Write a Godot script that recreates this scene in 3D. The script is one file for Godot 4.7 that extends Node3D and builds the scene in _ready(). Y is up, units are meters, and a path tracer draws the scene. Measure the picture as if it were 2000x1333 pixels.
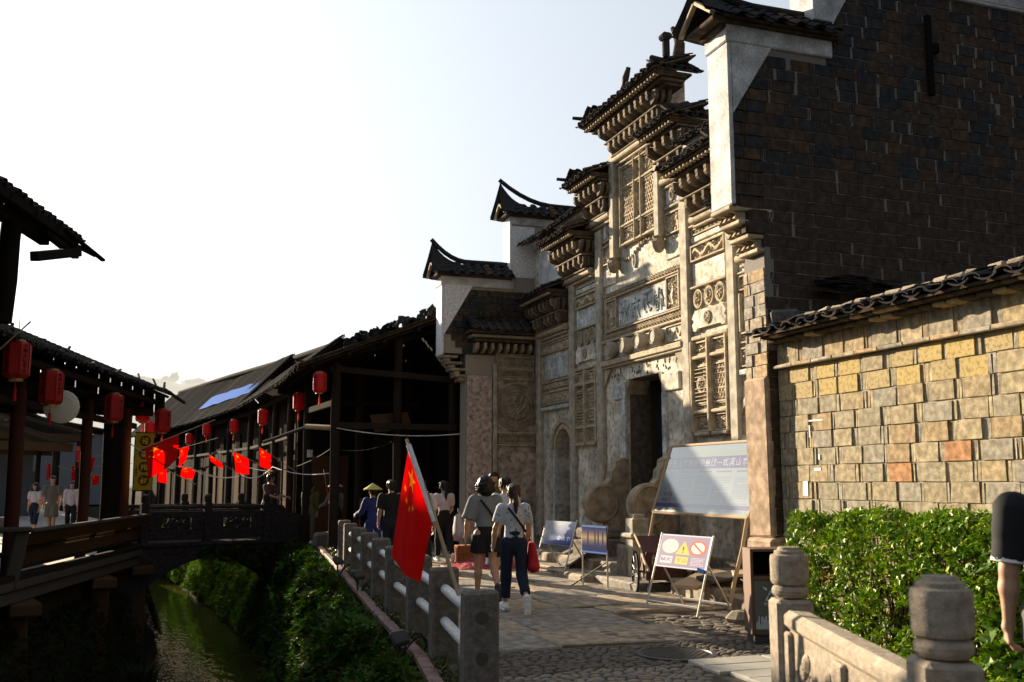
extends Node3D

var rng := RandomNumberGenerator.new()
var T := {}
var M := {}
var taken := {}
const ZC := -16.75      # the middle of the gate front
const MEAN := {"grain": 0.75, "blotch": 0.63, "stain": 0.82, "flake": 0.85, "leafy": 0.67}
const ORD := ["first", "second", "third", "fourth", "fifth", "sixth", "seventh", "eighth", "ninth", "tenth", "eleventh", "twelfth"]
const FX := 8.5         # the plane of the gate front

class MB:
	var v := PackedVector3Array()
	var n := PackedVector3Array()
	var uv := PackedVector2Array()
	func tri(a: Vector3, b: Vector3, c: Vector3) -> void:
		var q := (b - a).cross(c - a).normalized()
		v.push_back(a); v.push_back(c); v.push_back(b)
		n.push_back(q); n.push_back(q); n.push_back(q)
	func quad(a: Vector3, b: Vector3, c: Vector3, d: Vector3) -> void:
		tri(a, b, c)
		tri(a, c, d)
	func trin(a: Vector3, b: Vector3, c: Vector3, na: Vector3, nb: Vector3, nc: Vector3) -> void:
		v.push_back(a); v.push_back(c); v.push_back(b)
		n.push_back(na); n.push_back(nc); n.push_back(nb)
	func quadn(a, b, c, d, na, nb, nc, nd) -> void:
		trin(a, b, c, na, nb, nc)
		trin(a, c, d, na, nc, nd)
	func quaduv(a, b, c, d, ua, ub, uc, ud) -> void:
		quad(a, b, c, d)
		for t in [ua, uc, ub, ua, ud, uc]:
			uv.push_back(t)
	func box(o: Vector3, s: Vector3, r := Basis()) -> void:
		var h := s * 0.5
		var p: Array[Vector3] = []
		for i in 8:
			p.push_back(o + r * Vector3(h.x if i & 1 else -h.x, h.y if i & 2 else -h.y, h.z if i & 4 else -h.z))
		quad(p[0], p[4], p[6], p[2]); quad(p[1], p[3], p[7], p[5])
		quad(p[0], p[1], p[5], p[4]); quad(p[2], p[6], p[7], p[3])
		quad(p[0], p[2], p[3], p[1]); quad(p[4], p[5], p[7], p[6])
	func span(a: Vector3, b: Vector3) -> void:
		box((a + b) * 0.5, (b - a).abs())
	# a box with all its edges chamfered; wob pushes the corners about
	func cbox(o: Vector3, s: Vector3, bev := 0.01, r := Basis(), wob := 0.0, rg: RandomNumberGenerator = null) -> void:
		var h := s * 0.5
		bev = minf(bev, minf(h.x, minf(h.y, h.z)) * 0.6)
		var q := []
		for i in 8:
			var sg := Vector3(1 if i & 1 else -1, 1 if i & 2 else -1, 1 if i & 4 else -1)
			var c := sg * h
			if wob > 0.0:
				c += Vector3(rg.randf_range(-wob, wob), rg.randf_range(-wob, wob), rg.randf_range(-wob, wob))
			q.push_back([o + r * (c - Vector3(0, sg.y, sg.z) * bev), o + r * (c - Vector3(sg.x, 0, sg.z) * bev), o + r * (c - Vector3(sg.x, sg.y, 0) * bev)])
		var f := [[0, 4, 6, 2, 0], [1, 3, 7, 5, 0], [0, 1, 5, 4, 1], [2, 6, 7, 3, 1], [0, 2, 3, 1, 2], [4, 5, 7, 6, 2]]
		for k in f:
			quad(q[k[0]][k[4]], q[k[1]][k[4]], q[k[2]][k[4]], q[k[3]][k[4]])
		for e in [[0, 1], [2, 3], [4, 5], [6, 7]]:
			_edge(q, e[0], e[1], 1, 2, o)
		for e in [[0, 2], [1, 3], [4, 6], [5, 7]]:
			_edge(q, e[0], e[1], 0, 2, o)
		for e in [[0, 4], [1, 5], [2, 6], [3, 7]]:
			_edge(q, e[0], e[1], 0, 1, o)
		for i in 8:
			_out3(q[i][0], q[i][1], q[i][2], o)
	func _out3(a: Vector3, b: Vector3, c: Vector3, o: Vector3) -> void:
		if (b - a).cross(c - a).dot(a - o) < 0.0:
			tri(a, c, b)
		else:
			tri(a, b, c)
	func _edge(q, i, j, k, l, o) -> void:
		_out3(q[i][k], q[i][l], q[j][l], o)
		_out3(q[i][k], q[j][l], q[j][k], o)
	func frame(d: Vector3) -> Basis:
		d = d.normalized()
		var u := Vector3.UP if absf(d.y) < 0.95 else Vector3.RIGHT
		var x := u.cross(d).normalized()
		return Basis(x, d.cross(x), d)
	func tube(path: Array, r0: float, r1 := -1.0, seg := 8, caps := true) -> void:
		if r1 < 0.0:
			r1 = r0
		var m := path.size()
		var rings := []
		var norms := []
		for i in m:
			var d: Vector3 = path[mini(i + 1, m - 1)] - path[maxi(i - 1, 0)]
			var b := frame(d)
			var r := lerpf(r0, r1, float(i) / maxf(1.0, m - 1))
			var ring := []
			var nn := []
			for k in seg + 1:
				var a := TAU * k / seg
				var e := b.x * cos(a) + b.y * sin(a)
				nn.push_back(e)
				ring.push_back(path[i] + e * r)
			rings.push_back(ring)
			norms.push_back(nn)
		for i in m - 1:
			for k in seg:
				quadn(rings[i][k], rings[i][k + 1], rings[i + 1][k + 1], rings[i + 1][k], norms[i][k], norms[i][k + 1], norms[i + 1][k + 1], norms[i + 1][k])
		if caps:
			for k in seg:
				tri(path[0], rings[0][k + 1], rings[0][k])
				tri(path[m - 1], rings[m - 1][k], rings[m - 1][k + 1])
	# profile: Vector2(radius, height) from the bottom up
	func lathe(o: Vector3, prof: Array, seg := 16, r := Basis(), flat := false) -> void:
		for i in prof.size() - 1:
			var p: Vector2 = prof[i]
			var q: Vector2 = prof[i + 1]
			var t := (q - p).normalized()
			for k in seg:
				var a := TAU * k / seg
				var b := TAU * (k + 1) / seg
				var ca := Vector3(cos(a), 0, -sin(a))
				var cb := Vector3(cos(b), 0, -sin(b))
				var up := Vector3.UP
				var na := r * (ca * t.y - up * t.x)
				var nb := r * (cb * t.y - up * t.x)
				if flat:
					na = (na + nb).normalized()
					nb = na
				var A := o + r * (ca * p.x + up * p.y)
				var B := o + r * (cb * p.x + up * p.y)
				var C := o + r * (cb * q.x + up * q.y)
				var D := o + r * (ca * q.x + up * q.y)
				if p.x > 0.0001:
					trin(A, B, C, na, nb, nb)
				if q.x > 0.0001:
					trin(A, C, D, na, nb, na)
	# a polygon (counter-clockwise in its own plane) pushed out along b.z by d
	func slab(poly: PackedVector2Array, o: Vector3, b: Basis, d: float) -> void:
		var ix := Geometry2D.triangulate_polygon(poly)
		if Geometry2D.is_polygon_clockwise(poly):
			poly = poly.duplicate()
			poly.reverse()
			ix = Geometry2D.triangulate_polygon(poly)
		var f := []
		var k := []
		for p in poly:
			f.push_back(o + b.x * p.x + b.y * p.y + b.z * d)
			k.push_back(o + b.x * p.x + b.y * p.y)
		for i in range(0, ix.size(), 3):
			var a := poly[ix[i]]
			var c := poly[ix[i + 1]]
			var e := poly[ix[i + 2]]
			if (c - a).cross(e - a) > 0:
				tri(f[ix[i]], f[ix[i + 1]], f[ix[i + 2]])
				tri(k[ix[i]], k[ix[i + 2]], k[ix[i + 1]])
			else:
				tri(f[ix[i]], f[ix[i + 2]], f[ix[i + 1]])
				tri(k[ix[i]], k[ix[i + 1]], k[ix[i + 2]])
		for i in poly.size():
			var j := (i + 1) % poly.size()
			quad(k[i], k[j], f[j], f[i])
	# a sheet of points with smooth normals; pts[row][col]; its outside is (col step) x (row step)
	func sheet(pts: Array, with_uv := false) -> void:
		var nr := pts.size()
		var nc: int = pts[0].size()
		var nn := []
		for i in nr:
			var row := []
			for j in nc:
				var du: Vector3 = pts[i][mini(j + 1, nc - 1)] - pts[i][maxi(j - 1, 0)]
				var dv: Vector3 = pts[mini(i + 1, nr - 1)][j] - pts[maxi(i - 1, 0)][j]
				row.push_back(du.cross(dv).normalized())
			nn.push_back(row)
		for i in nr - 1:
			for j in nc - 1:
				quadn(pts[i][j], pts[i][j + 1], pts[i + 1][j + 1], pts[i + 1][j], nn[i][j], nn[i][j + 1], nn[i + 1][j + 1], nn[i + 1][j])
				if with_uv:
					var a := Vector2(float(j) / (nc - 1), 1.0 - float(i) / (nr - 1))
					var b := Vector2(float(j + 1) / (nc - 1), a.y)
					var c := Vector2(b.x, 1.0 - float(i + 1) / (nr - 1))
					var d := Vector2(a.x, c.y)
					for t in [a, c, b, a, d, c]:
						uv.push_back(t)
	func mesh() -> ArrayMesh:
		var a := []
		a.resize(Mesh.ARRAY_MAX)
		a[Mesh.ARRAY_VERTEX] = v
		a[Mesh.ARRAY_NORMAL] = n
		if uv.size() == v.size():
			a[Mesh.ARRAY_TEX_UV] = uv
		var m := ArrayMesh.new()
		m.add_surface_from_arrays(Mesh.PRIMITIVE_TRIANGLES, a)
		return m

func named(s: String) -> String:
	var k: int = taken.get(s, 0)
	taken[s] = k + 1
	return s if k == 0 else "%s_%03d" % [s, k]

func tag(o: Node, label: String, cat: String, group := "", kind := "") -> Node:
	o.set_meta("label", label)
	if cat:
		o.set_meta("category", cat)
	if group:
		o.set_meta("group", group)
	if kind:
		o.set_meta("kind", kind)
	return o

func thing(called: String, label: String, cat: String, at := Vector3.ZERO, turn := 0.0, group := "") -> Node3D:
	var o := Node3D.new()
	o.name = named(called)
	add_child(o)
	o.position = at
	o.rotation.y = turn
	tag(o, label, cat, group)
	return o

func part(called: String, shape, m: Material, to: Node = self) -> MeshInstance3D:
	var o := MeshInstance3D.new()
	if to == self:
		o.name = named(called)
	else:
		var kids: Dictionary = to.get_meta("kids", {})
		var k: int = kids.get(called, 0)
		kids[called] = k + 1
		to.set_meta("kids", kids)
		o.name = called if k == 0 else "%s_%03d" % [called, k]
	o.mesh = shape.mesh() if shape is MB else shape
	o.material_override = m
	to.add_child(o)
	return o

func ground(called: String, shape, m: Material) -> MeshInstance3D:
	var o := part(called, shape, m)
	o.set_meta("kind", "structure")
	return o

func copies(called: String, mesh: Mesh, m: Material, where: Array, to: Node = self, tints := []) -> MultiMeshInstance3D:
	var mm := MultiMesh.new()
	mm.transform_format = MultiMesh.TRANSFORM_3D
	mm.use_colors = tints.size() > 0
	mm.mesh = mesh
	mm.instance_count = where.size()
	for i in where.size():
		mm.set_instance_transform(i, where[i])
		if tints.size():
			mm.set_instance_color(i, tints[i % tints.size()])
	var o := MultiMeshInstance3D.new()
	o.name = named(called) if to == self else called
	o.multimesh = mm
	o.material_override = m
	o.set_meta("kind", "stuff")
	to.add_child(o, true)
	return o

func lin(r: float, g: float, b: float, a := 1.0) -> Color:
	return Color(r, g, b, a).linear_to_srgb()

func noise_tex(f: float, oct: int, lo: float, hi: float, sd: int, size := 512, type := FastNoiseLite.TYPE_SIMPLEX_SMOOTH, mid := -1.0) -> NoiseTexture2D:
	var nz := FastNoiseLite.new()
	nz.seed = sd
	nz.noise_type = type
	nz.frequency = f
	nz.fractal_octaves = oct
	var t := NoiseTexture2D.new()
	t.width = size
	t.height = size
	t.seamless = true
	t.noise = nz
	var g := Gradient.new()
	g.set_color(0, Color(lo, lo, lo))
	g.set_color(1, Color(hi, hi, hi))
	if mid >= 0.0:
		g.add_point(mid, Color(lo, lo, lo).lerp(Color(hi, hi, hi), 0.25))
		g.add_point(minf(mid + 0.12, 0.99), Color(lo, lo, lo).lerp(Color(hi, hi, hi), 0.85))
	t.color_ramp = g
	return t

func mat(r: float, g: float, b: float, rough := 0.85, tex := "grain", sc := 1.0, bump := 0.0, det := "", dsc := 0.4) -> StandardMaterial3D:
	var m := StandardMaterial3D.new()
	# the grey textures multiply the colour: make up for their mean
	var k := 1.0
	if tex:
		k /= MEAN.get(tex, 1.0)
	if det:
		k /= MEAN.get(det, 1.0)
	m.albedo_color = lin(minf(r * k, 0.97), minf(g * k, 0.97), minf(b * k, 0.97))
	m.roughness = rough
	m.metallic_specular = 0.35
	if tex:
		m.albedo_texture = T[tex]
		m.uv1_triplanar = true
		m.uv1_world_triplanar = true
		m.uv1_scale = Vector3.ONE * sc
		if bump > 0.0:
			m.heightmap_enabled = true
			m.heightmap_texture = T["rough"]
			m.heightmap_scale = bump
	if det:
		m.detail_enabled = true
		m.detail_blend_mode = BaseMaterial3D.BLEND_MODE_MUL
		m.detail_albedo = T[det]
		m.detail_uv_layer = BaseMaterial3D.DETAIL_UV_2
		m.uv2_triplanar = true
		m.uv2_world_triplanar = true
		m.uv2_scale = Vector3.ONE * dsc
	return m

func pick(a: Array):
	return a[rng.randi() % a.size()]

func R(a: float, b: float) -> float:
	return rng.randf_range(a, b)
func _ready() -> void:
	rng.seed = 20241
	setup_view()
	make_textures()
	make_materials()
	build_ground()
	build_canal()
	build_paving()
	build_gate()
	build_gable_walls()
	build_court_wall()
	build_shops()
	build_left_bank()
	build_bridge()
	build_far()
	build_bank_rail()
	build_stone_rail()
	build_hedge()
	build_signs()
	build_street_things()
	build_lanterns()
	build_flags()
	build_people()
	build_loose()

func setup_view() -> void:
	var cam := Camera3D.new()
	cam.name = "camera"
	add_child(cam)
	cam.position = Vector3(0, 1.7, 0)
	cam.rotation = Vector3(deg_to_rad(8.05), deg_to_rad(-19.36), 0)
	cam.fov = 37.85
	cam.near = 0.05
	cam.far = 3000.0
	var at := CameraAttributesPhysical.new()
	at.frustum_focal_length = 35.0
	at.frustum_focus_distance = 14.0
	at.exposure_aperture = 2.8
	at.frustum_near = 0.05
	at.frustum_far = 3000.0
	cam.attributes = at
	cam.current = true
	var env := Environment.new()
	env.background_mode = Environment.BG_SKY
	var sk := PanoramaSkyMaterial.new()
	sk.panorama = sky_picture()
	var sky := Sky.new()
	sky.sky_material = sk
	env.sky = sky
	env.tonemap_mode = Environment.TONE_MAPPER_LINEAR
	env.tonemap_exposure = 3.2
	env.volumetric_fog_enabled = true
	env.volumetric_fog_density = 0.0
	env.volumetric_fog_anisotropy = 0.55
	env.sdfgi_enabled = true
	env.ssao_enabled = true
	env.ssil_enabled = true
	var we := WorldEnvironment.new()
	we.name = "world_environment"
	we.environment = env
	add_child(we)
	var sun := DirectionalLight3D.new()
	sun.name = "sun"
	sun.basis = Basis.looking_at(-sun_dir())
	sun.light_color = lin(1.0, 0.82, 0.58)
	sun.light_energy = 1.6
	sun.light_angular_distance = 0.5
	sun.shadow_enabled = true
	add_child(sun)

func sun_dir() -> Vector3:
	var az := deg_to_rad(22.0)
	var el := deg_to_rad(14.3)
	return Vector3(-sin(az) * cos(el), sin(el), -cos(az) * cos(el))

# a clear hazy evening sky: brighter towards the low sun and the horizon
func sky_picture() -> ImageTexture:
	var w := 512
	var h := 256
	var im := Image.create(w, h, false, Image.FORMAT_RGBF)
	var s := sun_dir()
	var low := Vector3(0.50, 0.53, 0.56)
	var high := Vector3(0.25, 0.32, 0.42)
	for y in h:
		var el := PI * (0.5 - (y + 0.5) / h)
		for x in w:
			var a := TAU * (x + 0.5) / w
			var d := Vector3(sin(a) * cos(el), sin(el), -cos(a) * cos(el))
			var c := low.lerp(high, pow(maxf(d.y, 0.0), 0.5))
			var g := acos(clampf(d.dot(s), -1.0, 1.0))
			c *= 0.52 * lerpf(0.26, 1.0, pow(0.5 + 0.5 * cos(g), 1.3))
			c += Vector3(1.0, 0.97, 0.90) * (0.45 * exp(-g / 0.2) + 0.27 * exp(-g / 0.62))
			if el < 0.0:
				c = c.lerp(Vector3(0.03, 0.028, 0.024), clampf(-el * 9.0, 0.0, 1.0))
			im.set_pixel(x, y, Color(c.x, c.y, c.z))
	return ImageTexture.create_from_image(im)

func make_textures() -> void:
	T["grain"] = noise_tex(0.05, 5, 0.76, 1.0, 3)
	T["blotch"] = noise_tex(0.012, 4, 0.62, 1.0, 5)
	T["stain"] = noise_tex(0.02, 7, 0.66, 1.0, 8)
	T["rough"] = noise_tex(0.06, 5, 0.0, 1.0, 11)
	T["pebble"] = noise_tex(0.045, 2, 0.0, 1.0, 13, 512, FastNoiseLite.TYPE_CELLULAR)
	T["leafy"] = noise_tex(0.03, 3, 0.66, 1.0, 17)
	T["flake"] = noise_tex(0.018, 9, 0.74, 1.0, 23, 512, FastNoiseLite.TYPE_SIMPLEX_SMOOTH, 0.30)
	T["wave"] = noise_tex(0.02, 3, 0.0, 1.0, 29)

func make_materials() -> void:
	M["plaster"] = mat(0.50, 0.46, 0.38, 0.9, "flake", 0.7, 0.36, "blotch", 0.25)
	M["stone"] = mat(0.44, 0.40, 0.32, 0.88, "grain", 1.3, 0.36, "stain", 0.35)
	M["carve"] = mat(0.44, 0.36, 0.25, 0.88, "grain", 2.2, 0.23, "blotch", 0.6)
	M["carve_dark"] = mat(0.30, 0.25, 0.18, 0.9, "grain", 2.2, 0.23, "blotch", 0.6)
	M["grey_panel"] = mat(0.40, 0.42, 0.41, 0.85, "flake", 0.9, 0.23, "blotch", 0.4)
	M["bracket"] = mat(0.19, 0.15, 0.10, 0.9, "grain", 2.2, 0.3, "blotch", 0.8)
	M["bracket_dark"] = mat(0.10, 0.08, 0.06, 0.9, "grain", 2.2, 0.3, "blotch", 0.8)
	M["moulding"] = mat(0.47, 0.39, 0.27, 0.85, "grain", 1.6, 0.23, "stain", 0.5)
	M["white"] = mat(0.80, 0.79, 0.77, 0.85, "grain", 0.8, 0.18, "stain", 0.22)
	M["white_clean"] = mat(0.78, 0.78, 0.78, 0.85, "grain", 0.5, 0.14)
	M["mortar"] = mat(0.34, 0.30, 0.24, 0.95, "grain", 2.0, 0.27)
	M["mortar_pale"] = mat(0.22, 0.20, 0.18, 0.95, "grain", 2.0, 0.27)
	M["joint_dark"] = mat(0.07, 0.06, 0.05, 0.95, "grain", 2.0, 0.27)
	M["granite"] = mat(0.46, 0.33, 0.23, 0.9, "grain", 3.5, 1.35, "blotch", 0.8)
	M["rubble"] = mat(0.24, 0.20, 0.16, 0.92, "grain", 2.5, 1.12, "blotch", 1.2)
	M["paving"] = mat(0.25, 0.21, 0.165, 0.85, "grain", 1.6, 0.54, "blotch", 0.7)
	M["tile"] = mat(0.048, 0.047, 0.049, 0.82, "grain", 2.5, 0.41, "stain", 0.8)
	M["tile_brown"] = mat(0.085, 0.066, 0.05, 0.85, "grain", 2.5, 0.41, "blotch", 0.9)
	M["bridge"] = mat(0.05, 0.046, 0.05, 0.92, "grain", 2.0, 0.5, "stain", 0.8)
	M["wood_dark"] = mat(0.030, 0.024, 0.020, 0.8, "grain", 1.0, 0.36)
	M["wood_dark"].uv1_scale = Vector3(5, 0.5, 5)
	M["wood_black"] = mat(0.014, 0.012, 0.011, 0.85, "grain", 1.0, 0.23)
	M["wood_red"] = mat(0.075, 0.030, 0.022, 0.75, "grain", 1.0, 0.27)
	M["wood_red"].uv1_scale = Vector3(5, 0.5, 5)
	M["wood_pale"] = mat(0.40, 0.29, 0.18, 0.8, "grain", 1.0, 0.23)
	M["wood_pale"].uv1_scale = Vector3(5, 0.6, 5)
	M["wood_grey"] = mat(0.085, 0.075, 0.065, 0.85, "grain", 1.5, 0.36)
	M["wood_brown"] = mat(0.085, 0.05, 0.03, 0.8, "grain", 1.5, 0.36)
	M["door"] = mat(0.035, 0.032, 0.034, 0.75, "grain", 1.0, 0.45)
	M["door"].uv1_scale = Vector3(7, 0.35, 7)
	M["concrete"] = mat(0.17, 0.15, 0.13, 0.92, "grain", 2.2, 0.68, "stain", 1.1)
	M["pipe_white"] = mat(0.62, 0.62, 0.60, 0.6, "flake", 2.0, 0.14)
	M["rail_red"] = mat(0.20, 0.115, 0.10, 0.7, "grain", 2.0, 0.27, "blotch", 0.8)
	M["carved_stone"] = mat(0.42, 0.35, 0.27, 0.9, "grain", 4.0, 0.99, "stain", 1.4)
	M["metal"] = mat(0.50, 0.49, 0.46, 0.35, "", 1.0)
	M["metal"].metallic = 0.85
	M["metal_dark"] = mat(0.05, 0.05, 0.055, 0.45, "", 1.0)
	M["brass_trim"] = mat(0.35, 0.22, 0.05, 0.45, "", 1.0)
	M["brass_trim"].metallic = 0.5
	M["rubber"] = mat(0.02, 0.02, 0.02, 0.8, "", 1.0)
	M["cart"] = mat(0.065, 0.024, 0.018, 0.55, "grain", 3.0, 0.18, "blotch", 2.0)
	M["soil"] = mat(0.035, 0.03, 0.02, 0.95, "grain", 1.2, 1.35)
	M["grass_base"] = mat(0.03, 0.042, 0.018, 0.95, "leafy", 1.2, 1.35)
	M["leaf"] = mat(0.085, 0.14, 0.02, 0.42, "", 1.0)
	M["leaf"].vertex_color_use_as_albedo = true
	M["leaf"].albedo_color = Color(1, 1, 1)
	M["leaf"].backlight_enabled = true
	M["leaf"].backlight = lin(0.22, 0.32, 0.03)
	M["leaf_dull"] = M.leaf.duplicate()
	M["leaf_dull"].roughness = 0.75
	M["leaf_dull"].metallic_specular = 0.2
	M["red_cloth"] = mat(0.50, 0.018, 0.012, 0.7, "", 1.0)
	M["red_cloth"].backlight_enabled = true
	M["red_cloth"].backlight = lin(0.7, 0.06, 0.015)
	M["lantern"] = mat(0.42, 0.022, 0.022, 0.55, "", 1.0)
	M["lantern"].backlight_enabled = true
	M["lantern"].backlight = lin(0.40, 0.02, 0.015)
	M["rib"] = mat(0.22, 0.02, 0.02, 0.6, "")
	M["black_ink"] = mat(0.02, 0.012, 0.012, 0.8, "", 1.0)
	M["tarp"] = mat(0.03, 0.11, 0.40, 0.95, "grain", 1.5, 0.23)
	for k in ["tile", "tile_brown", "wood_dark", "wood_black", "wood_grey", "wood_brown", "wood_red", "bridge", "soil", "door", "tarp"]:
		M[k].metallic_specular = 0.08
		M[k].roughness = 0.95
	M["water"] = mat(0.05, 0.052, 0.012, 0.03, "wave", 0.35)
	M["water"].albedo_texture = null
	M["water"].metallic_specular = 0.5
	M["water"].heightmap_enabled = true
	M["water"].heightmap_texture = T["wave"]
	M["water"].heightmap_scale = 0.8
	M["water"].uv1_triplanar = true
	M["water"].uv1_world_triplanar = true
	M["water"].uv1_scale = Vector3(0.30, 0.30, 0.16)
	M["fog_hill"] = mat(0.05, 0.07, 0.035, 0.95, "leafy", 0.05)
	# bricks: a few tones of each kind
	M["brick_y"] = []
	for c in [[0.31, 0.255, 0.165], [0.29, 0.25, 0.175], [0.325, 0.255, 0.15], [0.27, 0.235, 0.165], [0.28, 0.25, 0.195], [0.34, 0.28, 0.175], [0.37, 0.19, 0.09], [0.32, 0.235, 0.135]]:
		M["brick_y"].push_back(mat(c[0], c[1], c[2], 0.92, "grain", 2.4, 0.41, "blotch", 1.6))
	M["brick_gold"] = []
	for c in [[0.40, 0.30, 0.12], [0.36, 0.28, 0.14]]:
		M["brick_gold"].push_back(mat(c[0], c[1], c[2], 0.92, "grain", 2.4, 0.41, "flake", 1.8))
	M["brick_d"] = []
	for c in [[0.066, 0.045, 0.032], [0.055, 0.044, 0.036], [0.075, 0.048, 0.031], [0.040, 0.039, 0.040], [0.034, 0.034, 0.037], [0.05, 0.039, 0.032], [0.085, 0.052, 0.032]]:
		M["brick_d"].push_back(mat(c[0], c[1], c[2], 0.92, "grain", 2.0, 0.41, "blotch", 1.2))
	M["brick_p"] = []
	for c in [[0.34, 0.28, 0.20], [0.38, 0.27, 0.16], [0.30, 0.27, 0.22]]:
		M["brick_p"].push_back(mat(c[0], c[1], c[2], 0.92, "grain", 2.4, 0.41, "blotch", 1.6))
	M["flag_stone"] = []
	for c in [[0.29, 0.235, 0.175], [0.26, 0.22, 0.175], [0.32, 0.255, 0.185], [0.24, 0.215, 0.185]]:
		M["flag_stone"].push_back(mat(c[0], c[1], c[2], 0.8, "grain", 1.8, 0.72, "blotch", 0.9))
	M["cobble"] = []
	for c in [[0.24, 0.195, 0.15], [0.205, 0.17, 0.14], [0.27, 0.21, 0.155], [0.18, 0.16, 0.14]]:
		M["cobble"].push_back(mat(c[0], c[1], c[2], 0.75, "grain", 3.0, 0.36))
	M["pale_slab"] = mat(0.36, 0.34, 0.30, 0.8, "grain", 2.5, 0.23)
func along(tab: Array, z: float) -> float:
	if z >= tab[0].x:
		return tab[0].y
	for i in tab.size() - 1:
		if z >= tab[i + 1].x:
			return lerpf(tab[i].y, tab[i + 1].y, (z - tab[i].x) / (tab[i + 1].x - tab[i].x))
	return tab[-1].y

func edge_r(z: float) -> float:
	return along([Vector2(14, 2.0), Vector2(-4, 1.85), Vector2(-7.2, 2.05), Vector2(-9.2, 2.35), Vector2(-12, 2.57), Vector2(-15.9, 2.95), Vector2(-19.5, 3.3), Vector2(-24.6, 3.75), Vector2(-35, 3.3), Vector2(-48, 1.8), Vector2(-62, -1.0), Vector2(-80, -6.0), Vector2(-120, -20.0)], z)

func edge_l(z: float) -> float:
	return along([Vector2(14, -8.5), Vector2(0, -6.9), Vector2(-19.5, -2.35), Vector2(-27, -0.75), Vector2(-35, -1.1), Vector2(-46, -1.9), Vector2(-62, -5.0), Vector2(-80, -10.0), Vector2(-120, -25.0)], z)

func build_ground() -> void:
	var rows := []
	var z := 14.0
	var rg := RandomNumberGenerator.new()
	rg.seed = 4
	while z > -119.0:
		var l := edge_l(z)
		var r := edge_r(z)
		var w := func(a): return rg.randf_range(-a, a)
		rows.push_back([Vector3(-700, -0.05, z), Vector3(l - 9, 0.0, z), Vector3(l - 0.1, 0.02, z), Vector3(l + 0.05, -0.1, z), Vector3(l + 0.35 + w.call(0.1), -1.8, z), Vector3(l + 0.9 + w.call(0.2), -2.7, z), Vector3(l + 1.3, -3.0, z), Vector3((l + r) * 0.5, -3.2, z), Vector3(r - 1.35, -3.0, z), Vector3(r - 1.1 + w.call(0.15), -2.65, z), Vector3(r - 0.7 + w.call(0.12), -1.5, z), Vector3(r - 0.2, -0.25, z), Vector3(r - 0.03, -0.02, z), Vector3(r + 0.1, -0.02, z), Vector3(r + 0.5, -0.05, z), Vector3(r + 40, -0.05, z), Vector3(700, -0.05, z)])
		z -= 0.8 if z > -50.0 else 6.0
	for zz in [-124.0, -300.0, -900.0]:
		rows.push_back([])
		for x in [-700, -60, -40, -30, -28, -26, -24, -22, -20, -18, -16, -12, -8, 0, 40, 200, 700]:
			rows[-1].push_back(Vector3(x, -0.05, zz))
	for zz in [30.0, 300.0]:
		rows.push_front([])
		for p in rows[1]:
			rows[0].push_back(Vector3(p.x, p.y if zz < 100 else -0.05, zz))
	var b := MB.new()
	b.sheet(rows)
	ground("ground", b, M.soil)
	# the lane on the left bank
	b = MB.new()
	rows = []
	z = 10.0
	while z > -100.0:
		var l := edge_l(z)
		rows.push_back([Vector3(l - 8.5, 0.06, z), Vector3(l - 4, 0.06, z), Vector3(l - 0.12, 0.06, z)])
		z -= 2.0
	b.sheet(rows)
	ground("lane", b, M.pale_slab)
	# the deck that the photographer stands on
	b = MB.new()
	b.cbox(Vector3(-2.4, -0.16, 0.4), Vector3(9.6, 0.28, 3.4), 0.03)
	ground("footbridge_deck", b, M.paving)

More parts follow.
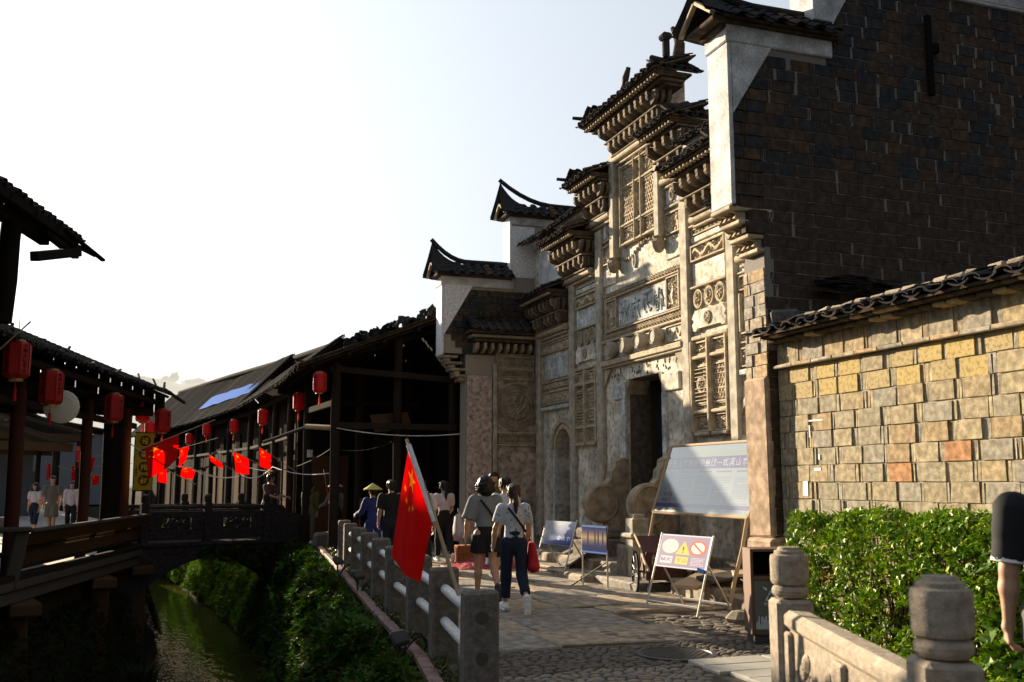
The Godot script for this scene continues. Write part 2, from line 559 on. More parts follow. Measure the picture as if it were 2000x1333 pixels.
func build_canal() -> void:
	var b := MB.new()
	var rows := []
	for i in 60:
		var z := 12.0 - i * 1.9
		rows.push_back([Vector3(edge_l(z) - 0.2, -2.62, z), Vector3((edge_l(z) + edge_r(z)) * 0.5, -2.62, z), Vector3(edge_r(z) - 0.3, -2.62, z)])
	b.sheet(rows)
	ground("canal_water", b, M.water)
	# plants on the banks
	var rg := RandomNumberGenerator.new()
	rg.seed = 77
	var sprig := leaf_mesh(9, 0.066, 0.034, 71)
	var where := []
	var tints := []
	var nz := FastNoiseLite.new()
	nz.seed = 5
	nz.frequency = 0.35
	for i in 52000:
		var z := -6.5 - pow(rg.randf(), 1.5) * 46.0
		var r := edge_r(z)
		var t := rg.randf()
		var lump := nz.get_noise_2d(z * 2.0, t * 4.0)
		var x := r - 0.05 - 1.15 * t - maxf(0, lump) * 0.5
		var y := -0.1 - 2.5 * t * t + rg.randf_range(0.0, 0.16) + maxf(0, lump) * 0.28
		if t < 0.10 and rg.randf() < 0.6:
			continue
		var s := rg.randf_range(0.6, 1.4) * (1.0 + maxf(0, lump))
		# beyond the bridge sunlight is put into the tints, brighter and yellower
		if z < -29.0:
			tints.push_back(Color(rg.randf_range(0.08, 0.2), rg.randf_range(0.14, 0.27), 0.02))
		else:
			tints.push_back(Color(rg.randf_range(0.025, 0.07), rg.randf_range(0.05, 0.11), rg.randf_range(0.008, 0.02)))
		where.push_back(Transform3D(Basis.from_euler(Vector3(rg.randf_range(-0.7, 0.7), rg.randf() * TAU, rg.randf_range(-0.2, 1.0))).scaled(Vector3.ONE * s), Vector3(x, y, z)))
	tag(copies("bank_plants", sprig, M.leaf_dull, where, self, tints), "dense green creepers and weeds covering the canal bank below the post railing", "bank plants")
	where = []  # these get dark tints that stand for the shade under the corridor
	for i in 6000:
		var z := -14.0 - rg.randf() * 32.0
		var l := edge_l(z)
		var t := rg.randf()
		if z < -25.5 and z > -28.5:
			continue
		where.push_back(Transform3D(Basis.from_euler(Vector3(rg.randf_range(-0.6, 0.6), rg.randf() * TAU, rg.randf_range(-1.0, 0.2))).scaled(Vector3.ONE * rg.randf_range(0.6, 1.4)), Vector3(l + 0.15 + 0.9 * t, -0.9 - 1.6 * t * t + rg.randf_range(0, 0.2), z)))
	tag(copies("far_bank_plants", sprig, M.leaf_dull, where, self, [Color(0.012, 0.022, 0.006), Color(0.02, 0.035, 0.008)]), "weeds on the left canal bank, tinted dark for the shade below the timber corridor", "bank plants")
	# the tuft of reeds at the water's left edge
	var reed := MB.new()
	for i in 170:
		var a := rg.randf() * TAU
		var q := Vector3(cos(a), 0, sin(a)) * rg.randf_range(0, 0.35)
		var d := Vector3(cos(a) * rg.randf_range(0.05, 0.35), rg.randf_range(0.4, 0.85), sin(a) * rg.randf_range(0.05, 0.35))
		var s := Vector3(-sin(a), 0, cos(a)) * 0.012
		reed.quad(q - s, q + s, q + d * 0.6 + s, q + d * 0.6 - s)
		reed.tri(q + d * 0.6 - s, q + d * 0.6 + s, q + d + Vector3(cos(a), -0.6, sin(a)) * 0.1)
	var o := part("reed_tuft", reed, M.grass_base)
	o.position = Vector3(-0.15, -2.66, -22.6)
	tag(o, "dark tuft of reeds standing at the left edge of the canal water", "reeds")
	# loose pale stones by the right edge of the water
	for i in 7:
		var st := MB.new()
		st.cbox(Vector3.ZERO, Vector3(rg.randf_range(0.2, 0.4), 0.16, rg.randf_range(0.2, 0.45)), 0.05, Basis.from_euler(Vector3(0.1, rg.randf() * 3, 0.1)), 0.03, rg)
		o = part("bank_stone", st, M.rubble)
		o.position = Vector3(1.85 + 0.05 * i + rg.randf_range(-0.1, 0.1), -2.56 + 0.03 * (i % 3), -19.2 - i * 0.45)
		tag(o, "%s grey stone from the near end, lying at the right edge of the canal water" % ORD[i], "stone", "stones at the water's edge")

func leaf_mesh(count: int, length: float, width: float, sd: int) -> ArrayMesh:
	var rg := RandomNumberGenerator.new()
	rg.seed = sd
	var b := MB.new()
	for i in count:
		var a := rg.randf() * TAU
		var up := rg.randf_range(0.1, 1.0)
		var d := Vector3(cos(a), up, sin(a)).normalized()
		var s := d.cross(Vector3(rg.randf_range(-0.4, 0.4), 1, rg.randf_range(-0.4, 0.4))).normalized()
		var nn := s.cross(d)
		var o := Vector3(rg.randf_range(-0.5, 0.5), rg.randf_range(-0.2, 0.5), rg.randf_range(-0.5, 0.5)) * length
		var l := length * rg.randf_range(0.7, 1.2)
		var w := width * rg.randf_range(0.7, 1.2)
		var tip := o + d * l - nn * l * 0.15
		var mid := o + d * l * 0.45
		b.tri(o, mid + s * w * 0.5 + nn * w * 0.12, mid)
		b.tri(o, mid, mid - s * w * 0.5 + nn * w * 0.12)
		b.tri(mid, mid + s * w * 0.5 + nn * w * 0.12, tip)
		b.tri(mid, tip, mid - s * w * 0.5 + nn * w * 0.12)
	return b.mesh()

func build_paving() -> void:
	# one sheet under the stones, then flagstones, cobbles and pale slabs as pieces
	var b := MB.new()
	var rows := []
	var z := 6.0
	while z > -62.0:
		rows.push_back([Vector3(edge_r(z) + 0.14, 0.012, z), Vector3(edge_r(z) + 2, 0.012, z), Vector3(9.4 if z > -22.5 else edge_r(z) + 5, 0.012, z)])
		z -= 1.0
	b.sheet(rows)
	var st := ground("street", b, mat(0.115, 0.098, 0.078, 0.95, "grain", 2.0, 2.0))
	var rg := RandomNumberGenerator.new()
	rg.seed = 12
	var count := 0
	# flagstones laid in rows that run across the street
	z = -9.75
	while z > -34.0:
		var dep := rg.randf_range(0.55, 1.15)
		var x := edge_r(z) + 0.32
		while x < 7.15 + (0.7 if z < -12.0 else 0.0):
			var w := rg.randf_range(0.8, 1.9)
			var hole := z > -11.6 and x > 4.6
			if not hole:
				var q := MB.new()
				q.cbox(Vector3.ZERO, Vector3(w - 0.025, 0.06, dep - 0.025), 0.014, Basis.from_euler(Vector3(rg.randf_range(-0.004, 0.004), rg.randf_range(-0.02, 0.02), rg.randf_range(-0.004, 0.004))), 0.018, rg)
				var o := part("paving_stone", q, M.flag_stone[rg.randi() % 4], st)
				o.position = Vector3(x + w * 0.5, 0.004 + rg.randf_range(-0.008, 0.012), z - dep * 0.5)
			x += w
		z -= dep
	# larger slabs at the edge between flagstones and cobbles
	# cobbles: rounded stones on end; the nearest 300 are pieces, the others one part
	var shapes := []
	for i in 6:
		var c := MB.new()
		c.lathe(Vector3(0, -0.02, 0), [Vector2(0.5, 0), Vector2(0.5, 0.02), Vector2(0.44, 0.030), Vector2(0.28, 0.035), Vector2(0, 0.036)], 7 if i % 2 else 6, Basis.from_euler(Vector3(0, i, 0)))
		shapes.push_back(c.mesh())
	var spots := []
	z = -9.62
	var row := 0
	while z < -5.6:
		var x := 2.3 + (0.06 if row % 2 else 0.0)
		while x < 6.6:
			var w := rg.randf_range(0.075, 0.14)
			var px := x + w * 0.5
			var in_slab := px > 4.72 + (z + 8.6) * 0.16 * -1.0 and z > -8.62 and px < 6.3
			var in_hole := Vector2(px - 4.87, z + 9.0).length() < 0.42
			if px > edge_r(z) + 0.3 and not in_slab and not in_hole:
				spots.push_back([Vector3(px, 0.012 + rg.randf_range(-0.004, 0.010), z + rg.randf_range(-0.015, 0.015)), w * 0.95, rg.randf_range(0.062, 0.08)])
			x += w
		z += 0.071
		row += 1
	# the sunlit patch of cobbles before the stand
	z = -11.5
	while z < -9.8:
		var x := 4.7
		while x < 6.75:
			var w := rg.randf_range(0.12, 0.24)
			spots.push_back([Vector3(x + w * 0.5, 0.010 + rg.randf_range(-0.008, 0.012), z + rg.randf_range(-0.03, 0.03)), w * 0.95, rg.randf_range(0.10, 0.16)])
			x += w
		z += 0.125
	spots.sort_custom(func(p, q): return p[0].z > q[0].z)
	var seen := 0
	var rest := []
	for s in spots:
		var tr := Transform3D(Basis.from_euler(Vector3(0, rg.randf_range(-0.25, 0.25), 0)).scaled(Vector3.ONE), s[0])
		tr.basis = tr.basis * Basis.from_scale(Vector3(s[1], 1.0, s[2]))
		if seen < 300 and s[0].z < -7.55:
			var o := part("cobble", shapes[rg.randi() % 6], M.cobble[rg.randi() % 4], st)
			o.transform = tr
			seen += 1
		else:
			rest.push_back(tr)
	var tints := []
	for i in 30:
		var k := rg.randf_range(0.75, 1.15)
		tints.push_back(Color(0.19 * k, 0.158 * k, 0.128 * k))
	var cm: StandardMaterial3D = mat(1, 1, 1, 0.75, "grain", 3.0, 0.8)
	cm.vertex_color_use_as_albedo = true
	copies("cobbles", shapes[0], cm, rest, st, tints)
	for i in 4:
		for j in 3:
			var q := MB.new()
			q.cbox(Vector3.ZERO, Vector3(0.78, 0.05, 0.31), 0.008, Basis(), 0.004, rg)
			var o := part("pale_slab", q, M.pale_slab, st)
			o.position = Vector3(5.15 + j * 0.79 + i * 0.03 - (0.06 if i % 2 else 0.0), 0.022, -8.42 + i * 0.32)
	# the manhole cover
	var mh := thing("manhole_cover", "round cast iron manhole cover with a grid of studs set in the cobbles", "manhole cover", Vector3(4.87, 0.012, -9.0))
	var r := MB.new()
	r.lathe(Vector3.ZERO, [Vector2(0.40, 0), Vector2(0.40, 0.022), Vector2(0.35, 0.026), Vector2(0.345, 0.016)], 40)
	part("rim", r, M.metal_dark, mh)
	r = MB.new()
	r.lathe(Vector3.ZERO, [Vector2(0.345, 0.0), Vector2(0.343, 0.018), Vector2(0.0, 0.018)], 40)
	part("plate", r, M.metal_dark, mh)
	r = MB.new()
	for i in 17:
		for j in 17:
			var p := Vector3((i - 8) * 0.038, 0.021, (j - 8) * 0.038)
			if Vector2(p.x, p.z).length() < 0.32:
				r.box(p, Vector3(0.022, 0.009, 0.022), Basis.from_euler(Vector3(0, PI / 4 if (i + j) % 2 else 0.0, 0)))
	var studs := part("studs", r, mat(0.09, 0.08, 0.07, 0.5, ""), mh)
	studs.set_meta("kind", "stuff")
# a carved panel: a sheet of small heights, standing proud of the plane x = px, facing the canal (-x)
func relief_pts(z0: float, z1: float, y0: float, y1: float, px: float, depth: float, style: String, sd: int, step := 0.024) -> MB:
	var nz := FastNoiseLite.new()
	nz.seed = sd
	nz.noise_type = FastNoiseLite.TYPE_SIMPLEX
	nz.fractal_type = FastNoiseLite.FRACTAL_RIDGED
	nz.fractal_octaves = 2
	nz.frequency = 4.2
	nz.domain_warp_enabled = true
	nz.domain_warp_amplitude = 0.12
	nz.domain_warp_frequency = 3.0
	var ny := maxi(4, int((y1 - y0) / step))
	var nx := maxi(4, int((z1 - z0) / step))
	var pts := []
	var cz := (z0 + z1) * 0.5
	var cy := (y0 + y1) * 0.5
	for i in ny + 1:
		var row := []
		var y := lerpf(y0, y1, float(i) / ny)
		for j in nx + 1:
			var z := lerpf(z0, z1, float(j) / nx)
			var h := 0.0
			match style:
				"scroll":
					h = smoothstep(0.1, 0.55, nz.get_noise_2d(z, y))
				"fine":
					h = smoothstep(0.0, 0.5, nz.get_noise_2d(z * 1.9, y * 1.9))
				"figure":
					h = smoothstep(0.0, 0.5, nz.get_noise_2d(z * 1.5, y * 0.9)) * 0.6 + 0.5 * smoothstep(0.75, 0.5, absf(sin((z - z0) * 16.0)) + absf(y - cy) * 1.2)
				"wave":
					var ph := (z - z0) / maxf(0.05, z1 - z0) * TAU * 2.2
					var band := absf(y - cy - sin(ph) * (y1 - y0) * 0.25)
					h = smoothstep(0.055, 0.02, band) + 0.7 * smoothstep(0.25, 0.6, nz.get_noise_2d(z, y))
					h = minf(h, 1.0)
				"lattice":
					var a := fposmod((z + y * 0.577) * 11.0, 1.0)
					var c := fposmod((z - y * 0.577) * 11.0, 1.0)
					var e := fposmod(y * 12.5, 1.0)
					h = 1.0 if a < 0.3 or c < 0.3 or e < 0.25 else 0.0
				"bars":
					h = 1.0 if fposmod(z * 17.0 + (0.35 * sin(y * 40.0)), 1.0) < 0.45 else 0.0
				"slats":
					h = 1.0 if fposmod(z * 22.0, 1.0) < 0.4 else 0.1
			if i == 0 or j == 0 or i == ny or j == nx:
				h = 0.0
			row.push_back(Vector3(px - 0.003 - h * depth, y, z))
		pts.push_back(row)
	var b := MB.new()
	b.sheet(pts)
	return b

func carved(to: Node, z0, z1, y0, y1, style := "scroll", sd := 1, depth := 0.04, px := FX, m := "carve", step := 0.024) -> MeshInstance3D:
	var w := 0.025
	var f := MB.new()
	var d := depth + 0.012
	f.span(Vector3(px - d, y1 - w, z0), Vector3(px + 0.01, y1, z1))
	f.span(Vector3(px - d, y0, z0), Vector3(px + 0.01, y0 + w, z1))
	f.span(Vector3(px - d - 0.002, y0 + w, z0), Vector3(px + 0.01, y1 - w, z0 + w))
	f.span(Vector3(px - d - 0.002, y0 + w, z1 - w), Vector3(px + 0.01, y1 - w, z1))
	var pf := part("panel_frame", f, M.moulding, to)
	part("carving", relief_pts(z0 + w, z1 - w, y0 + w, y1 - w, px, depth, style, sd, step), M[m], pf)
	return pf

func blank_panel(to: Node, z0, z1, y0, y1, m := "plaster", px := FX) -> MeshInstance3D:
	var b := MB.new()
	b.cbox(Vector3(px - 0.012, (y0 + y1) / 2, (z0 + z1) / 2), Vector3(0.04, y1 - y0, z1 - z0), 0.012)
	return part("plain_panel", b, M[m], to)

func bar(to: Node, called: String, z0, z1, y0, y1, proud: float, m := "moulding", px := FX, bev := 0.015) -> MeshInstance3D:
	var b := MB.new()
	b.cbox(Vector3(px + 0.02 - (proud + 0.04) * 0.5, (y0 + y1) / 2, (z0 + z1) / 2), Vector3(proud + 0.04, y1 - y0, z1 - z0), bev)
	return part(called, b, M[m], to)

func disc(to: Node, called: String, z, y, rz, ry, proud, m: Material, px := FX, carve_seed := -1) -> void:
	var b := MB.new()
	var basis := Basis(Vector3(0, 0, 1) * rz, Vector3(-1, 0, 0), Vector3(0, -1, 0) * ry)
	b.lathe(Vector3(px, y, z), [Vector2(1, 0), Vector2(1, proud), Vector2(0.86, proud * 1.05), Vector2(0.82, proud * 0.5), Vector2(0, proud * 0.45)], 20, basis)
	var o := part(called, b, m, to)
	if carve_seed >= 0:
		var pts := []
		var nz := FastNoiseLite.new()
		nz.seed = carve_seed
		nz.fractal_type = FastNoiseLite.FRACTAL_RIDGED
		nz.fractal_octaves = 2
		nz.frequency = 7.0
		for i in 13:
			var row := []
			for j in 13:
				var q := Vector2(j / 6.0 - 1, i / 6.0 - 1)
				var l := q.length()
				if l > 0.001:
					q *= maxf(absf(q.x), absf(q.y)) / l
				var h := smoothstep(0.05, 0.5, nz.get_noise_2d(q.x * rz + z * 3, q.y * ry)) * (1.0 if q.length() < 0.95 else 0.0)
				row.push_back(Vector3(px - proud * (0.52 + 0.6 * h), y + q.y * ry * 0.8, z + q.x * rz * 0.8))
			pts.push_back(row)
		var c := MB.new()
		c.sheet(pts)
		part("carving", c, M.carve_dark, o)

var cover_tile: ArrayMesh
var pan_tile: ArrayMesh

# a row of roof tiles running down a slope: a is the foot of the slope at one end, b at the other; up is the vector from foot to top
func tile_rows(to: Node, a: Vector3, b: Vector3, up: Vector3, pitch := 0.21, m: Material = null, sag := 0.0, sd := 1, curl := 0.0) -> void:
	if m == null:
		m = M.tile
	var rg := RandomNumberGenerator.new()
	rg.seed = sd
	var along_v := b - a
	var cnt := maxi(2, int(along_v.length() / pitch))
	var ex := along_v.normalized()
	var eu := up.normalized()
	var en := ex.cross(eu).normalized()
	if en.y < 0:
		en = -en
	var L := up.length()
	var bed := MB.new()
	bed.quad(a - en * 0.02, b - en * 0.02, b + up - en * 0.02, a + up - en * 0.02)
	bed.quad(a - en * 0.05, a + up - en * 0.05, b + up - en * 0.05, b - en * 0.05)
	bed.quad(a - en * 0.05, b - en * 0.05, b - en * 0.02, a - en * 0.02)
	bed.quad(a - en * 0.05, a - en * 0.02, a + up - en * 0.02, a + up - en * 0.05)
	bed.quad(b - en * 0.05, b + up - en * 0.05, b + up - en * 0.02, b - en * 0.02)
	part("tile_bed", bed, M.tile_brown, to)
	var hump: Array = []
	for kind in 2:
		var h := MB.new()
		var rows := []
		var nseg := maxi(2, int(L / 0.16))
		for i in nseg * 2:
			var row := []
			var t := float((i + 1) / 2) / nseg
			var lift := 0.016 if i % 2 == 0 else 0.0
			if i == 0:
				t = -0.035 / L
			for j in 7:
				var q := -1.0 + j / 3.0
				var prof := (sqrt(maxf(0.0, 1.0 - q * q * 0.98)) * 0.052) if kind == 0 else (q * q * 0.04 - 0.022)
				var x := q * (pitch * 0.34 if kind == 0 else pitch * 0.42)
				row.push_back(Vector3(x, prof + lift + curl * t * t, t * L))
			rows.push_back(row)
		for r in rows:
			r.reverse()
		h.sheet(rows)
		# the lip at the eave
		for j in 6:
			h.quad(rows[0][j + 1] + Vector3(0, -0.018, 0), rows[0][j] + Vector3(0, -0.018, 0), rows[0][j], rows[0][j + 1])
		hump.push_back(h.mesh())
	for i in cnt:
		for kind in 2:
			var f := (i + (0.5 if kind == 0 else 0.0)) / cnt
			var p := a + along_v * f - Vector3.UP * sag * 4.0 * f * (1.0 - f)
			p += ex * rg.randf_range(-0.012, 0.012) + eu * rg.randf_range(-0.03, 0.02) + en * rg.randf_range(-0.004, 0.008)
			var o := part("tile", hump[kind], m if rg.randf() < 0.8 else M.tile_brown, to)
			o.transform = Transform3D(Basis(ex, en, eu).rotated(en, rg.randf_range(-0.03, 0.03)), p)

func bracket_mesh(reach: float, tall: float, thick: float) -> ArrayMesh:
	var p := PackedVector2Array()
	p.push_back(Vector2(0, tall))
	p.push_back(Vector2(reach, tall))
	p.push_back(Vector2(reach, tall * 0.8))
	for k in 7:
		var a := k / 6.0
		p.push_back(Vector2(reach * (0.98 - 0.75 * a * a) + 0.02 * sin(a * PI * 2), tall * (0.72 - 0.72 * a) - 0.03 * sin(a * PI)))
	p.push_back(Vector2(0, 0))
	var b := MB.new()
	b.slab(p, Vector3(0, 0, thick / 2), Basis(Vector3(-1, 0, 0), Vector3.UP, Vector3(0, 0, -1)), thick)
	return b.mesh()

# one storey of the gate's roofs, over the front between z0 and z1
func eave_tier(to: Node, z0: float, z1: float, ye: float, proj: float, sd: int, ends := 0.3, near_end := true, far_end := true, px := FX) -> void:
	var rf := part("eave_roof", _plate(px, z0, z1, ye - 0.06, 0.05, proj - 0.06), M.tile_brown, to)
	tile_rows(rf, Vector3(px - proj, ye, z0), Vector3(px - proj, ye, z1), Vector3(proj + 0.25, 0.34, 0), 0.2, M.tile, 0.03, sd)
	# the hip ends
	if near_end:
		tile_rows(rf, Vector3(px + 0.3, ye, z1 + 0.02), Vector3(px - proj + 0.1, ye, z1 + 0.02), Vector3(0, 0.3, -0.42), 0.2, M.tile, 0.0, sd + 1)
		var h := MB.new()
		h.tube([Vector3(px - proj - 0.04, ye + 0.10, z1 + 0.05), Vector3(px - proj * 0.6, ye + 0.16, z1 - 0.12), Vector3(px, ye + 0.36, z1 - 0.4)], 0.05, 0.06, 7)
		part("hip_ridge", h, M.tile, rf)
	if far_end:
		tile_rows(rf, Vector3(px - proj + 0.1, ye, z0 - 0.02), Vector3(px + 0.3, ye, z0 - 0.02), Vector3(0, 0.3, 0.42), 0.2, M.tile, 0.0, sd + 2)
		var h := MB.new()
		h.tube([Vector3(px - proj - 0.1, ye + 0.2, z0 - 0.08), Vector3(px - proj * 0.7, ye + 0.14, z0 + 0.1), Vector3(px, ye + 0.36, z0 + 0.4)], 0.035, 0.06, 7)
		part("hip_ridge", h, M.tile, rf)
	# stepped cornice and two rows of brackets below
	var zz0 := z0 + ends
	var zz1 := z1 - ends
	for k in 3:
		var b := MB.new()
		var pr := proj - 0.1 - 0.13 * k
		b.cbox(Vector3(px - pr * 0.5 + 0.05, ye - 0.1 - 0.06 * k, (z0 + z1) / 2), Vector3(pr + 0.1, 0.055, z1 - z0 - 0.12 - 0.22 * k * ends), 0.012)
		part("cornice", b, M.tile_brown if k != 1 else M.bracket_dark, to)
	# round rafter ends
	var raf := MB.new()
	var nraf := int((z1 - z0) / 0.12)
	for i in nraf:
		var z := z0 + 0.1 + (z1 - z0 - 0.2) * i / (nraf - 1.0)
		raf.lathe(Vector3(px - proj + 0.13, ye - 0.135, z), [Vector2(0.022, -0.03), Vector2(0.022, 0.06), Vector2(0.0, 0.065)], 6, Basis(Vector3(0, 0, 1), Vector3(-1, 0, 0), Vector3(0, -1, 0)))
	part("rafter_ends", raf, M.moulding, to).set_meta("kind", "stuff")
	for row in 2:
		var reach := proj * (0.72 - 0.27 * row)
		var tall := 0.25
		var y0 := ye - 0.5 - 0.29 * row
		var sh := bracket_mesh(reach, tall, 0.075)
		var l0 := zz0 + 0.05 + 0.1 * row
		var l1 := zz1 - 0.05 - 0.1 * row
		var n := maxi(3, int((l1 - l0) / 0.20))
		for i in n:
			var o := part("bracket", sh, M.bracket if (i + row) % 3 else M.bracket_dark, to)
			o.position = Vector3(px, y0, lerpf(l0, l1, float(i) / (n - 1)))
		# the bracket at the near end is turned to the side
		for k in 3:
			var o := part("bracket", sh, M.bracket_dark, to)
			o.position = Vector3(px - reach * (0.15 + 0.3 * k), y0, l1 + 0.02)
			o.rotation.y = PI / 2
			o.scale = Vector3(0.45, 1, 1)
		bar(to, "bracket_plate", l0 - 0.09, l1 + 0.12, y0 - 0.035, y0 - 0.002, reach * 0.62, "bracket")
	var roll := MB.new()
	roll.tube([Vector3(px - 0.1, ye - 0.86, zz0 - 0.02), Vector3(px - 0.1, ye - 0.86, zz1 + 0.02)], 0.075, 0.075, 10)
	part("roll_moulding", roll, M.moulding, to)
	bar(to, "string_course", zz0, zz1, ye - 1.0, ye - 0.95, 0.08)

func _plate(px, z0, z1, y, t, proj) -> MB:
	var b := MB.new()
	b.cbox(Vector3(px - proj / 2 + 0.1, y, (z0 + z1) / 2), Vector3(proj + 0.2, t, z1 - z0 - 0.08), 0.01)
	return b

func fret(z0: float, z1: float, y0: float, y1: float, w: float, px: float) -> MB:
	# a border of meander keys round a rectangle
	var b := MB.new()
	var t := w * 0.13
	var d := 0.03
	var unit := func(o: Vector3, ea: Vector3, eb: Vector3):
		for s in [[0.05, 0.0, 0.05, 0.82], [0.05, 0.82, 0.78, 0.82], [0.78, 0.82, 0.78, 0.28], [0.78, 0.28, 0.38, 0.28], [0.38, 0.28, 0.38, 0.55]]:
			var p: Vector3 = o + ea * (s[0] * w) + eb * ((s[1] - 0.41) * w * 0.95)
			var q: Vector3 = o + ea * (s[2] * w) + eb * ((s[3] - 0.41) * w * 0.95)
			var c := (p + q) / 2
			var e := (q - p).abs()
			b.box(c - Vector3(d / 2, 0, 0), Vector3(d, maxf(e.y, 0) + t, e.z + t))
	var nh := int((z1 - z0) / w)
	for i in nh:
		var z := z0 + (z1 - z0) * i / nh
		unit.call(Vector3(px, y1 - w / 2, z), Vector3(0, 0, 1), Vector3(0, 1, 0))
		unit.call(Vector3(px, y0 + w / 2, z), Vector3(0, 0, 1), Vector3(0, 1, 0))
	var nv := int((y1 - y0 - 2 * w) / w)
	for i in nv:
		var y := y0 + w + (y1 - y0 - 2 * w) * i / nv
		unit.call(Vector3(px, y, z0 + w / 2), Vector3(0, 1, 0), Vector3(0, 0, 1))
		unit.call(Vector3(px, y, z1 - w / 2), Vector3(0, 1, 0), Vector3(0, 0, 1))
	return b

func build_gate() -> void:
	var g := thing("hall_gate", "tall carved gate front with tiered tiled eaves and a four character plaque over its door", "gate building", Vector3.ZERO)
	var b := MB.new()
	# the wall itself, left open at the door
	for s in [[-18.55, -17.45, 0.0, 8.2], [-15.95, -15.0, 0.0, 8.2], [-17.45, -15.95, 3.67, 8.6], [-20.05, -18.55, 0.0, 7.2], [-15.0, -13.45, 0.0, 7.2], [-22.55, -21.12, 0.0, 7.4], [-20.22, -20.05, 0.0, 7.4], [-21.12, -20.22, 2.9, 7.4], [-13.45, -13.28, 0.0, 7.4], [-12.38, -10.9, 0.0, 7.4], [-13.28, -12.38, 2.9, 7.4]]:
		b.span(Vector3(FX, s[2], s[0]), Vector3(FX + 0.5, s[3], s[1]))
	b.span(Vector3(FX, 8.2, -17.7), Vector3(FX + 0.5, 9.2, -15.8))
	part("wall", b, M.plaster, g)
	for k in 2:
		# shallow arched niches
		var zc := -20.67 if k == 0 else -12.83
		var nb := MB.new()
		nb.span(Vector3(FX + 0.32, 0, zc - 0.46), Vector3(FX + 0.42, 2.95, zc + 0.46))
		var np := part("niche", nb, M.bracket_dark, g)  # back coloured dark for the shaded inside of the recess
		var arch := MB.new()
		var ring := MB.new()
		for i in 12:
			var a := PI * i / 12.0
			var c := PI * (i + 1) / 12.0
			var P := func(r, t, x): return Vector3(x, 2.42 + r * sin(t), zc + r * cos(t))
			# spandrel pieces between the arch and the square opening
			var o1: Vector3 = P.call(0.45, a, FX)
			var o2: Vector3 = P.call(0.45, c, FX)
			var e1 := Vector3(FX, 2.9, o1.z)
			var e2 := Vector3(FX, 2.9, o2.z)
			arch.quad(o2, e2, e1, o1)
			arch.quad(o1, o1 + Vector3(0.33, 0, 0), o2 + Vector3(0.33, 0, 0), o2)
			for rr in [[0.46, 0.55, 0.04], [0.60, 0.70, 0.055]]:
				var f1: Vector3 = P.call(rr[0], a, FX - rr[2])
				var f2: Vector3 = P.call(rr[0], c, FX - rr[2])
				var f3: Vector3 = P.call(rr[1], c, FX - rr[2])
				var f4: Vector3 = P.call(rr[1], a, FX - rr[2])
				ring.quad(f1, f2, f3, f4)
				var dx := Vector3(rr[2] + 0.01, 0, 0)
				ring.quad(f4, f3, f3 + dx, f4 + dx)
				ring.quad(f2, f1, f1 + dx, f2 + dx)
		part("arch", arch, M.plaster, g)
		part("arch_ring", ring, M.moulding, np)
		for s in [-1, 1]:
			bar(g, "niche_jamb", zc + s * 0.505 - 0.05, zc + s * 0.505 + 0.05, 0.5, 2.42, 0.04, "grey_panel")
	# columns
	for s in [-1, 1]:
		bar(g, "column", ZC + s * 1.8 - 0.14, ZC + s * 1.8 + 0.14, 0.45, 6.9, 0.085, "stone", FX, 0.03)
		bar(g, "column", ZC + s * 3.27 - 0.13, ZC + s * 3.27 + 0.13, 0.45, 6.0, 0.08, "stone", FX, 0.03)
		bar(g, "column", ZC + s * 5.3 - 0.12, ZC + s * 5.3 + 0.12, 0.45, 5.3, 0.10, "stone", FX, 0.03)
		# hanging columns that end in carved buds
		bar(g, "hanging_column", ZC + s * 0.96 - 0.10, ZC + s * 0.96 + 0.10, 6.12, 8.3, 0.15, "stone", FX, 0.02)
		var bud := MB.new()
		bud.lathe(Vector3(FX - 0.12, 5.82, ZC + s * 0.96), [Vector2(0.02, 0), Vector2(0.08, 0.03), Vector2(0.13, 0.12), Vector2(0.14, 0.2), Vector2(0.10, 0.26), Vector2(0.12, 0.30)], 8, Basis(), true)
		part("hanging_bud", bud, M.carve_dark, g)
	# upper centre: a screen of panels
	var xs := [-17.42, -16.80, -16.52, -15.92]
	var ys := [6.32, 6.70, 7.46, 7.90]
	for i in 3:
		for j in 3:
			var st := "fine"
			if j == 1:
				st = "figure" if i == 1 else "lattice"
			carved(g, xs[i] + 0.02, xs[i + 1] - 0.02, ys[j] + 0.02, ys[j + 1] - 0.02, st, 31 + i * 7 + j, 0.045, FX - 0.02, "carve", 0.017 if st == "lattice" else 0.02)
	for i in 4:
		bar(g, "screen_post", xs[i] - 0.02, xs[i] + 0.02, 6.28, 7.95, 0.1, "moulding")
	for j in 4:
		bar(g, "screen_rail", xs[0] + 0.02, xs[3] - 0.02, ys[j] - 0.02, ys[j] + 0.02, 0.09, "moulding")
	blank_panel(g, -17.45, -15.95, 8.0, 8.25, "plaster")
	# a garland of carved knots
	for i in 15:
		var t := i / 14.0
		var kb := MB.new()
		kb.cbox(Vector3(FX - 0.02, 6.13 - 0.10 * sin(t * PI * 2.0 + 0.6) + R(-0.02, 0.02), lerpf(-17.5, -16.0, t)), Vector3(0.06, R(0.04, 0.09), R(0.05, 0.1)), 0.015, Basis.from_euler(Vector3(R(-1, 1), 0, 0)))
		part("garland_knot", kb, M.carve_dark, g)
	for q in [[-18.1, 5.86], [-17.0, 5.95], [-15.42, 5.92]]:
		disc(g, "applied_ornament", q[0], q[1], 0.08, 0.16, 0.035, M.white, FX, int(q[0] * -10))
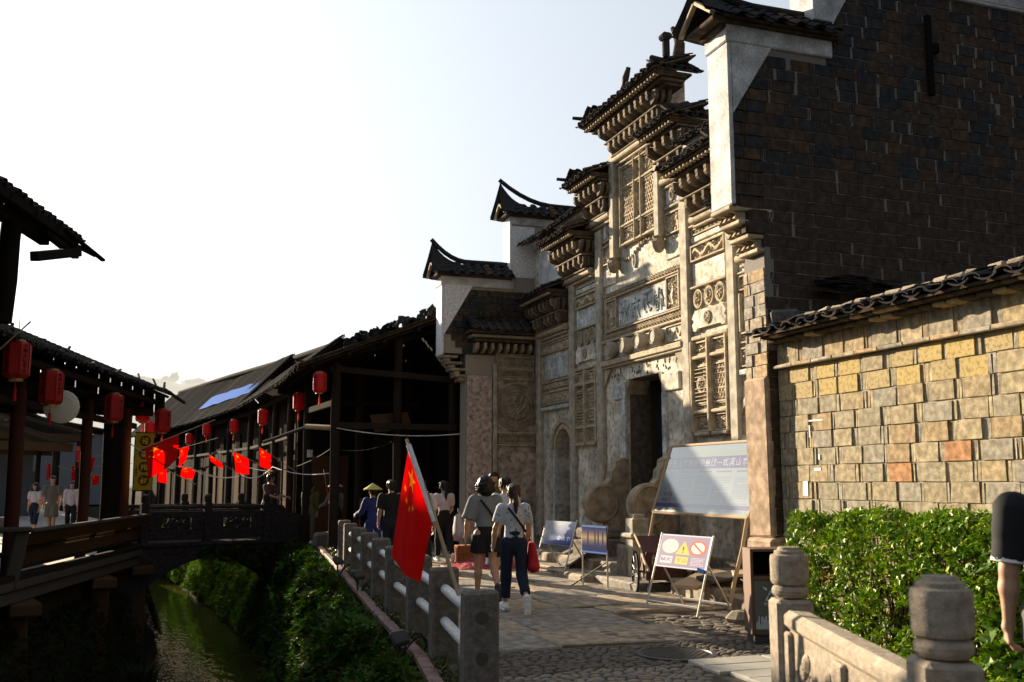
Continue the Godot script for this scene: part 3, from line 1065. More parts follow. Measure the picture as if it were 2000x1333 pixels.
	# the narrow bays beside the screen
	for s in [-1, 1]:
		var z0: float = ZC + s * 1.36 - 0.27
		var z1 := z0 + 0.54
		carved(g, z0, z1, 7.02, 7.16, "bars", 5, 0.03)
		blank_panel(g, z0, z1, 6.66, 6.98, "white")
		disc(g, "applied_ornament", (z0 + z1) / 2, 6.82, 0.08, 0.125, 0.04, M.carve_dark, FX - 0.03, 50 + s)
		bar(g, "string_course", z0, z1, 6.58, 6.63, 0.05)
		carved(g, z0, z1, 6.1, 6.5, "figure", 60 + s, 0.05, FX, "carve", 0.02)
		blank_panel(g, z0 - 0.04, z1 + 0.04, 5.66, 6.0, "plaster")
	# the plaque
	b = MB.new()
	b.cbox(Vector3(FX - 0.0, 5.025, -16.685), Vector3(0.06, 0.97, 3.38), 0.01)
	var pl := part("plaque", b, M.moulding, g)
	part("fret_border", fret(-18.36, -15.01, 4.55, 5.5, 0.115, FX - 0.03), M.carve, pl)
	for f in [[-18.23, -15.14, 5.345, 5.375], [-18.23, -15.14, 4.675, 4.705], ]:
		bar(pl, "inner_moulding", f[0], f[1], f[2], f[3], 0.075)
	for f in [-18.23, -15.17]:
		bar(pl, "inner_moulding", f, f + 0.03, 4.705, 5.345, 0.073)
	b = MB.new()
	b.cbox(Vector3(FX - 0.035, 5.0, -16.69), Vector3(0.03, 0.54, 1.96), 0.008)
	part("name_board", b, M.grey_panel, pl)
	carved(pl, -18.19, -17.72, 4.72, 5.33, "fine", 71, 0.04, FX - 0.03)
	carved(pl, -15.64, -15.18, 4.72, 5.33, "fine", 72, 0.04, FX - 0.03)
	for z in [-17.955, -15.41]:
		var vs := MB.new()
		var vp := [Vector2(0.05, 0), Vector2(0.085, 0.02), Vector2(0.06, 0.06), Vector2(0.10, 0.16), Vector2(0.10, 0.22), Vector2(0.05, 0.30), Vector2(0.045, 0.34), Vector2(0.07, 0.37), Vector2(0, 0.37)]
		vs.lathe(Vector3(FX - 0.045, 4.8, z), vp, 12, Basis(Vector3(0.35, 0, 0), Vector3.UP, Vector3(0, 0, 1)))
		part("vase_carving", vs, M.plaster, pl)
	var gl := ["祠", "家", "氏", "鄒"]
	for i in 4:
		var c := MB.new()
		stroke_solid(c, gl[i], Vector3(FX - 0.05, 4.80, -17.58 + i * 0.475), Vector3(0, 0, 0.36), Vector3(0, 0.40, 0), Vector3(-1, 0, 0), 0.036, 0.025)
		part("carved_character", c, M.grey_panel, pl)
	# the frieze of four drum-shaped bosses
	blank_panel(g, -18.4, -15.08, 4.14, 4.46, "plaster")
	carved(g, -18.36, -17.95, 4.15, 4.45, "scroll", 81, 0.05)
	carved(g, -15.72, -15.12, 4.15, 4.45, "wave", 82, 0.05)
	for z in [-17.86, -17.19, -16.55, -15.93]:
		var dr := MB.new()
		dr.lathe(Vector3(FX, 4.30, z), [Vector2(0.13, 0), Vector2(0.15, 0.06), Vector2(0.16, 0.16), Vector2(0.145, 0.22), Vector2(0.12, 0.235), Vector2(0.11, 0.22), Vector2(0, 0.22)], 18, Basis(Vector3(0, 0, 1), Vector3(-1, 0, 0), Vector3(0, -1, 0)))
		part("boss", dr, M.stone, g)
	bar(g, "beam", -18.42, -15.06, 4.48, 4.53, 0.07)
	bar(g, "beam", -18.42, -15.06, 4.0, 4.11, 0.11)
	bar(g, "beam", -18.42, -15.06, 3.955, 4.0, 0.07)
	for s in [-1, 1]:
		var sp := MB.new()
		var zz: float = ZC + s * 1.66
		sp.slab(PackedVector2Array([Vector2(0, 0), Vector2(0, -0.36), Vector2(-s * 0.34, 0)] if s > 0 else [Vector2(0, 0), Vector2(-s * 0.34, 0), Vector2(0, -0.36)]), Vector3(FX, 3.95, zz), Basis(Vector3(0, 0, 1), Vector3.UP, Vector3(-1, 0, 0)), 0.05)
		part("corner_carving", sp, M.carve_dark, g)
	# the door, its reveal and its lintel
	for d in [[-18.40, -17.45], [-15.95, -15.08]]:
		bar(g, "door_jamb", d[1] - 0.14 if d[0] < -17 else d[0], d[1] if d[0] < -17 else d[0] + 0.14, 0.4, 3.3, 0.035, "grey_panel")
	bar(g, "lintel_block", -18.0, -17.45, 3.3, 3.62, 0.03, "grey_panel")
	bar(g, "lintel_block", -15.95, -15.3, 3.3, 3.62, 0.03, "plaster")
	for s in [-1, 1]:
		var cb := MB.new()
		cb.slab(PackedVector2Array([Vector2(0, 0), Vector2(-s * 0.16, 0), Vector2(-s * 0.12, -0.1), Vector2(-s * 0.05, -0.17), Vector2(0, -0.34)]), Vector3(FX + 0.42, 3.66, ZC + 0.05 + s * 0.75), Basis(Vector3(0, 0, 1), Vector3.UP, Vector3(-1, 0, 0)), 0.44)
		part("corbel", cb, M.carve_dark, g)
	var pit := MB.new()
	for i in 44:
		pit.lathe(Vector3(FX - 0.006, R(3.70, 3.93), R(-18.1, -15.3)), [Vector2(R(0.014, 0.03), 0), Vector2(0, 0.005)], 6, Basis(Vector3(0, 0, 1), Vector3(-1, 0, 0), Vector3(0, -1.6, 0)))
	part("lintel_pits", pit, M.joint_dark, g)
	b = MB.new()
	b.span(Vector3(FX + 0.5, 0.35, -17.6), Vector3(FX + 0.9, 3.8, -17.45))
	b.span(Vector3(FX + 0.5, 0.35, -15.95), Vector3(FX + 0.9, 3.8, -15.8))
	b.span(Vector3(FX + 0.5, 3.67, -17.45), Vector3(FX + 0.9, 3.8, -15.95))
	part("door_frame", b, M.wood_brown, g)
	b = MB.new()
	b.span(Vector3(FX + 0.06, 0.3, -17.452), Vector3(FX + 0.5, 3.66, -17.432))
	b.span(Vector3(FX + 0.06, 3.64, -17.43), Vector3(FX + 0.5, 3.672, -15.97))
	part("door_reveal", b, M.bracket_dark, g)  # thin dark lining over the plaster, put in to darken the door recess
	var dl := part("door", _door_leaf(FX + 0.62, -17.45, -15.95, 0.4, 3.67, 12), M.door, g)
	var ph := MB.new()
	for s in [-1, 1]:
		ph.lathe(Vector3(FX + 0.58, 1.6, -16.7 + s * 0.12), [Vector2(0.05, 0), Vector2(0.04, 0.03), Vector2(0, 0.04)], 10, Basis(Vector3(0, 0, 1), Vector3(-1, 0, 0), Vector3(0, -1, 0)))
	part("handle", ph, M.brass_trim, dl)
	bar(g, "threshold", -17.45, -15.95, 0.28, 0.5, 0.05, "granite")
	# side bays
	for s in [-1, 1]:
		var z0: float = ZC + s * 2.535 - 0.58
		var z1 := z0 + 1.16
		var zc := (z0 + z1) / 2
		bar(g, "string_course", z0, z1, 6.02, 6.07, 0.06)
		carved(g, z0 + 0.05, z1 - 0.05, 5.88, 6.0, "bars", 21, 0.03)
		blank_panel(g, z0, z1, 5.76, 5.86, "plaster")
		carved(g, z0 + 0.04, z1 - 0.04, 5.42, 5.70, "wave", 90 + s, 0.06, FX, "carve", 0.018)
		blank_panel(g, z0 + 0.03, z1 - 0.08, 5.0, 5.38, "plaster" if s > 0 else "grey_panel")
		bar(g, "string_course", z0, z1, 4.95, 4.99, 0.06)
		for k in 3:
			disc(g, "medallion", zc + (k - 1) * 0.35, 4.76, 0.145, 0.165, 0.06, M.moulding, FX, 100 + k + s * 5)
		# a cloud-shaped board
		var sc := MB.new()
		var pp := PackedVector2Array()
		for q in [[-0.54, -0.05], [-0.5, -0.16], [-0.42, -0.17], [-0.36, -0.13], [0.36, -0.13], [0.42, -0.17], [0.5, -0.16], [0.54, -0.05], [0.48, 0.0], [0.54, 0.06], [0.44, 0.18], [-0.44, 0.18], [-0.54, 0.06], [-0.48, 0.0]]:
			pp.push_back(Vector2(q[0], q[1]))
		sc.slab(pp, Vector3(FX, 4.38, zc), Basis(Vector3(0, 0, 1), Vector3.UP, Vector3(-1, 0, 0)), 0.07)
		part("shaped_board", sc, M.plaster, g)
		disc(g, "medallion", zc - 0.02, 4.4, 0.10, 0.11, 0.03, M.carve_dark, FX - 0.065, 120 + s)
		bar(g, "string_course", z0, z1, 4.06, 4.13, 0.06)
		# the blind window of carved brick
		bar(g, "window_mullion", zc - 0.035, zc + 0.035, 2.50, 4.05, 0.11, "moulding")
		for e in [z0 + 0.03, z1 - 0.03]:
			bar(g, "window_mullion", e - 0.03, e + 0.03, 2.50, 4.05, 0.10, "moulding")
		for yy in [2.48, 2.84, 3.76]:
			bar(g, "window_rail", z0 + 0.06, zc - 0.035, yy - 0.03, yy + 0.03, 0.09)
			bar(g, "window_rail", zc + 0.035, z1 - 0.06, yy - 0.03, yy + 0.03, 0.09)
		for h in 2:
			var a := z0 + 0.06 if h == 0 else zc + 0.04
			var c := zc - 0.04 if h == 0 else z1 - 0.06
			carved(g, a, c, 3.80, 4.03, "fine", 130 + h + s, 0.05, FX)
			carved(g, a, c, 3.62, 3.73, "scroll", 140 + h + s, 0.035, FX)
			carved(g, a, c, 2.98, 3.62, "lattice" if h else "slats", 150 + h, 0.05, FX, "carve", 0.014)
			carved(g, a, c, 2.87, 2.98, "fine", 160 + h, 0.035, FX)
			carved(g, a, c, 2.52, 2.80, "fine", 170 + h + s, 0.05, FX)
			if h == 0:
				for q in 9:
					if q != 4:
						bar(g, "lattice_bar", a + 0.03, c - 0.03, 3.03 + q * 0.065, 3.045 + q * 0.065, 0.07)
				disc(g, "medallion", (a + c) / 2, 3.30, 0.15, 0.14, 0.075, M.carve, FX, 180 + s)
		# outer bay with the niche
		z0 = ZC + s * 4.29 - 0.86
		z1 = z0 + 1.72
		blank_panel(g, z0, z1, 4.96, 5.28, "grey_panel")
		bar(g, "string_course", z0, z1, 4.92, 4.955, 0.05)
		carved(g, z0, z1, 4.66, 4.90, "scroll", 190 + s, 0.045)
		blank_panel(g, z0 + 0.1, z1 - 0.1, 4.04, 4.58, "grey_panel")
		bar(g, "panel_frame", z0 + 0.02, z0 + 0.08, 4.0, 4.62, 0.06)
		bar(g, "panel_frame", z1 - 0.08, z1 - 0.02, 4.0, 4.62, 0.06)
		carved(g, z0, z1, 3.83, 4.0, "scroll", 200 + s, 0.045)
		carved(g, z0, z1, 3.46, 3.76, "fine", 210 + s, 0.045)
		bar(g, "string_course", z0, z1, 3.33, 3.42, 0.07, "grey_panel")
		# white wall above the lowest eave with its own coping
		blank_panel(g, z0 - 0.2, z1 + 0.1, 6.2, 7.2, "white")
	eave_tier(g, -18.25, -14.95, 9.0, 0.62, 301, 0.55)
	eave_tier(g, -19.15, -17.75, 7.95, 0.62, 302, 0.15, false, true)
	eave_tier(g, -15.78, -14.45, 7.95, 0.62, 303, 0.15, true, false)
	eave_tier(g, -20.5, -18.75, 6.98, 0.7, 304, 0.15, false, true)
	eave_tier(g, -14.75, -13.0, 6.98, 0.7, 305, 0.15, true, false)
	eave_tier(g, -22.15, -20.2, 6.0, 0.62, 306, 0.1, false, false)
	eave_tier(g, -13.3, -11.0, 6.0, 0.62, 307, 0.1, false, false)
	for e in [[-22.4, -18.9], [-14.6, -11.0]]:
		var cp := part("coping", _plate(FX, e[0], e[1], 7.40, 0.08, 0.28), M.white, g)
		tile_rows(cp, Vector3(FX - 0.42, 7.44, e[0]), Vector3(FX - 0.42, 7.44, e[1]), Vector3(0.66, 0.36, 0), 0.2, M.tile, 0.04, 310)
	# ridge of the top roof with its end ornaments
	b = MB.new()
	b.cbox(Vector3(FX + 0.25, 9.42, -16.6), Vector3(0.16, 0.2, 2.5), 0.03)
	part("roof_ridge", b, M.tile, g)
	for s in [-1, 1]:
		var orn := MB.new()
		orn.tube([Vector3(FX + 0.2, 9.4, -16.6 + s * 1.1), Vector3(FX + 0.2, 9.7, -16.6 + s * 1.18), Vector3(FX + 0.2, 9.95, -16.6 + s * 1.08), Vector3(FX + 0.2, 10.12, -16.6 + s * 0.94)], 0.13, 0.05, 8)
		part("ridge_ornament", orn, M.tile_brown, g)
	b = MB.new()
	b.cbox(Vector3(FX - 0.3, 9.38, -15.02), Vector3(0.12, 0.34, 0.12), 0.03)
	b.cbox(Vector3(FX - 0.32, 9.58, -15.0), Vector3(0.2, 0.13, 0.22), 0.05)
	part("corner_ornament", b, M.tile, g)
	# plinth
	for s in [[-22.4, -17.5], [-15.9, -10.95]]:
		bar(g, "plinth", s[0], s[1], 0.0, 0.5, 0.07, "rubble")

func _door_leaf(x: float, z0: float, z1: float, y0: float, y1: float, n: int) -> MB:
	var b := MB.new()
	var w := (z1 - z0) / n
	for i in n:
		b.cbox(Vector3(x + (0.004 if i % 2 else 0.0), (y0 + y1) / 2, z0 + w * (i + 0.5)), Vector3(0.06, y1 - y0, w - 0.008), 0.008)
	return b
# characters written as brush strokes: each stroke a run of points on a 0..9 grid, y down
const GLYPH := {
	"祠": "11 33,04 44 08,24 29,35 47,50 59,60 99 87,63 93,64 67 87 84 64",
	"家": "50 51,12 92 82,12 14,24 84,54 05,35 59 48,46 16,56 18,64 99,84 65",
	"氏": "20 80,22 27 48,24 94,50 55 88 97",
	"鄒": "11 05,22 52 50,22 24 54 34,52 35 54,15 06,26 56 54,26 28 58 38,56 39 58,71 98 85 95 72,71 79",
	"加": "10 14 05 09,03 43 48 37,53 58,53 93 97 57,57 97",
	"厚": "11 91,11 15 08,33 83 86 36 33,44 84,27 87 68,58 59 49,18 98",
	"文": "50 51,02 92,32 55 99,72 45 09",
	"物": "11 04,02 42,20 28 19,15 44,51 45,53 93 98 87,63 46,73 58",
	"保": "20 04,13 19,41 81 84 44 41,35 95,64 69,65 38,65 98",
	"护": "02 42,20 28 19,15 44,61 72,53 93 96 56,53 57 49",
	"单": "21 32,71 62,13 83 86 16 13,14 85,08 98,43 49",
	"位": "20 04,13 19,60 61,42 92,53 65,82 76,38 98",
	"武": "12 52,03 63,60 67 99 96,23 27,45 55,14 18 58,81 92",
	"夷": "11 91,13 83 85 15,17 87,15 17,50 56 19,55 99",
	"山": "50 57,13 18 88,83 88",
	"市": "50 51,02 92,23 27,23 83 87 77,42 49",
	"下": "02 92,42 49,54 76",
	"梅": "02 42,20 29,23 06,24 46,50 43,41 91,52 57 97,52 92 88,35 95,64 65,64 67",
	"国": "11 91 98 18 11,23 73,24 64,27 77,43 47,65 76",
	"重": "80 11,02 92,23 83 86 26 23,24 85,16 86,42 49,18 99",
	"点": "50 54,52 82,24 84 86 26 24,17 09,37 39,57 69,78 99",
	"一": "05 95",
	"诗": "11 22,04 24 28 37,42 92,70 74,34 99,35 95,75 79 68,55 66",
	"酒": "11 22,04 15,08 25,31 91,33 93 99 39 33,51 54,71 74,36 96,37 97",
	"光": "50 54,11 33,91 73,04 94,35 26 09,65 68 98 96",
	"好": "30 15 49,05 44 27 09,53 92 75 78 68,46 96",
	"茶": "02 92,30 33,60 63,51 05,51 95,26 76,51 59,37 28,67 78",
	"大": "03 93,50 44 09,45 99",
	"红": "30 14 44 07 47,08 48,53 93,73 78,49 99",
	"天": "11 81,04 94,50 44 09,45 99",
	"禁": "02 42,21 25,22 04,52 92,71 75,15 85,06 96,46 49,27 18,67 78",
}

func strokes(g: String) -> Array:
	var out := []
	for s in GLYPH[g].split(","):
		var line := []
		for p in s.split(" "):
			line.push_back(Vector2(int(p[0]) / 9.0, 1.0 - int(p[1]) / 9.0))
		out.push_back(line)
	return out

# raised strokes: right and up span the square of the character
func stroke_solid(b: MB, g: String, o: Vector3, right: Vector3, up: Vector3, out: Vector3, w: float, d: float) -> void:
	for line in strokes(g):
		for i in line.size() - 1:
			var p: Vector3 = o + right * line[i].x + up * line[i].y
			var q: Vector3 = o + right * line[i + 1].x + up * line[i + 1].y
			var e := q - p
			var l := e.length()
			if l < 0.001:
				continue
			e /= l
			var s := out.cross(e)
			b.cbox((p + q) / 2 + out * (d * 0.5 - 0.004), Vector3(l + w * 0.8, w, d), minf(w, d) * 0.3, Basis(e, s, e.cross(s)))

# the same strokes drawn on a picture
func stroke_paint(im: Image, g: String, r: Rect2i, w: float, c: Color) -> void:
	for line in strokes(g):
		for i in line.size() - 1:
			var p := Vector2(r.position) + Vector2(line[i].x, 1.0 - line[i].y) * Vector2(r.size)
			var q := Vector2(r.position) + Vector2(line[i + 1].x, 1.0 - line[i + 1].y) * Vector2(r.size)
			var n := maxi(1, int(p.distance_to(q) / maxf(1.0, w * 0.4)))
			for k in n + 1:
				var t := p.lerp(q, float(k) / n)
				im.fill_rect(Rect2i(int(t.x - w / 2), int(t.y - w / 2), maxi(1, int(w)), maxi(1, int(w))), c)

func text_row(im: Image, s: String, at: Vector2i, size: int, gap: int, w: float, c: Color, down := false) -> void:
	for i in s.length():
		var p := at + (Vector2i(0, (size + gap) * i) if down else Vector2i((size + gap) * i, 0))
		stroke_paint(im, s[i], Rect2i(p, Vector2i(size, size)), w, c)

# lines of writing too small to read: short dashes
func small_print(im: Image, r: Rect2i, line: int, c: Color, rg: RandomNumberGenerator) -> void:
	var y := r.position.y
	while y < r.end.y - line / 2:
		var x := r.position.x
		while x < r.end.x - 2:
			var n := rg.randi_range(2, 6)
			im.fill_rect(Rect2i(x, y, mini(n, r.end.x - x), maxi(1, line / 2)).intersection(r), c)
			x += n + rg.randi_range(1, 3)
			if rg.randf() < 0.03:
				break
		y += line

func print_mat(im: Image, rough := 0.5, back := false) -> StandardMaterial3D:
	var m := StandardMaterial3D.new()
	m.albedo_texture = ImageTexture.create_from_image(im)
	m.roughness = rough
	m.metallic_specular = 0.4
	if back:
		m.backlight_enabled = true
		m.backlight = lin(0.9, 0.26, 0.07)
	return m
# lays rows of bricks with upright thin ones between them on a plane; at(x, y) places them, ok(x, y, w) says where they may stand
func bricks(to: Node, frame: Transform3D, x0: float, x1: float, y0: float, y1: float, course: float, wide: Vector2, thin: Vector2, thin_most: int, mats: Array, ok: Callable, most: int, sd: int, choose = null) -> void:
	var rg := RandomNumberGenerator.new()
	rg.seed = sd
	var big := []
	var slim := []
	for i in 6:
		var b := MB.new()
		b.cbox(Vector3.ZERO, Vector3(1, course - 0.008, 0.09), 0.004, Basis(), 0.004, rg)
		big.push_back(b.mesh())
		b = MB.new()
		b.cbox(Vector3.ZERO, Vector3(1, course - 0.010, 0.08), 0.003, Basis(), 0.003, rg)
		slim.push_back(b.mesh())
	var spots := []
	var y := y0 + floorf((y1 - y0 + 0.01) / course - 1.0) * course
	var row := 0
	while y >= y0 - 0.001:
		var x := x0 - rg.randf() * wide.x
		while x < x1:
			var w := rg.randf_range(wide.x, wide.y)
			spots.push_back([x, y, w, true])
			x += w
			for k in rg.randi_range(1, thin_most):
				var t := rg.randf_range(thin.x, thin.y)
				spots.push_back([x, y, t, false])
				x += t
		y -= course
		row += 1
	var n_big := 0
	var n_slim := 0
	var rest := []
	for s in spots:
		var a: float = maxf(s[0], x0)
		var e: float = minf(s[0] + s[2], x1)
		if e - a < 0.02 or not ok.call((a + e) / 2, s[1] + course / 2, e - a):
			continue
		var p := Vector3((a + e) / 2, s[1] + course / 2 + rg.randf_range(-0.003, 0.003), -0.045 + rg.randf_range(-0.007, 0.004) - (0.0 if s[3] else rg.randf_range(0.0, 0.012)))
		var bs := Basis.from_euler(Vector3(rg.randf_range(-0.012, 0.012), rg.randf_range(-0.012, 0.012), rg.randf_range(-0.012, 0.012))) * Basis.from_scale(Vector3(e - a - 0.007, 1, 1))
		var tr := frame * Transform3D(bs, p)
		var m: Material = choose.call(p.x, p.y, rg) if choose != null else mats[rg.randi() % mats.size()]
		if s[3] and n_big < most:
			part("brick", big[rg.randi() % 6], m, to).transform = tr
			n_big += 1
		elif not s[3] and n_slim < most:
			part("upright_brick", slim[rg.randi() % 6], mats[rg.randi() % mats.size()], to).transform = tr
			n_slim += 1
		else:
			rest.push_back(tr)
	if rest.size():
		copies("bricks", big[0], mats[0], rest, to)

func wall_coping(to: Node, x0: float, x1: float, y: float, zc: float, half: float, tip: float, sd: int, pitch := 0.24) -> void:
	var b := MB.new()
	b.cbox(Vector3((x0 + x1) / 2, y - 0.03, zc), Vector3(x1 - x0 - 0.1, 0.07, half * 1.6), 0.015)
	b.cbox(Vector3((x0 + x1) / 2 + 0.05, y - 0.09, zc), Vector3(x1 - x0 - 0.3, 0.06, half * 1.25), 0.015)
	var cp := part("coping", b, M.tile_brown, to)
	var rise := half * 0.75
	tile_rows(cp, Vector3(x0 + 0.25, y, zc + half), Vector3(x1, y, zc + half), Vector3(0, rise, -half), pitch, M.tile, 0.0, sd)
	tile_rows(cp, Vector3(x1, y, zc - half), Vector3(x0 + 0.25, y, zc - half), Vector3(0, rise, half), pitch, M.tile, 0.0, sd + 1)
	# the ridge climbs to a horn at the street end, and the slopes with it
	var path := []
	for i in 13:
		var t := i / 12.0
		var k := maxf(0.0, 1.0 - t * 2.2)
		path.push_back(Vector3(lerpf(x0 - 0.02, x1, t), y + rise + 0.05 + tip * k * k, zc))
	b = MB.new()
	b.tube(path, 0.055, 0.075, 8)
	part("ridge", b, M.tile, cp)
	for s in [-1, 1]:
		var rows := []
		for i in 5:
			var row := []
			for j in 7:
				var t := j / 6.0
				var k := maxf(0.0, 1.0 - t * 0.95)
				var v := i / 4.0
				var top := Vector3(lerpf(x0, x0 + 0.62, t), y + rise + 0.03 + tip * k * k * 0.92, zc)
				var low := Vector3(lerpf(x0 - 0.12, x0 + 0.62, t), y - 0.03 + 0.07 * k, zc + s * half * 1.03)
				var p := low.lerp(top, v)
				p.y += 0.02 * sin(t * 19.0) - 0.10 * v * (1.0 - v) * k
				row.push_back(p)
			rows.push_back(row)
		b = MB.new()
		b.sheet(rows)
		for row in rows:
			for q in row.size():
				row[q] -= Vector3(0, 0.05, 0)
			row.reverse()
		b.sheet(rows)
		part("horn_tiles", b, M.tile, cp)
		b = MB.new()
		b.cbox(Vector3(x0 + 0.0, y + rise * 0.42, zc + s * half * 0.5), Vector3(0.07, 0.05, half * 1.2), 0.01, Basis.from_euler(Vector3(s * atan2(rise, half), 0, 0)))
		part("barge_board", b, M.carve, cp)

func turned(o: Node3D) -> Node3D:
	o.rotation.y = PI / 2
	return o

func build_gable_walls() -> void:
	# the dark brick gable that closes the hall's near side
	var w := thing("gable_wall", "high dark brick gable wall with stepped white trimmed copings, right of the carved gate", "wall")
	var b := MB.new()
	b.span(Vector3(7.02, 0, -10.88), Vector3(14.0, 7.26, -10.415))
	b.span(Vector3(8.14, 7.26, -10.88), Vector3(14.0, 9.2, -10.415))
	b.span(Vector3(6.60, 5.2, -10.88), Vector3(7.02, 7.24, -10.44))
	part("wall_core", b, M.mortar_pale, w)
	var lim := func(x, y): return 7.0 if y < 4.45 else (6.55 if y > 5.15 else 7.0 - 0.45 * (y - 4.45) / 0.7)
	var ok := func(x, y, wd):
		if x - wd / 2 < lim.call(x, y) - 0.01:
			return false
		if y > 7.22 and x < 8.16:
			return false
		return true
	bricks(w, Transform3D(Basis(), Vector3(0, 0, -10.40)), 6.55, 11.9, 3.35, 8.46, 0.158, Vector2(0.24, 0.30), Vector2(0.03, 0.05), 2, M.brick_d, ok, 250, 55)
	var tints := []
	bricks(w, Transform3D(Basis(), Vector3(0, 0, -10.40)), 7.0, 14.0, 0.1, 3.3, 0.16, Vector2(0.5, 0.6), Vector2(0.03, 0.05), 1, M.brick_d, ok, 0, 56)
	# street end: white post above, corbels, brick, one tall granite stone, rubble foot
	b = MB.new()
	b.cbox(Vector3(6.575, 6.18, -10.64), Vector3(0.06, 2.12, 0.50), 0.012)
	part("white_post", b, M.white, w)
	b = MB.new()
	b.slab(PackedVector2Array([Vector2(6.605, 6.30), Vector2(7.20, 7.24), Vector2(6.605, 7.24)]), Vector3(0, 0, -10.44), Basis(), 0.052)
	part("white_plaster", b, M.white, w)
	b = MB.new()
	b.cbox(Vector3(7.33, 7.365, -10.64), Vector3(1.62, 0.25, 0.54), 0.015)
	part("white_band", b, M.white, w)
	for i in 4:
		b = MB.new()
		var x := 6.58 + 0.13 * i
		b.cbox(Vector3(x + 0.25, 5.08 - 0.17 * i, -10.645), Vector3(0.62, 0.055, 0.47 - 0.01 * i), 0.012)
		part("corbel_slab", b, M.carve, w)
		if i < 3:
			for k in 4:
				var c := MB.new()
				c.slab(PackedVector2Array([Vector2(0.0, 0.0), Vector2(0.16, 0.03), Vector2(0.12, 0.09), Vector2(0.17, 0.11), Vector2(0.0, 0.12)]), Vector3(x + 0.2, 4.93 - 0.17 * i, -10.47 - k * 0.12), Basis(Vector3(-1, 0, 0), Vector3.UP, Vector3(0, 0, -1)), 0.05)
				part("corbel_scroll", c, M.carve_dark if k % 2 else M.carve, w)
	bricks(w, Transform3D(Basis(Vector3(0, 0, 1), Vector3.UP, Vector3(-1, 0, 0)), Vector3(6.985, 0, 0)), -10.89, -10.42, 2.98, 4.48, 0.152, Vector2(0.22, 0.3), Vector2(0.04, 0.06), 2, M.brick_p, func(_x, _y, _w): return true, 60, 57)
	b = MB.new()
	b.span(Vector3(7.004, 2.98, -10.885), Vector3(7.03, 4.5, -10.43))
	part("pier_core", b, M.mortar_pale, w)
	var rg := RandomNumberGenerator.new()
	rg.seed = 9
	b = MB.new()
	b.cbox(Vector3(7.0, 2.0, -10.65), Vector3(0.12, 1.95, 0.50), 0.03, Basis(), 0.012, rg)
	part("granite_slab", b, M.granite, w)
	for s in [[0.78, 1.03, 0.0], [0.50, 0.77, 0.05], [0.24, 0.49, 0.08], [0.0, 0.23, 0.12]]:
		b = MB.new()
		b.cbox(Vector3(7.02 - s[2], (s[0] + s[1]) / 2, -10.62), Vector3(0.22, s[1] - s[0], 0.58), 0.035, Basis(), 0.02, rg)
		part("foot_stone", b, M.rubble if s[0] < 0.5 else M.granite, w)
	wall_coping(w, 6.25, 8.25, 7.53, -10.64, 0.42, 0.30, 401, 0.27)
	# the second, higher step
	b = MB.new()
	b.cbox(Vector3(8.02, 8.5, -10.64), Vector3(0.3, 1.5, 0.52), 0.012)
	b.slab(PackedVector2Array([Vector2(8.17, 7.72), Vector2(8.7, 8.6), Vector2(8.17, 8.6)]), Vector3(0, 0, -10.44), Basis(), 0.052)
	part("white_post", b, M.white, w)
	b = MB.new()
	b.cbox(Vector3(11.0, 8.62, -10.64), Vector3(5.9, 0.3, 0.54), 0.015)
	b.cbox(Vector3(11.0, 8.44, -10.64), Vector3(5.9, 0.05, 0.57), 0.015)
	part("white_band", b, M.white, w)
	wall_coping(w, 7.9, 14.0, 8.85, -10.64, 0.42, 0.3, 403, 0.27)
	# a timber tie and a patch of old slates on the wall
	b = MB.new()
	b.cbox(Vector3(9.71, 7.5, -10.34), Vector3(0.085, 1.16, 0.07), 0.012)
	b.cbox(Vector3(9.80, 7.62, -10.35), Vector3(0.16, 0.14, 0.06), 0.012)
	part("wall_tie", b, M.wood_black, w)
	for i in 22:
		b = MB.new()
		b.cbox(Vector3(7.62 + R(0, 1.25), 4.04 + 0.012 * i, -10.30 + R(-0.05, 0.06)), Vector3(R(0.2, 0.4), 0.014, 0.24), 0.004, Basis.from_euler(Vector3(R(0.1, 0.3), R(-0.2, 0.2), R(-0.08, 0.08))))
		part("slate", b, M.tile, w)
	b = MB.new()
	b.cbox(Vector3(7.25, 3.62, -10.36), Vector3(0.42, 0.34, 0.12), 0.05, Basis.from_euler(Vector3(0, 0, 0.1)), 0.03, rg)
	part("mortar_patch", b, M.concrete, w)

	# the wing wall that closes the gate's far side, with the round medallion
	w = thing("wing_wall", "peeling wing wall with a round fret medallion and white horned gable, left of the gate", "wall")
	b = MB.new()
	b.span(Vector3(6.75, 0, -22.98), Vector3(8.5, 6.38, -22.54))
	b.span(Vector3(6.20, 4.72, -22.98), Vector3(6.75, 6.38, -22.54))
	b.span(Vector3(7.9, 6.38, -22.98), Vector3(11.0, 8.0, -22.54))
	part("wall_core", b, M.mortar, w)
	b = MB.new()
	b.cbox(Vector3(6.17, 5.52, -22.76), Vector3(0.06, 1.70, 0.50), 0.012)
	part("white_post", b, M.white_clean, w)
	b = MB.new()
	b.slab(PackedVector2Array([Vector2(6.20, 5.15), Vector2(6.90, 6.36), Vector2(6.20, 6.36)]), Vector3(0, 0, -22.54), Basis(), 0.052)
	part("white_plaster", b, M.white_clean, w)
	b = MB.new()
	b.cbox(Vector3(7.04, 6.46, -22.76), Vector3(1.84, 0.24, 0.54), 0.015)
	part("white_band", b, M.white, w)
	var okf := func(x, y, wd):
		if y < 5.2 and x < 6.75 - (y - 4.7) * 0.9:
			return false
		return x > 6.2
	bricks(w, Transform3D(Basis(), Vector3(0, 0, -22.5)), 6.2, 8.45, 4.7, 6.36, 0.158, Vector2(0.26, 0.32), Vector2(0.04, 0.06), 1, M.brick_d, okf, 100, 58)
	wall_coping(w, 5.95, 7.95, 6.63, -22.76, 0.42, 0.5, 405, 0.24)
	b = MB.new()
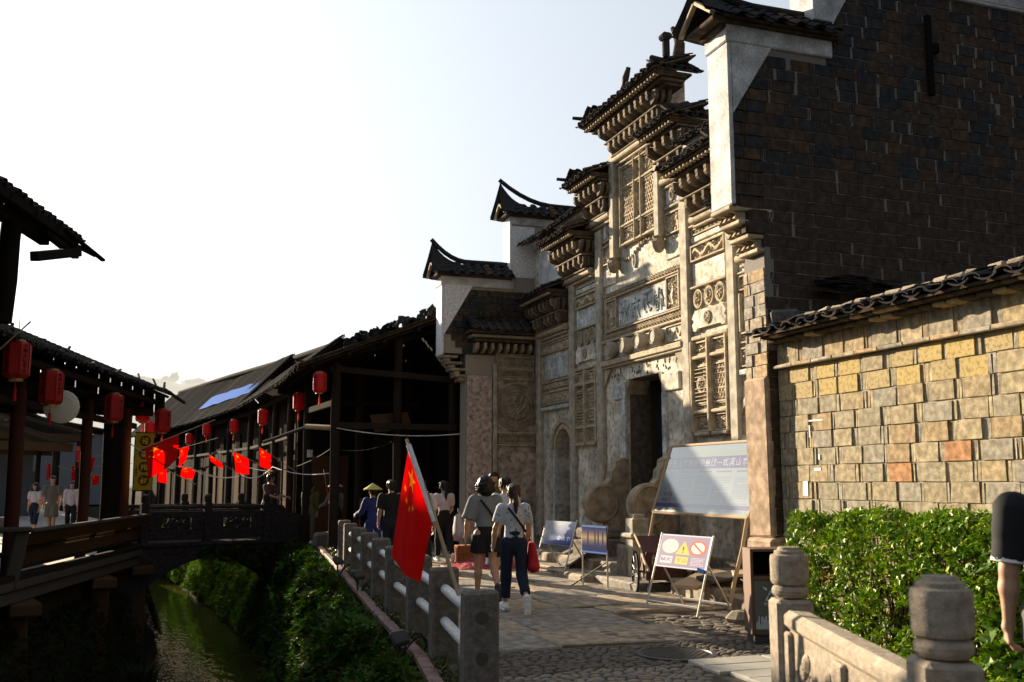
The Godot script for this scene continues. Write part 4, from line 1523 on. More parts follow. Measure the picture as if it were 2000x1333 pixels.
	b.cbox(Vector3(7.88, 7.32, -22.76), Vector3(0.06, 1.36, 0.52), 0.012)
	b.cbox(Vector3(8.2, 7.30, -22.76), Vector3(0.62, 1.30, 0.48), 0.012)
	part("white_post", b, M.white_clean, w)
	b = MB.new()
	b.cbox(Vector3(9.4, 8.08, -22.76), Vector3(3.1, 0.2, 0.54), 0.015)
	part("white_band", b, M.white, w)
	wall_coping(w, 7.68, 10.9, 8.24, -22.76, 0.42, 0.55, 407, 0.24)
	for i in 4:
		b = MB.new()
		b.cbox(Vector3(6.36 + 0.11 * i, 4.64 - 0.15 * i, -22.76), Vector3(0.4, 0.06, 0.46), 0.012)
		part("corbel_slab", b, M.carve_dark, w)
		for k in 3:
			var c := MB.new()
			c.cbox(Vector3(6.30 + 0.12 * i, 4.56 - 0.15 * i, -22.58 - 0.15 * k), Vector3(0.16, 0.09, 0.06), 0.02)
			part("corbel_scroll", c, M.carve_dark, w)
	# flaking plaster pier and facing, facing down the street
	b = MB.new()
	b.cbox(Vector3(7.08, 2.1, -22.47), Vector3(0.62, 4.2, 0.12), 0.03)
	part("plaster_pier", b, mat(0.52, 0.42, 0.36, 0.92, "flake", 0.8, 1.4, "stain", 0.5), w)
	b = MB.new()
	b.cbox(Vector3(7.45, 2.3, -22.45), Vector3(0.10, 4.4, 0.16), 0.02)
	part("pilaster", b, M.stone, w)
	b = MB.new()
	b.cbox(Vector3(8.02, 2.4, -22.51), Vector3(1.1, 4.7, 0.06), 0.01)
	var face := part("plaster_face", b, mat(0.36, 0.30, 0.24, 0.92, "flake", 0.7, 1.2, "blotch", 0.4), w)
	turned(carved(w, 7.56, 8.44, 4.42, 4.68, "scroll", 501, 0.05, 22.48, "carve_dark"))
	turned(carved(w, 7.56, 8.44, 4.18, 4.36, "fine", 502, 0.05, 22.48, "carve_dark"))
	turned(carved(w, 7.56, 8.44, 2.60, 2.82, "fine", 503, 0.05, 22.48, "carve_dark"))
	for yy in [4.39, 4.14, 2.85, 2.56]:
		turned(bar(w, "string_course", 7.5, 8.46, yy - 0.02, yy + 0.02, 0.07, "carve", 22.48))
	var md := MB.new()
	md.lathe(Vector3(8.0, 3.48, -22.48), [Vector2(0.575, 0), Vector2(0.575, 0.05), Vector2(0.54, 0.06), Vector2(0.53, 0.03), Vector2(0.40, 0.03), Vector2(0.395, 0.06), Vector2(0.36, 0.06), Vector2(0.35, 0.02), Vector2(0, 0.02)], 40, Basis(Vector3(1, 0, 0), Vector3(0, 0, 1), Vector3(0, -1, 0)))
	var mo := part("medallion", md, M.carve_dark, w)
	md = MB.new()
	for i in 34:
		var a := TAU * i / 34.0
		var e := Vector3(cos(a), sin(a), 0)
		var t := Vector3(-sin(a), cos(a), 0)
		var bs := Basis(e, t, Vector3(0, 0, 1))
		var o := Vector3(8.0, 3.48, -22.445) + e * 0.465
		md.box(o + e * 0.045, Vector3(0.016, 0.07, 0.03), bs)
		md.box(o - t * 0.03, Vector3(0.10, 0.014, 0.03), bs)
		md.box(o - e * 0.04 + t * 0.005, Vector3(0.016, 0.05, 0.03), bs)
		md.box(o + t * 0.022 - e * 0.015, Vector3(0.05, 0.014, 0.03), bs)
	part("fret_ring", md, M.carve_dark, mo)
	md = MB.new()
	var nz := FastNoiseLite.new()
	nz.seed = 66
	nz.fractal_type = FastNoiseLite.FRACTAL_RIDGED
	nz.frequency = 5.0
	var pts := []
	for i in 29:
		var row := []
		for j in 29:
			var q := Vector2(j / 14.0 - 1, i / 14.0 - 1)
			var l := q.length()
			if l > 0.001:
				q *= maxf(absf(q.x), absf(q.y)) / l
			row.push_back(Vector3(8.0 + q.x * 0.35, 3.48 + q.y * 0.35, -22.455 + 0.055 * smoothstep(0.1, 0.5, nz.get_noise_2dv(q * 0.35)) * (1.0 if q.length() < 0.97 else 0.0)))
		pts.push_back(row)
	md.sheet(pts)
	part("carving", md, M.carve_dark, mo)
	# broken brickwork low on the plaster
	for i in 9:
		b = MB.new()
		b.cbox(Vector3(7.85 + (i % 3) * 0.22 + R(-0.03, 0.03), 0.62 + (i / 3) * 0.26, -22.455), Vector3(0.2, 0.23, 0.05), 0.02, Basis(), 0.015, rg)
		part("bare_stone", b, M.rubble, w)
	b = MB.new()
	b.cbox(Vector3(7.6, 0.22, -22.42), Vector3(1.8, 0.44, 0.3), 0.03)
	part("plinth", b, M.rubble, w)
	# a small tiled eave above the medallion, with ferns on it
	tile_rows(w, Vector3(6.8, 5.28, -21.98), Vector3(8.3, 5.28, -21.98), Vector3(0, 0.36, -0.52), 0.2, M.tile, 0.05, 420)
	for k in 3:
		b = MB.new()
		b.cbox(Vector3(7.58, 5.2 - 0.09 * k, -22.3), Vector3(1.75 - 0.15 * k, 0.07, 0.56 - 0.14 * k), 0.015)
		part("cornice", b, M.tile_brown if k != 1 else M.carve_dark, w)
	var bk := bracket_mesh(0.3, 0.22, 0.07)
	for i in 8:
		var o := part("bracket", bk, M.carve_dark, w)
		o.position = Vector3(6.95 + i * 0.19, 4.74, -22.5)
		o.rotation.y = PI / 2
	var fern := []
	for i in 26:
		fern.push_back(Transform3D(Basis.from_euler(Vector3(R(-0.4, 0.4), R(0, 6), 0)).scaled(Vector3.ONE * R(0.7, 1.3)), Vector3(R(7.0, 7.8), 5.55 + R(0, 0.06), -22.32 + R(-0.1, 0.06))))
	copies("ferns", leaf_mesh(6, 0.1, 0.03, 3), M.leaf, fern, w, [Color(0.09, 0.085, 0.02), Color(0.06, 0.08, 0.02), Color(0.13, 0.10, 0.02)])

func build_court_wall() -> void:
	var w := thing("courtyard_wall", "sunlit wall of big ochre and grey bricks with a tiled coping behind the green hedge", "wall")
	var b := MB.new()
	b.span(Vector3(7.12, 0, -10.38), Vector3(7.5, 3.45, -1.0))
	part("wall_core", b, M.mortar, w)
	var face := Transform3D(Basis(Vector3(0, 0, 1), Vector3.UP, Vector3(-1, 0, 0)), Vector3(7.1, 0, 0))
	var yes := func(_x, _y, _w): return true
	var choose := func(z, y, rg: RandomNumberGenerator):
		if y > 2.66 and y < 3.07 and rg.randf() < 0.62:
			return M.brick_gold[rg.randi() % 2]
		if rg.randf() < 0.035:
			return M.brick_y[6]
		return M.brick_y[[0, 1, 2, 3, 4, 5, 0, 1, 7][rg.randi() % 9]]
	bricks(w, face, -10.37, -4.2, 0.33, 3.06, 0.195, Vector2(0.29, 0.37), Vector2(0.035, 0.058), 3, M.brick_y.slice(0, 6), yes, 250, 60, choose)
	bricks(w, face, -10.37, -4.2, 3.11, 3.44, 0.31, Vector2(0.30, 0.38), Vector2(0.035, 0.05), 3, M.brick_y.slice(0, 6), yes, 50, 61)
	var z := -10.37
	var i := 0
	while z < -4.2:
		b = MB.new()
		b.cbox(Vector3(7.09, 3.083, z + 0.19), Vector3(0.13, 0.042, 0.375), 0.008, Basis(), 0.005, rng)
		part("string_course", b, M.brick_p[i % 3], w)
		z += 0.38
		i += 1
	# dentil bricks under the eave
	for row in 2:
		z = -10.35
		while z < -4.2:
			b = MB.new()
			b.cbox(Vector3(7.06 - 0.09 * row, 3.385 + 0.052 * row, z + 0.08), Vector3(0.24, 0.045, 0.15), 0.014, Basis.from_euler(Vector3(0, R(-0.06, 0.06), 0)))
			part("eave_brick", b, M.tile_brown if R(0, 1) < 0.7 else M.brick_p[1], w)
			z += 0.185
	var cp := part("coping", _slope(), M.tile_brown, w)
	tile_rows(cp, Vector3(6.80, 3.49, -10.44), Vector3(6.80, 3.49, -4.2), Vector3(0.42, 0.10, 0), 0.30, M.tile, 0.0, 430)
	tile_rows(cp, Vector3(7.70, 3.49, -4.2), Vector3(7.70, 3.49, -10.44), Vector3(-0.42, 0.10, 0), 0.30, M.tile, 0.0, 431)
	# thin slates stacked on the slope and a ridge of mossy bricks
	for k in 120:
		b = MB.new()
		var t := R(0, 1)
		b.cbox(Vector3(6.86 + 0.34 * t, 3.55 + 0.07 * t + R(0, 0.03), R(-10.3, -4.3)), Vector3(0.22, 0.012, R(0.18, 0.3)), 0.003, Basis.from_euler(Vector3(R(-0.12, 0.12), R(-0.2, 0.2), 0.2)))
		part("slate", b, M.tile, cp)
	z = -10.2
	while z < -4.2:
		b = MB.new()
		var l := R(0.2, 0.27)
		b.cbox(Vector3(7.25, 3.655, z + l / 2), Vector3(0.13, 0.09, l - 0.012), 0.02, Basis.from_euler(Vector3(0, R(-0.08, 0.08), 0)), 0.012, rng)
		part("ridge_brick", b, M.rubble if R(0, 1) < 0.6 else M.carved_stone, cp)
		z += l
	# leftovers of paint and paper
	for q in [[-9.66, 1.84, 0.13, 0.03], [-9.62, 1.98, 0.03, 0.06], [-9.78, 2.28, 0.02, 0.14], [-9.66, 2.40, 0.26, 0.016], [-9.9, 1.62, 0.09, 0.17]]:
		b = MB.new()
		b.box(Vector3(7.098, q[1], q[0]), Vector3(0.004, q[3], q[2]))
		part("paint_mark", b, M.white_clean, w)

func _slope() -> MB:
	var b := MB.new()
	b.slab(PackedVector2Array([Vector2(6.9, 3.44), Vector2(7.62, 3.44), Vector2(7.28, 3.58), Vector2(7.22, 3.58)]), Vector3(0, 0, -10.38), Basis(), 6.3)
	return b
func beam(b: MB, p: Vector3, q: Vector3, w: float, h: float) -> void:
	var d := (q - p).normalized()
	var s := Vector3.UP.cross(d).normalized()
	b.cbox((p + q) / 2, Vector3(w, h, p.distance_to(q)), 0.012, Basis(s, d.cross(s), d))

func log_part(to: Node, called: String, p: Vector3, q: Vector3, r: float, m: Material, r1 := -1.0) -> MeshInstance3D:
	var b := MB.new()
	b.tube([p, p.lerp(q, 0.35) + Vector3(0.012, 0, 0.008), p.lerp(q, 0.7) + Vector3(-0.008, 0, 0), q], r, r1 if r1 > 0 else r, 9)
	return part(called, b, m, to)

func beam_part(to: Node, called: String, p: Vector3, q: Vector3, w: float, h: float, m: Material) -> MeshInstance3D:
	var b := MB.new()
	beam(b, p, q, w, h)
	return part(called, b, m, to)

func plank_wall(to: Node, a: Vector3, c: Vector3, y0: float, y1: float, w: float, m: Material, called := "plank_wall") -> void:
	var b := MB.new()
	var n := int(a.distance_to(c) / w)
	var d := (c - a).normalized()
	var out := Vector3.UP.cross(d).normalized()
	for i in n:
		var p := a.lerp(c, (i + 0.5) / n)
		b.cbox(Vector3(p.x, (y0 + y1) / 2, p.z) + out * R(-0.01, 0.01), Vector3(0.035, y1 - y0, w - 0.014), 0.006, Basis(out, Vector3.UP, d))
	# a thin board within closes the gaps
	b.cbox(Vector3((a.x + c.x) / 2, (y0 + y1) / 2, (a.z + c.z) / 2), Vector3(0.008, y1 - y0 - 0.02, a.distance_to(c) - 0.02), 0.001, Basis(out, Vector3.UP, d))
	part(called, b, m, to)

func build_shops() -> void:
	var s := thing("shop_house", "open black timbered shop house beside the gate, its tiled lean-to roof sloping to the canal", "house")
	# posts and beams of the open near end
	for p in [[3.95, -24.1, 4.55, 0.12], [3.75, -27.4, 4.4, 0.12], [5.45, -24.0, 5.2, 0.11], [5.2, -27.6, 4.9, 0.13], [6.75, -23.6, 5.7, 0.11], [6.6, -27.6, 5.6, 0.12]]:
		log_part(s, "post", Vector3(p[0], 0, p[1]), Vector3(p[0], p[2], p[1]), p[3], M.wood_dark)
	for q in [[3.8, 4.42, -24.1, 6.95, 4.16, -23.5], [3.8, 3.85, -27.4, 6.9, 3.85, -27.5], [4.0, 3.05, -24.05, 6.8, 3.0, -23.4], [4.5, 4.9, -24.4, 7.2, 5.75, -24.2], [3.95, 3.6, -24.1, 3.75, 3.6, -27.4]]:
		beam_part(s, "beam", Vector3(q[0], q[1], q[2]), Vector3(q[3], q[4], q[5]), 0.13, 0.15, M.wood_dark)
	log_part(s, "pale_pole", Vector3(3.5, 3.1, -25.9), Vector3(4.05, 3.02, -24.9), 0.07, M.wood_pale)
	log_part(s, "grey_pole", Vector3(2.6, 2.75, -27.5), Vector3(3.5, 3.08, -25.95), 0.045, M.wood_grey)
	var b := MB.new()
	b.cbox(Vector3(5.35, 3.16, -24.25), Vector3(1.0, 0.5, 0.03), 0.008, Basis.from_euler(Vector3(-0.5, 0.1, 0.12)))
	part("hanging_board", b, M.wood_brown, s)
	for i in 5:
		beam_part(s, "purlin", Vector3(3.3 + i * 0.85, 4.40 + i * 0.335, -23.55), Vector3(3.35 + i * 0.85, 4.40 + i * 0.335, -29.0), 0.1, 0.1, M.wood_dark)
	for i in 9:
		beam_part(s, "rafter", Vector3(2.95, 4.30, -23.7 - i * 0.62), Vector3(7.5, 6.10, -23.7 - i * 0.62), 0.07, 0.06, M.wood_dark)
	tile_rows(s, Vector3(2.95, 4.40, -23.5), Vector3(2.98, 4.40, -29.0), Vector3(4.6, 1.84, 0), 0.23, M.tile, 0.05, 601)
	# a heap of loose tiles along the gable edge of the roof
	var rg := RandomNumberGenerator.new()
	rg.seed = 88
	var th := MB.new()
	for j in 2:
		var rows := []
		for i in 3:
			var row := []
			for k in 6:
				var a := -1.0 + k * 0.4
				row.push_back(Vector3(a * 0.09, 0.05 * (1 - a * a) - 0.012 * j, (i - 1) * 0.1))
			if j == 0:
				row.reverse()
			rows.push_back(row)
		th.sheet(rows)
	var loose := th.mesh()
	for i in 130:
		var t := rg.randf()
		var x := lerpf(4.15, 6.5, t)
		var o := part("loose_tile", loose, M.tile, s)
		o.position = Vector3(x, 4.93 + (x - 4.15) * 0.4 + rg.randf_range(0.0, 0.20) * (0.5 + 0.6 * sin(t * 9.0) ** 2), -23.62 - rg.randf_range(0, 0.5))
		o.rotation = Vector3(rg.randf_range(-1.5, 1.5), rg.randf() * TAU, rg.randf_range(-1.4, 1.4))
	plank_wall(s, Vector3(7.3, 0, -23.1), Vector3(7.3, 0, -29.2), 0, 6.0, 0.3, M.wood_black)
	plank_wall(s, Vector3(3.7, 0, -29.2), Vector3(7.3, 0, -29.2), 0, 5.2, 0.3, M.wood_black)
	b = MB.new()
	b.slab(PackedVector2Array([Vector2(3.1, 4.2), Vector2(7.5, 4.2), Vector2(7.5, 6.12), Vector2(3.1, 4.36)]), Vector3(0, 0, -29.15), Basis(), 0.05)
	b.span(Vector3(7.38, 0, -29.2), Vector3(7.44, 6.1, -23.0))
	part("dark_infill", b, M.wood_black, s)  # dark sheets placed to shut out the sky and keep the shop black
	plank_wall(s, Vector3(5.6, 0, -27.8), Vector3(7.3, 0, -27.8), 0, 2.9, 0.22, M.wood_dark, "partition")
	for q in [[4.3, -28.9, 0.9], [4.9, -28.95, 0.5]]:
		b = MB.new()
		b.cbox(Vector3(q[0], 1.25, q[1]), Vector3(q[2], 2.4, 0.05), 0.01)
		part("door_leaf", b, M.wood_brown, s)
	# cables slung between the posts
	for q in [[3.95, 2.98, -24.0, 6.9, 2.85, -22.9, 0.12], [2.2, 2.2, -30.0, 3.9, 2.5, -24.2, 0.35], [3.9, 2.5, -24.2, 5.4, 2.7, -24.0, 0.15]]:
		var path := []
		for k in 11:
			var t := k / 10.0
			path.push_back(Vector3(q[0], q[1], q[2]).lerp(Vector3(q[3], q[4], q[5]), t) - Vector3(0, q[6] * 4 * t * (1 - t), 0))
		b = MB.new()
		b.tube(path, 0.012, 0.012, 5)
		part("cable", b, M.pipe_white if q[6] < 0.13 else M.rubber, s)
	b = MB.new()
	b.cbox(Vector3(3.8, 2.45, -27.25), Vector3(0.14, 0.2, 0.08), 0.01)
	part("meter_box", b, M.pipe_white, s)
	# three more houses further along the bank
	var E := [Vector3(2.95, 4.38, -29.1), Vector3(2.45, 4.27, -36.5), Vector3(1.0, 4.26, -47.5), Vector3(-1.9, 4.2, -62.0)]
	var RG := [Vector3(5.05, 5.78, -29.1), Vector3(4.45, 6.13, -36.8), Vector3(3.05, 6.56, -47.9), Vector3(0.9, 7.0, -63.5)]
	var names := ["second timber house from the bridge on the right bank, black with a long tiled roof", "timber house on the right bank with a blue tarpaulin laid on its roof slope", "farthest timber house on the right bank under the misty hill"]
	for i in 3:
		var h := thing("timber_house", names[i], "house")
		var e0: Vector3 = E[i]
		var e1: Vector3 = E[i + 1]
		var up: Vector3 = RG[i] - e0
		tile_rows(h, e0, e1, (RG[i] - e0 + RG[i + 1] - e1) / 2, 0.34, M.tile, 0.02, 610 + i)
		var dv := (e1 - e0).normalized()
		var inn := dv.cross(Vector3.UP).normalized()
		if inn.x < 0:
			inn = -inn
		b = MB.new()
		b.tube([RG[i] + Vector3(0, 0.06, 0), RG[i + 1] + Vector3(0, 0.06, 0)], 0.09, 0.09, 7)
		part("ridge", b, M.tile, h)
		var c0 := e0 + inn * 4.2
		var c1 := e1 + inn * 4.2
		b = MB.new()
		b.quad(RG[i], RG[i + 1], c1 + Vector3(0, 0.2, 0), c0 + Vector3(0, 0.2, 0))
		part("back_slope", b, M.tile_brown, h)
		var w0 := e0 + inn * 1.0
		var w1 := e1 + inn * 1.0
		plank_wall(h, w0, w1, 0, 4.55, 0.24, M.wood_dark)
		var n := 3 if i < 2 else 4
		for k in n + 1:
			var p := (e0 + inn * 0.55).lerp(e1 + inn * 0.55, float(k) / n)
			log_part(h, "post", Vector3(p.x, 0, p.z), Vector3(p.x, 4.35, p.z), 0.1, M.wood_dark)
		beam_part(h, "eave_beam", e0 + inn * 0.55 + Vector3(0, -0.15, 0), e1 + inn * 0.55 + Vector3(0, -0.15, 0), 0.12, 0.16, M.wood_dark)
		beam_part(h, "lower_beam", e0 + inn * 0.55 - Vector3(0, 1.4, 0), e1 + inn * 0.55 - Vector3(0, 1.4, 0), 0.08, 0.1, M.wood_grey)
		# doors and shutters with pale edges
		var m := 7 if i < 2 else 9
		for k in m:
			var p := w0.lerp(w1, (k + 0.5) / m) - inn * 0.04
			var bs := Basis(dv, Vector3.UP, dv.cross(Vector3.UP))
			b = MB.new()
			b.cbox(Vector3(p.x, 1.2, p.z), Vector3(0.72, 2.3, 0.05), 0.01, bs)
			var dr := part("door", b, M.wood_brown if k % 3 else M.wood_dark, h)
			b = MB.new()
			b.cbox(Vector3(p.x, 1.2, p.z) + dv * 0.40, Vector3(0.08, 2.4, 0.028), 0.006, bs)
			part("frame", b, M.wood_grey, dr)
			if k % 2 == 0:
				b = MB.new()
				b.cbox(Vector3(p.x, 3.2, p.z), Vector3(0.8, 0.7, 0.05), 0.01, bs)
				var wd := part("window", b, M.wood_black, h)
				b = MB.new()
				for q in 5:
					b.box(Vector3(p.x, 3.2, p.z) + dv * (-0.32 + q * 0.16) - inn * 0.035, Vector3(0.03, 0.7, 0.03), bs)
				part("lattice", b, M.wood_grey, wd)
		if i == 1:
			b = MB.new()
			var rows := []
			for r in 4:
				var row := []
				for c in 10:
					var t := lerpf(0.04, 0.96, c / 9.0)
					var u := lerpf(0.26, 0.52, r / 3.0) - 0.03 * t
					row.push_back(e0.lerp(e1, t).lerp(RG[i].lerp(RG[i + 1], t), u) + Vector3(0, 0.13 + 0.02 * sin(c * 2.3 + r), 0))
				rows.push_back(row)
			b.sheet(rows)
			part("blue_tarpaulin", b, M.tarp, h)

func rail_x(z: float) -> float:
	return -2.07 + (-19.5 - z) * 0.2373

func build_left_bank() -> void:
	var c := thing("covered_corridor", "dark timber corridor with red posts and a curved slat bench rail along the canal", "corridor")
	for q in [[-13.6, 0.14], [-16.6, 0.13], [-19.7, 0.125], [-23.5, 0.115], [-25.2, 0.16], [-25.7, 0.14], [-26.5, 0.12]]:
		var x := rail_x(q[0]) - 0.4
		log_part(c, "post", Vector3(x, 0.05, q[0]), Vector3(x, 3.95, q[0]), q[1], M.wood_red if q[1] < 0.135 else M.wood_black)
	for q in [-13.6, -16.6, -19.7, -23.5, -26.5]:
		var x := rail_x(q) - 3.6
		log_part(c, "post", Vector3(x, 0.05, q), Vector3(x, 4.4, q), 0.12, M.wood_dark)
		beam_part(c, "tie_beam", Vector3(rail_x(q) + 0.2, 3.42, q), Vector3(x, 3.42, q), 0.12, 0.16, M.wood_dark)
	var z0 := -12.5
	var z1 := -27.2
	var P := func(z, dx, y): return Vector3(rail_x(z) + dx, y, z)
	for q in [[0.1, 3.72, 0.12, 0.12], [-0.4, 3.9, 0.14, 0.16], [-1.5, 4.35, 0.1, 0.12], [-2.6, 4.8, 0.1, 0.12], [-0.4, 3.1, 0.1, 0.14]]:
		beam_part(c, "long_beam", P.call(z0, q[0], q[1]), P.call(z1, q[0], q[1]), q[2], q[3], M.wood_dark)
	for i in 24:
		var z := lerpf(z0, z1, i / 23.0)
		beam_part(c, "rafter", P.call(z, 0.38, 3.86), P.call(z, -3.9, 5.60), 0.06, 0.07, M.wood_dark)
	tile_rows(c, P.call(z1, 0.42, 3.96), P.call(z0, 0.42, 3.96), Vector3(-4.1, 1.72, -0.97), 0.23, M.tile, 0.06, 640)
	# a dark boarded ceiling, and end boards placed to keep the roof space black
	var cb := MB.new()
	for i in 14:
		var d := -3.6 + i * 0.27
		beam(cb, P.call(z0, d, 3.52), P.call(z1, d, 3.52), 0.25, 0.03)
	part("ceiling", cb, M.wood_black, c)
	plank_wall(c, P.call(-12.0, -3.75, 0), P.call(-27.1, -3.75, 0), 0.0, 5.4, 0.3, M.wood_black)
	cb = MB.new()
	for i in 15:
		var d := -3.6 + i * 0.27
		var top := 3.86 + (0.38 - d) * 0.40
		cb.cbox(P.call(z1 + 0.05, d, (3.36 + top) / 2), Vector3(0.25, top - 3.36, 0.03), 0.005, Basis.from_euler(Vector3(0, 0.2, 0)))
	part("end_boards", cb, M.wood_black, c)
	# slipped battens and tiles along the eave
	for i in 16:
		var z := R(-26.8, -15.5)
		beam_part(c, "slipped_batten", P.call(z, 0.48, 3.93 + R(-0.02, 0.12)), P.call(z - R(0.3, 0.9), R(0.2, 0.42), 4.0 + R(0.0, 0.2)), 0.05, 0.03, M.wood_grey)
	beam_part(c, "broken_batten", P.call(-26.4, 0.42, 4.02), P.call(-27.9, 0.62, 3.78), 0.09, 0.06, M.tile)
	# the bench rail: cap, foot rail and leaning slats
	var ra := -18.9
	var rb := -27.0
	beam_part(c, "rail_cap", P.call(ra + 0.15, 0.24, 0.88), P.call(rb, 0.24, 0.90), 0.14, 0.06, M.wood_grey)
	beam_part(c, "foot_rail", P.call(ra, -0.02, 0.26), P.call(rb, -0.02, 0.30), 0.12, 0.07, M.wood_dark)
	beam_part(c, "seat", P.call(ra, -0.28, 0.46), P.call(rb, -0.28, 0.46), 0.4, 0.05, M.wood_dark)
	var b := MB.new()
	var nsl := 74
	for i in nsl:
		var z := lerpf(ra - 0.1, rb + 0.1, i / (nsl - 1.0))
		var path := [P.call(z, 0.0, 0.28), P.call(z, -0.03, 0.46), P.call(z, 0.06, 0.66), P.call(z, 0.22, 0.87)]
		b.tube(path, 0.026, 0.026, 4, false)
	part("slats", b, M.wood_brown, c)
	b = MB.new()
	b.cbox(P.call(ra + 0.35, 0.12, 0.42), Vector3(0.22, 0.95, 0.2), 0.03, Basis.from_euler(Vector3(0, 0.2, -0.15)))
	part("end_post", b, M.wood_grey, c)
	b = MB.new()
	b.cbox(P.call(ra + 0.5, 0.0, 0.92), Vector3(0.75, 0.07, 0.36), 0.015, Basis.from_euler(Vector3(0, 0.24, 0)))
	part("end_cap", b, M.wood_grey, c)
	# deck edge and the stilts in the canal
	for q in [[0.06, 0.13, 0.2, 0.1], [0.03, 0.0, 0.24, 0.15], [-0.06, -0.20, 0.3, 0.2]]:
		beam_part(c, "deck_beam", P.call(-12.0, q[0], q[1]), P.call(-27.3, q[0], q[1]), q[2], q[3], M.wood_dark if q[1] > 0.1 else M.wood_grey)
	for q in [[-15.4, 0.16], [-19.3, 0.16], [-23.6, 0.19], [-26.6, 0.2]]:
		var x := rail_x(q[0]) - 0.02
		b = MB.new()
		b.cbox(Vector3(x, -1.6, q[0]), Vector3(q[1] * 2, 2.5, q[1] * 2), 0.03, Basis.from_euler(Vector3(0.05 if q[0] > -20 else 0.0, 0.23, 0.06 if q[0] > -20 else 0.0)))
		part("stilt", b, M.wood_brown, c)
		b = MB.new()
		b.cbox(Vector3(x, -0.42, q[0]), Vector3(0.5, 0.22, 1.3), 0.03, Basis.from_euler(Vector3(0, 0.23, 0)))
		part("bracket_beam", b, M.wood_brown, c)
	# the house behind the corridor; its wall and high roof are out of view
	var h := thing("corner_house", "tall dark timber house at upper left with broken eave and unseen roof shading the street", "house")
	plank_wall(h, Vector3(rail_x(-9.0) - 4.2, 0, -9.0), Vector3(rail_x(-26.8) - 4.2, 0, -26.8), 0, 6.2, 0.3, M.wood_black)
	tile_rows(h, Vector3(rail_x(-26.8) - 3.6, 5.8, -26.8), Vector3(rail_x(-9.0) - 3.6, 5.8, -9.0), Vector3(-3.0, 1.6, -0.7), 0.3, M.tile, 0.0, 650)  # high roof out of view, placed to shade the cobbles
	for q in [-10.5, -13.0, -15.3]:
		var x: float = -2.13 + (-14.11 - q) * 0.243
		log_part(h, "post", Vector3(x - 0.34, 3.9, q), Vector3(x - 0.28, 5.6, q), 0.14, M.wood_black)
	var Q := func(z, dx, y): return Vector3(-2.13 + (-14.11 - z) * 0.243 + dx, y, z)
	tile_rows(h, Q.call(-17.0, 0.05, 5.55), Q.call(-8.0, 0.05, 5.55), Vector3(-3.6, 1.75, -0.87), 0.23, M.tile, 0.0, 651)
	for q in [[0.0, 5.46, -16.9], [-0.25, 5.36, -16.4], [-0.7, 5.55, -15.9], [-1.5, 5.95, -15.9]]:
		beam_part(h, "purlin", Q.call(-8.0, q[0], q[1]), Q.call(q[2], q[0], q[1]), 0.15, 0.16, M.wood_black)
	beam_part(h, "broken_batten", Q.call(-16.2, 0.1, 5.50), Q.call(-17.7, 0.20, 5.38), 0.08, 0.05, M.wood_black)
	beam_part(h, "broken_batten", Q.call(-15.8, -0.05, 5.36), Q.call(-17.0, 0.0, 5.27), 0.12, 0.09, M.wood_black)
	beam_part(h, "brace", Q.call(-15.2, 0.05, 4.85), Q.call(-16.8, 0.1, 5.3), 0.12, 0.14, M.wood_black)
	plank_wall(h, Q.call(-8.5, -0.55, 0), Q.call(-15.2, -0.55, 0), 4.15, 5.4, 0.2, M.wood_black, "upper_boards")
	for i in 12:
		beam_part(h, "rafter", Q.call(-8.3 - i * 0.85, 0.1, 5.44), Q.call(-8.3 - i * 0.85, -3.2, 7.0), 0.07, 0.07, M.wood_black)

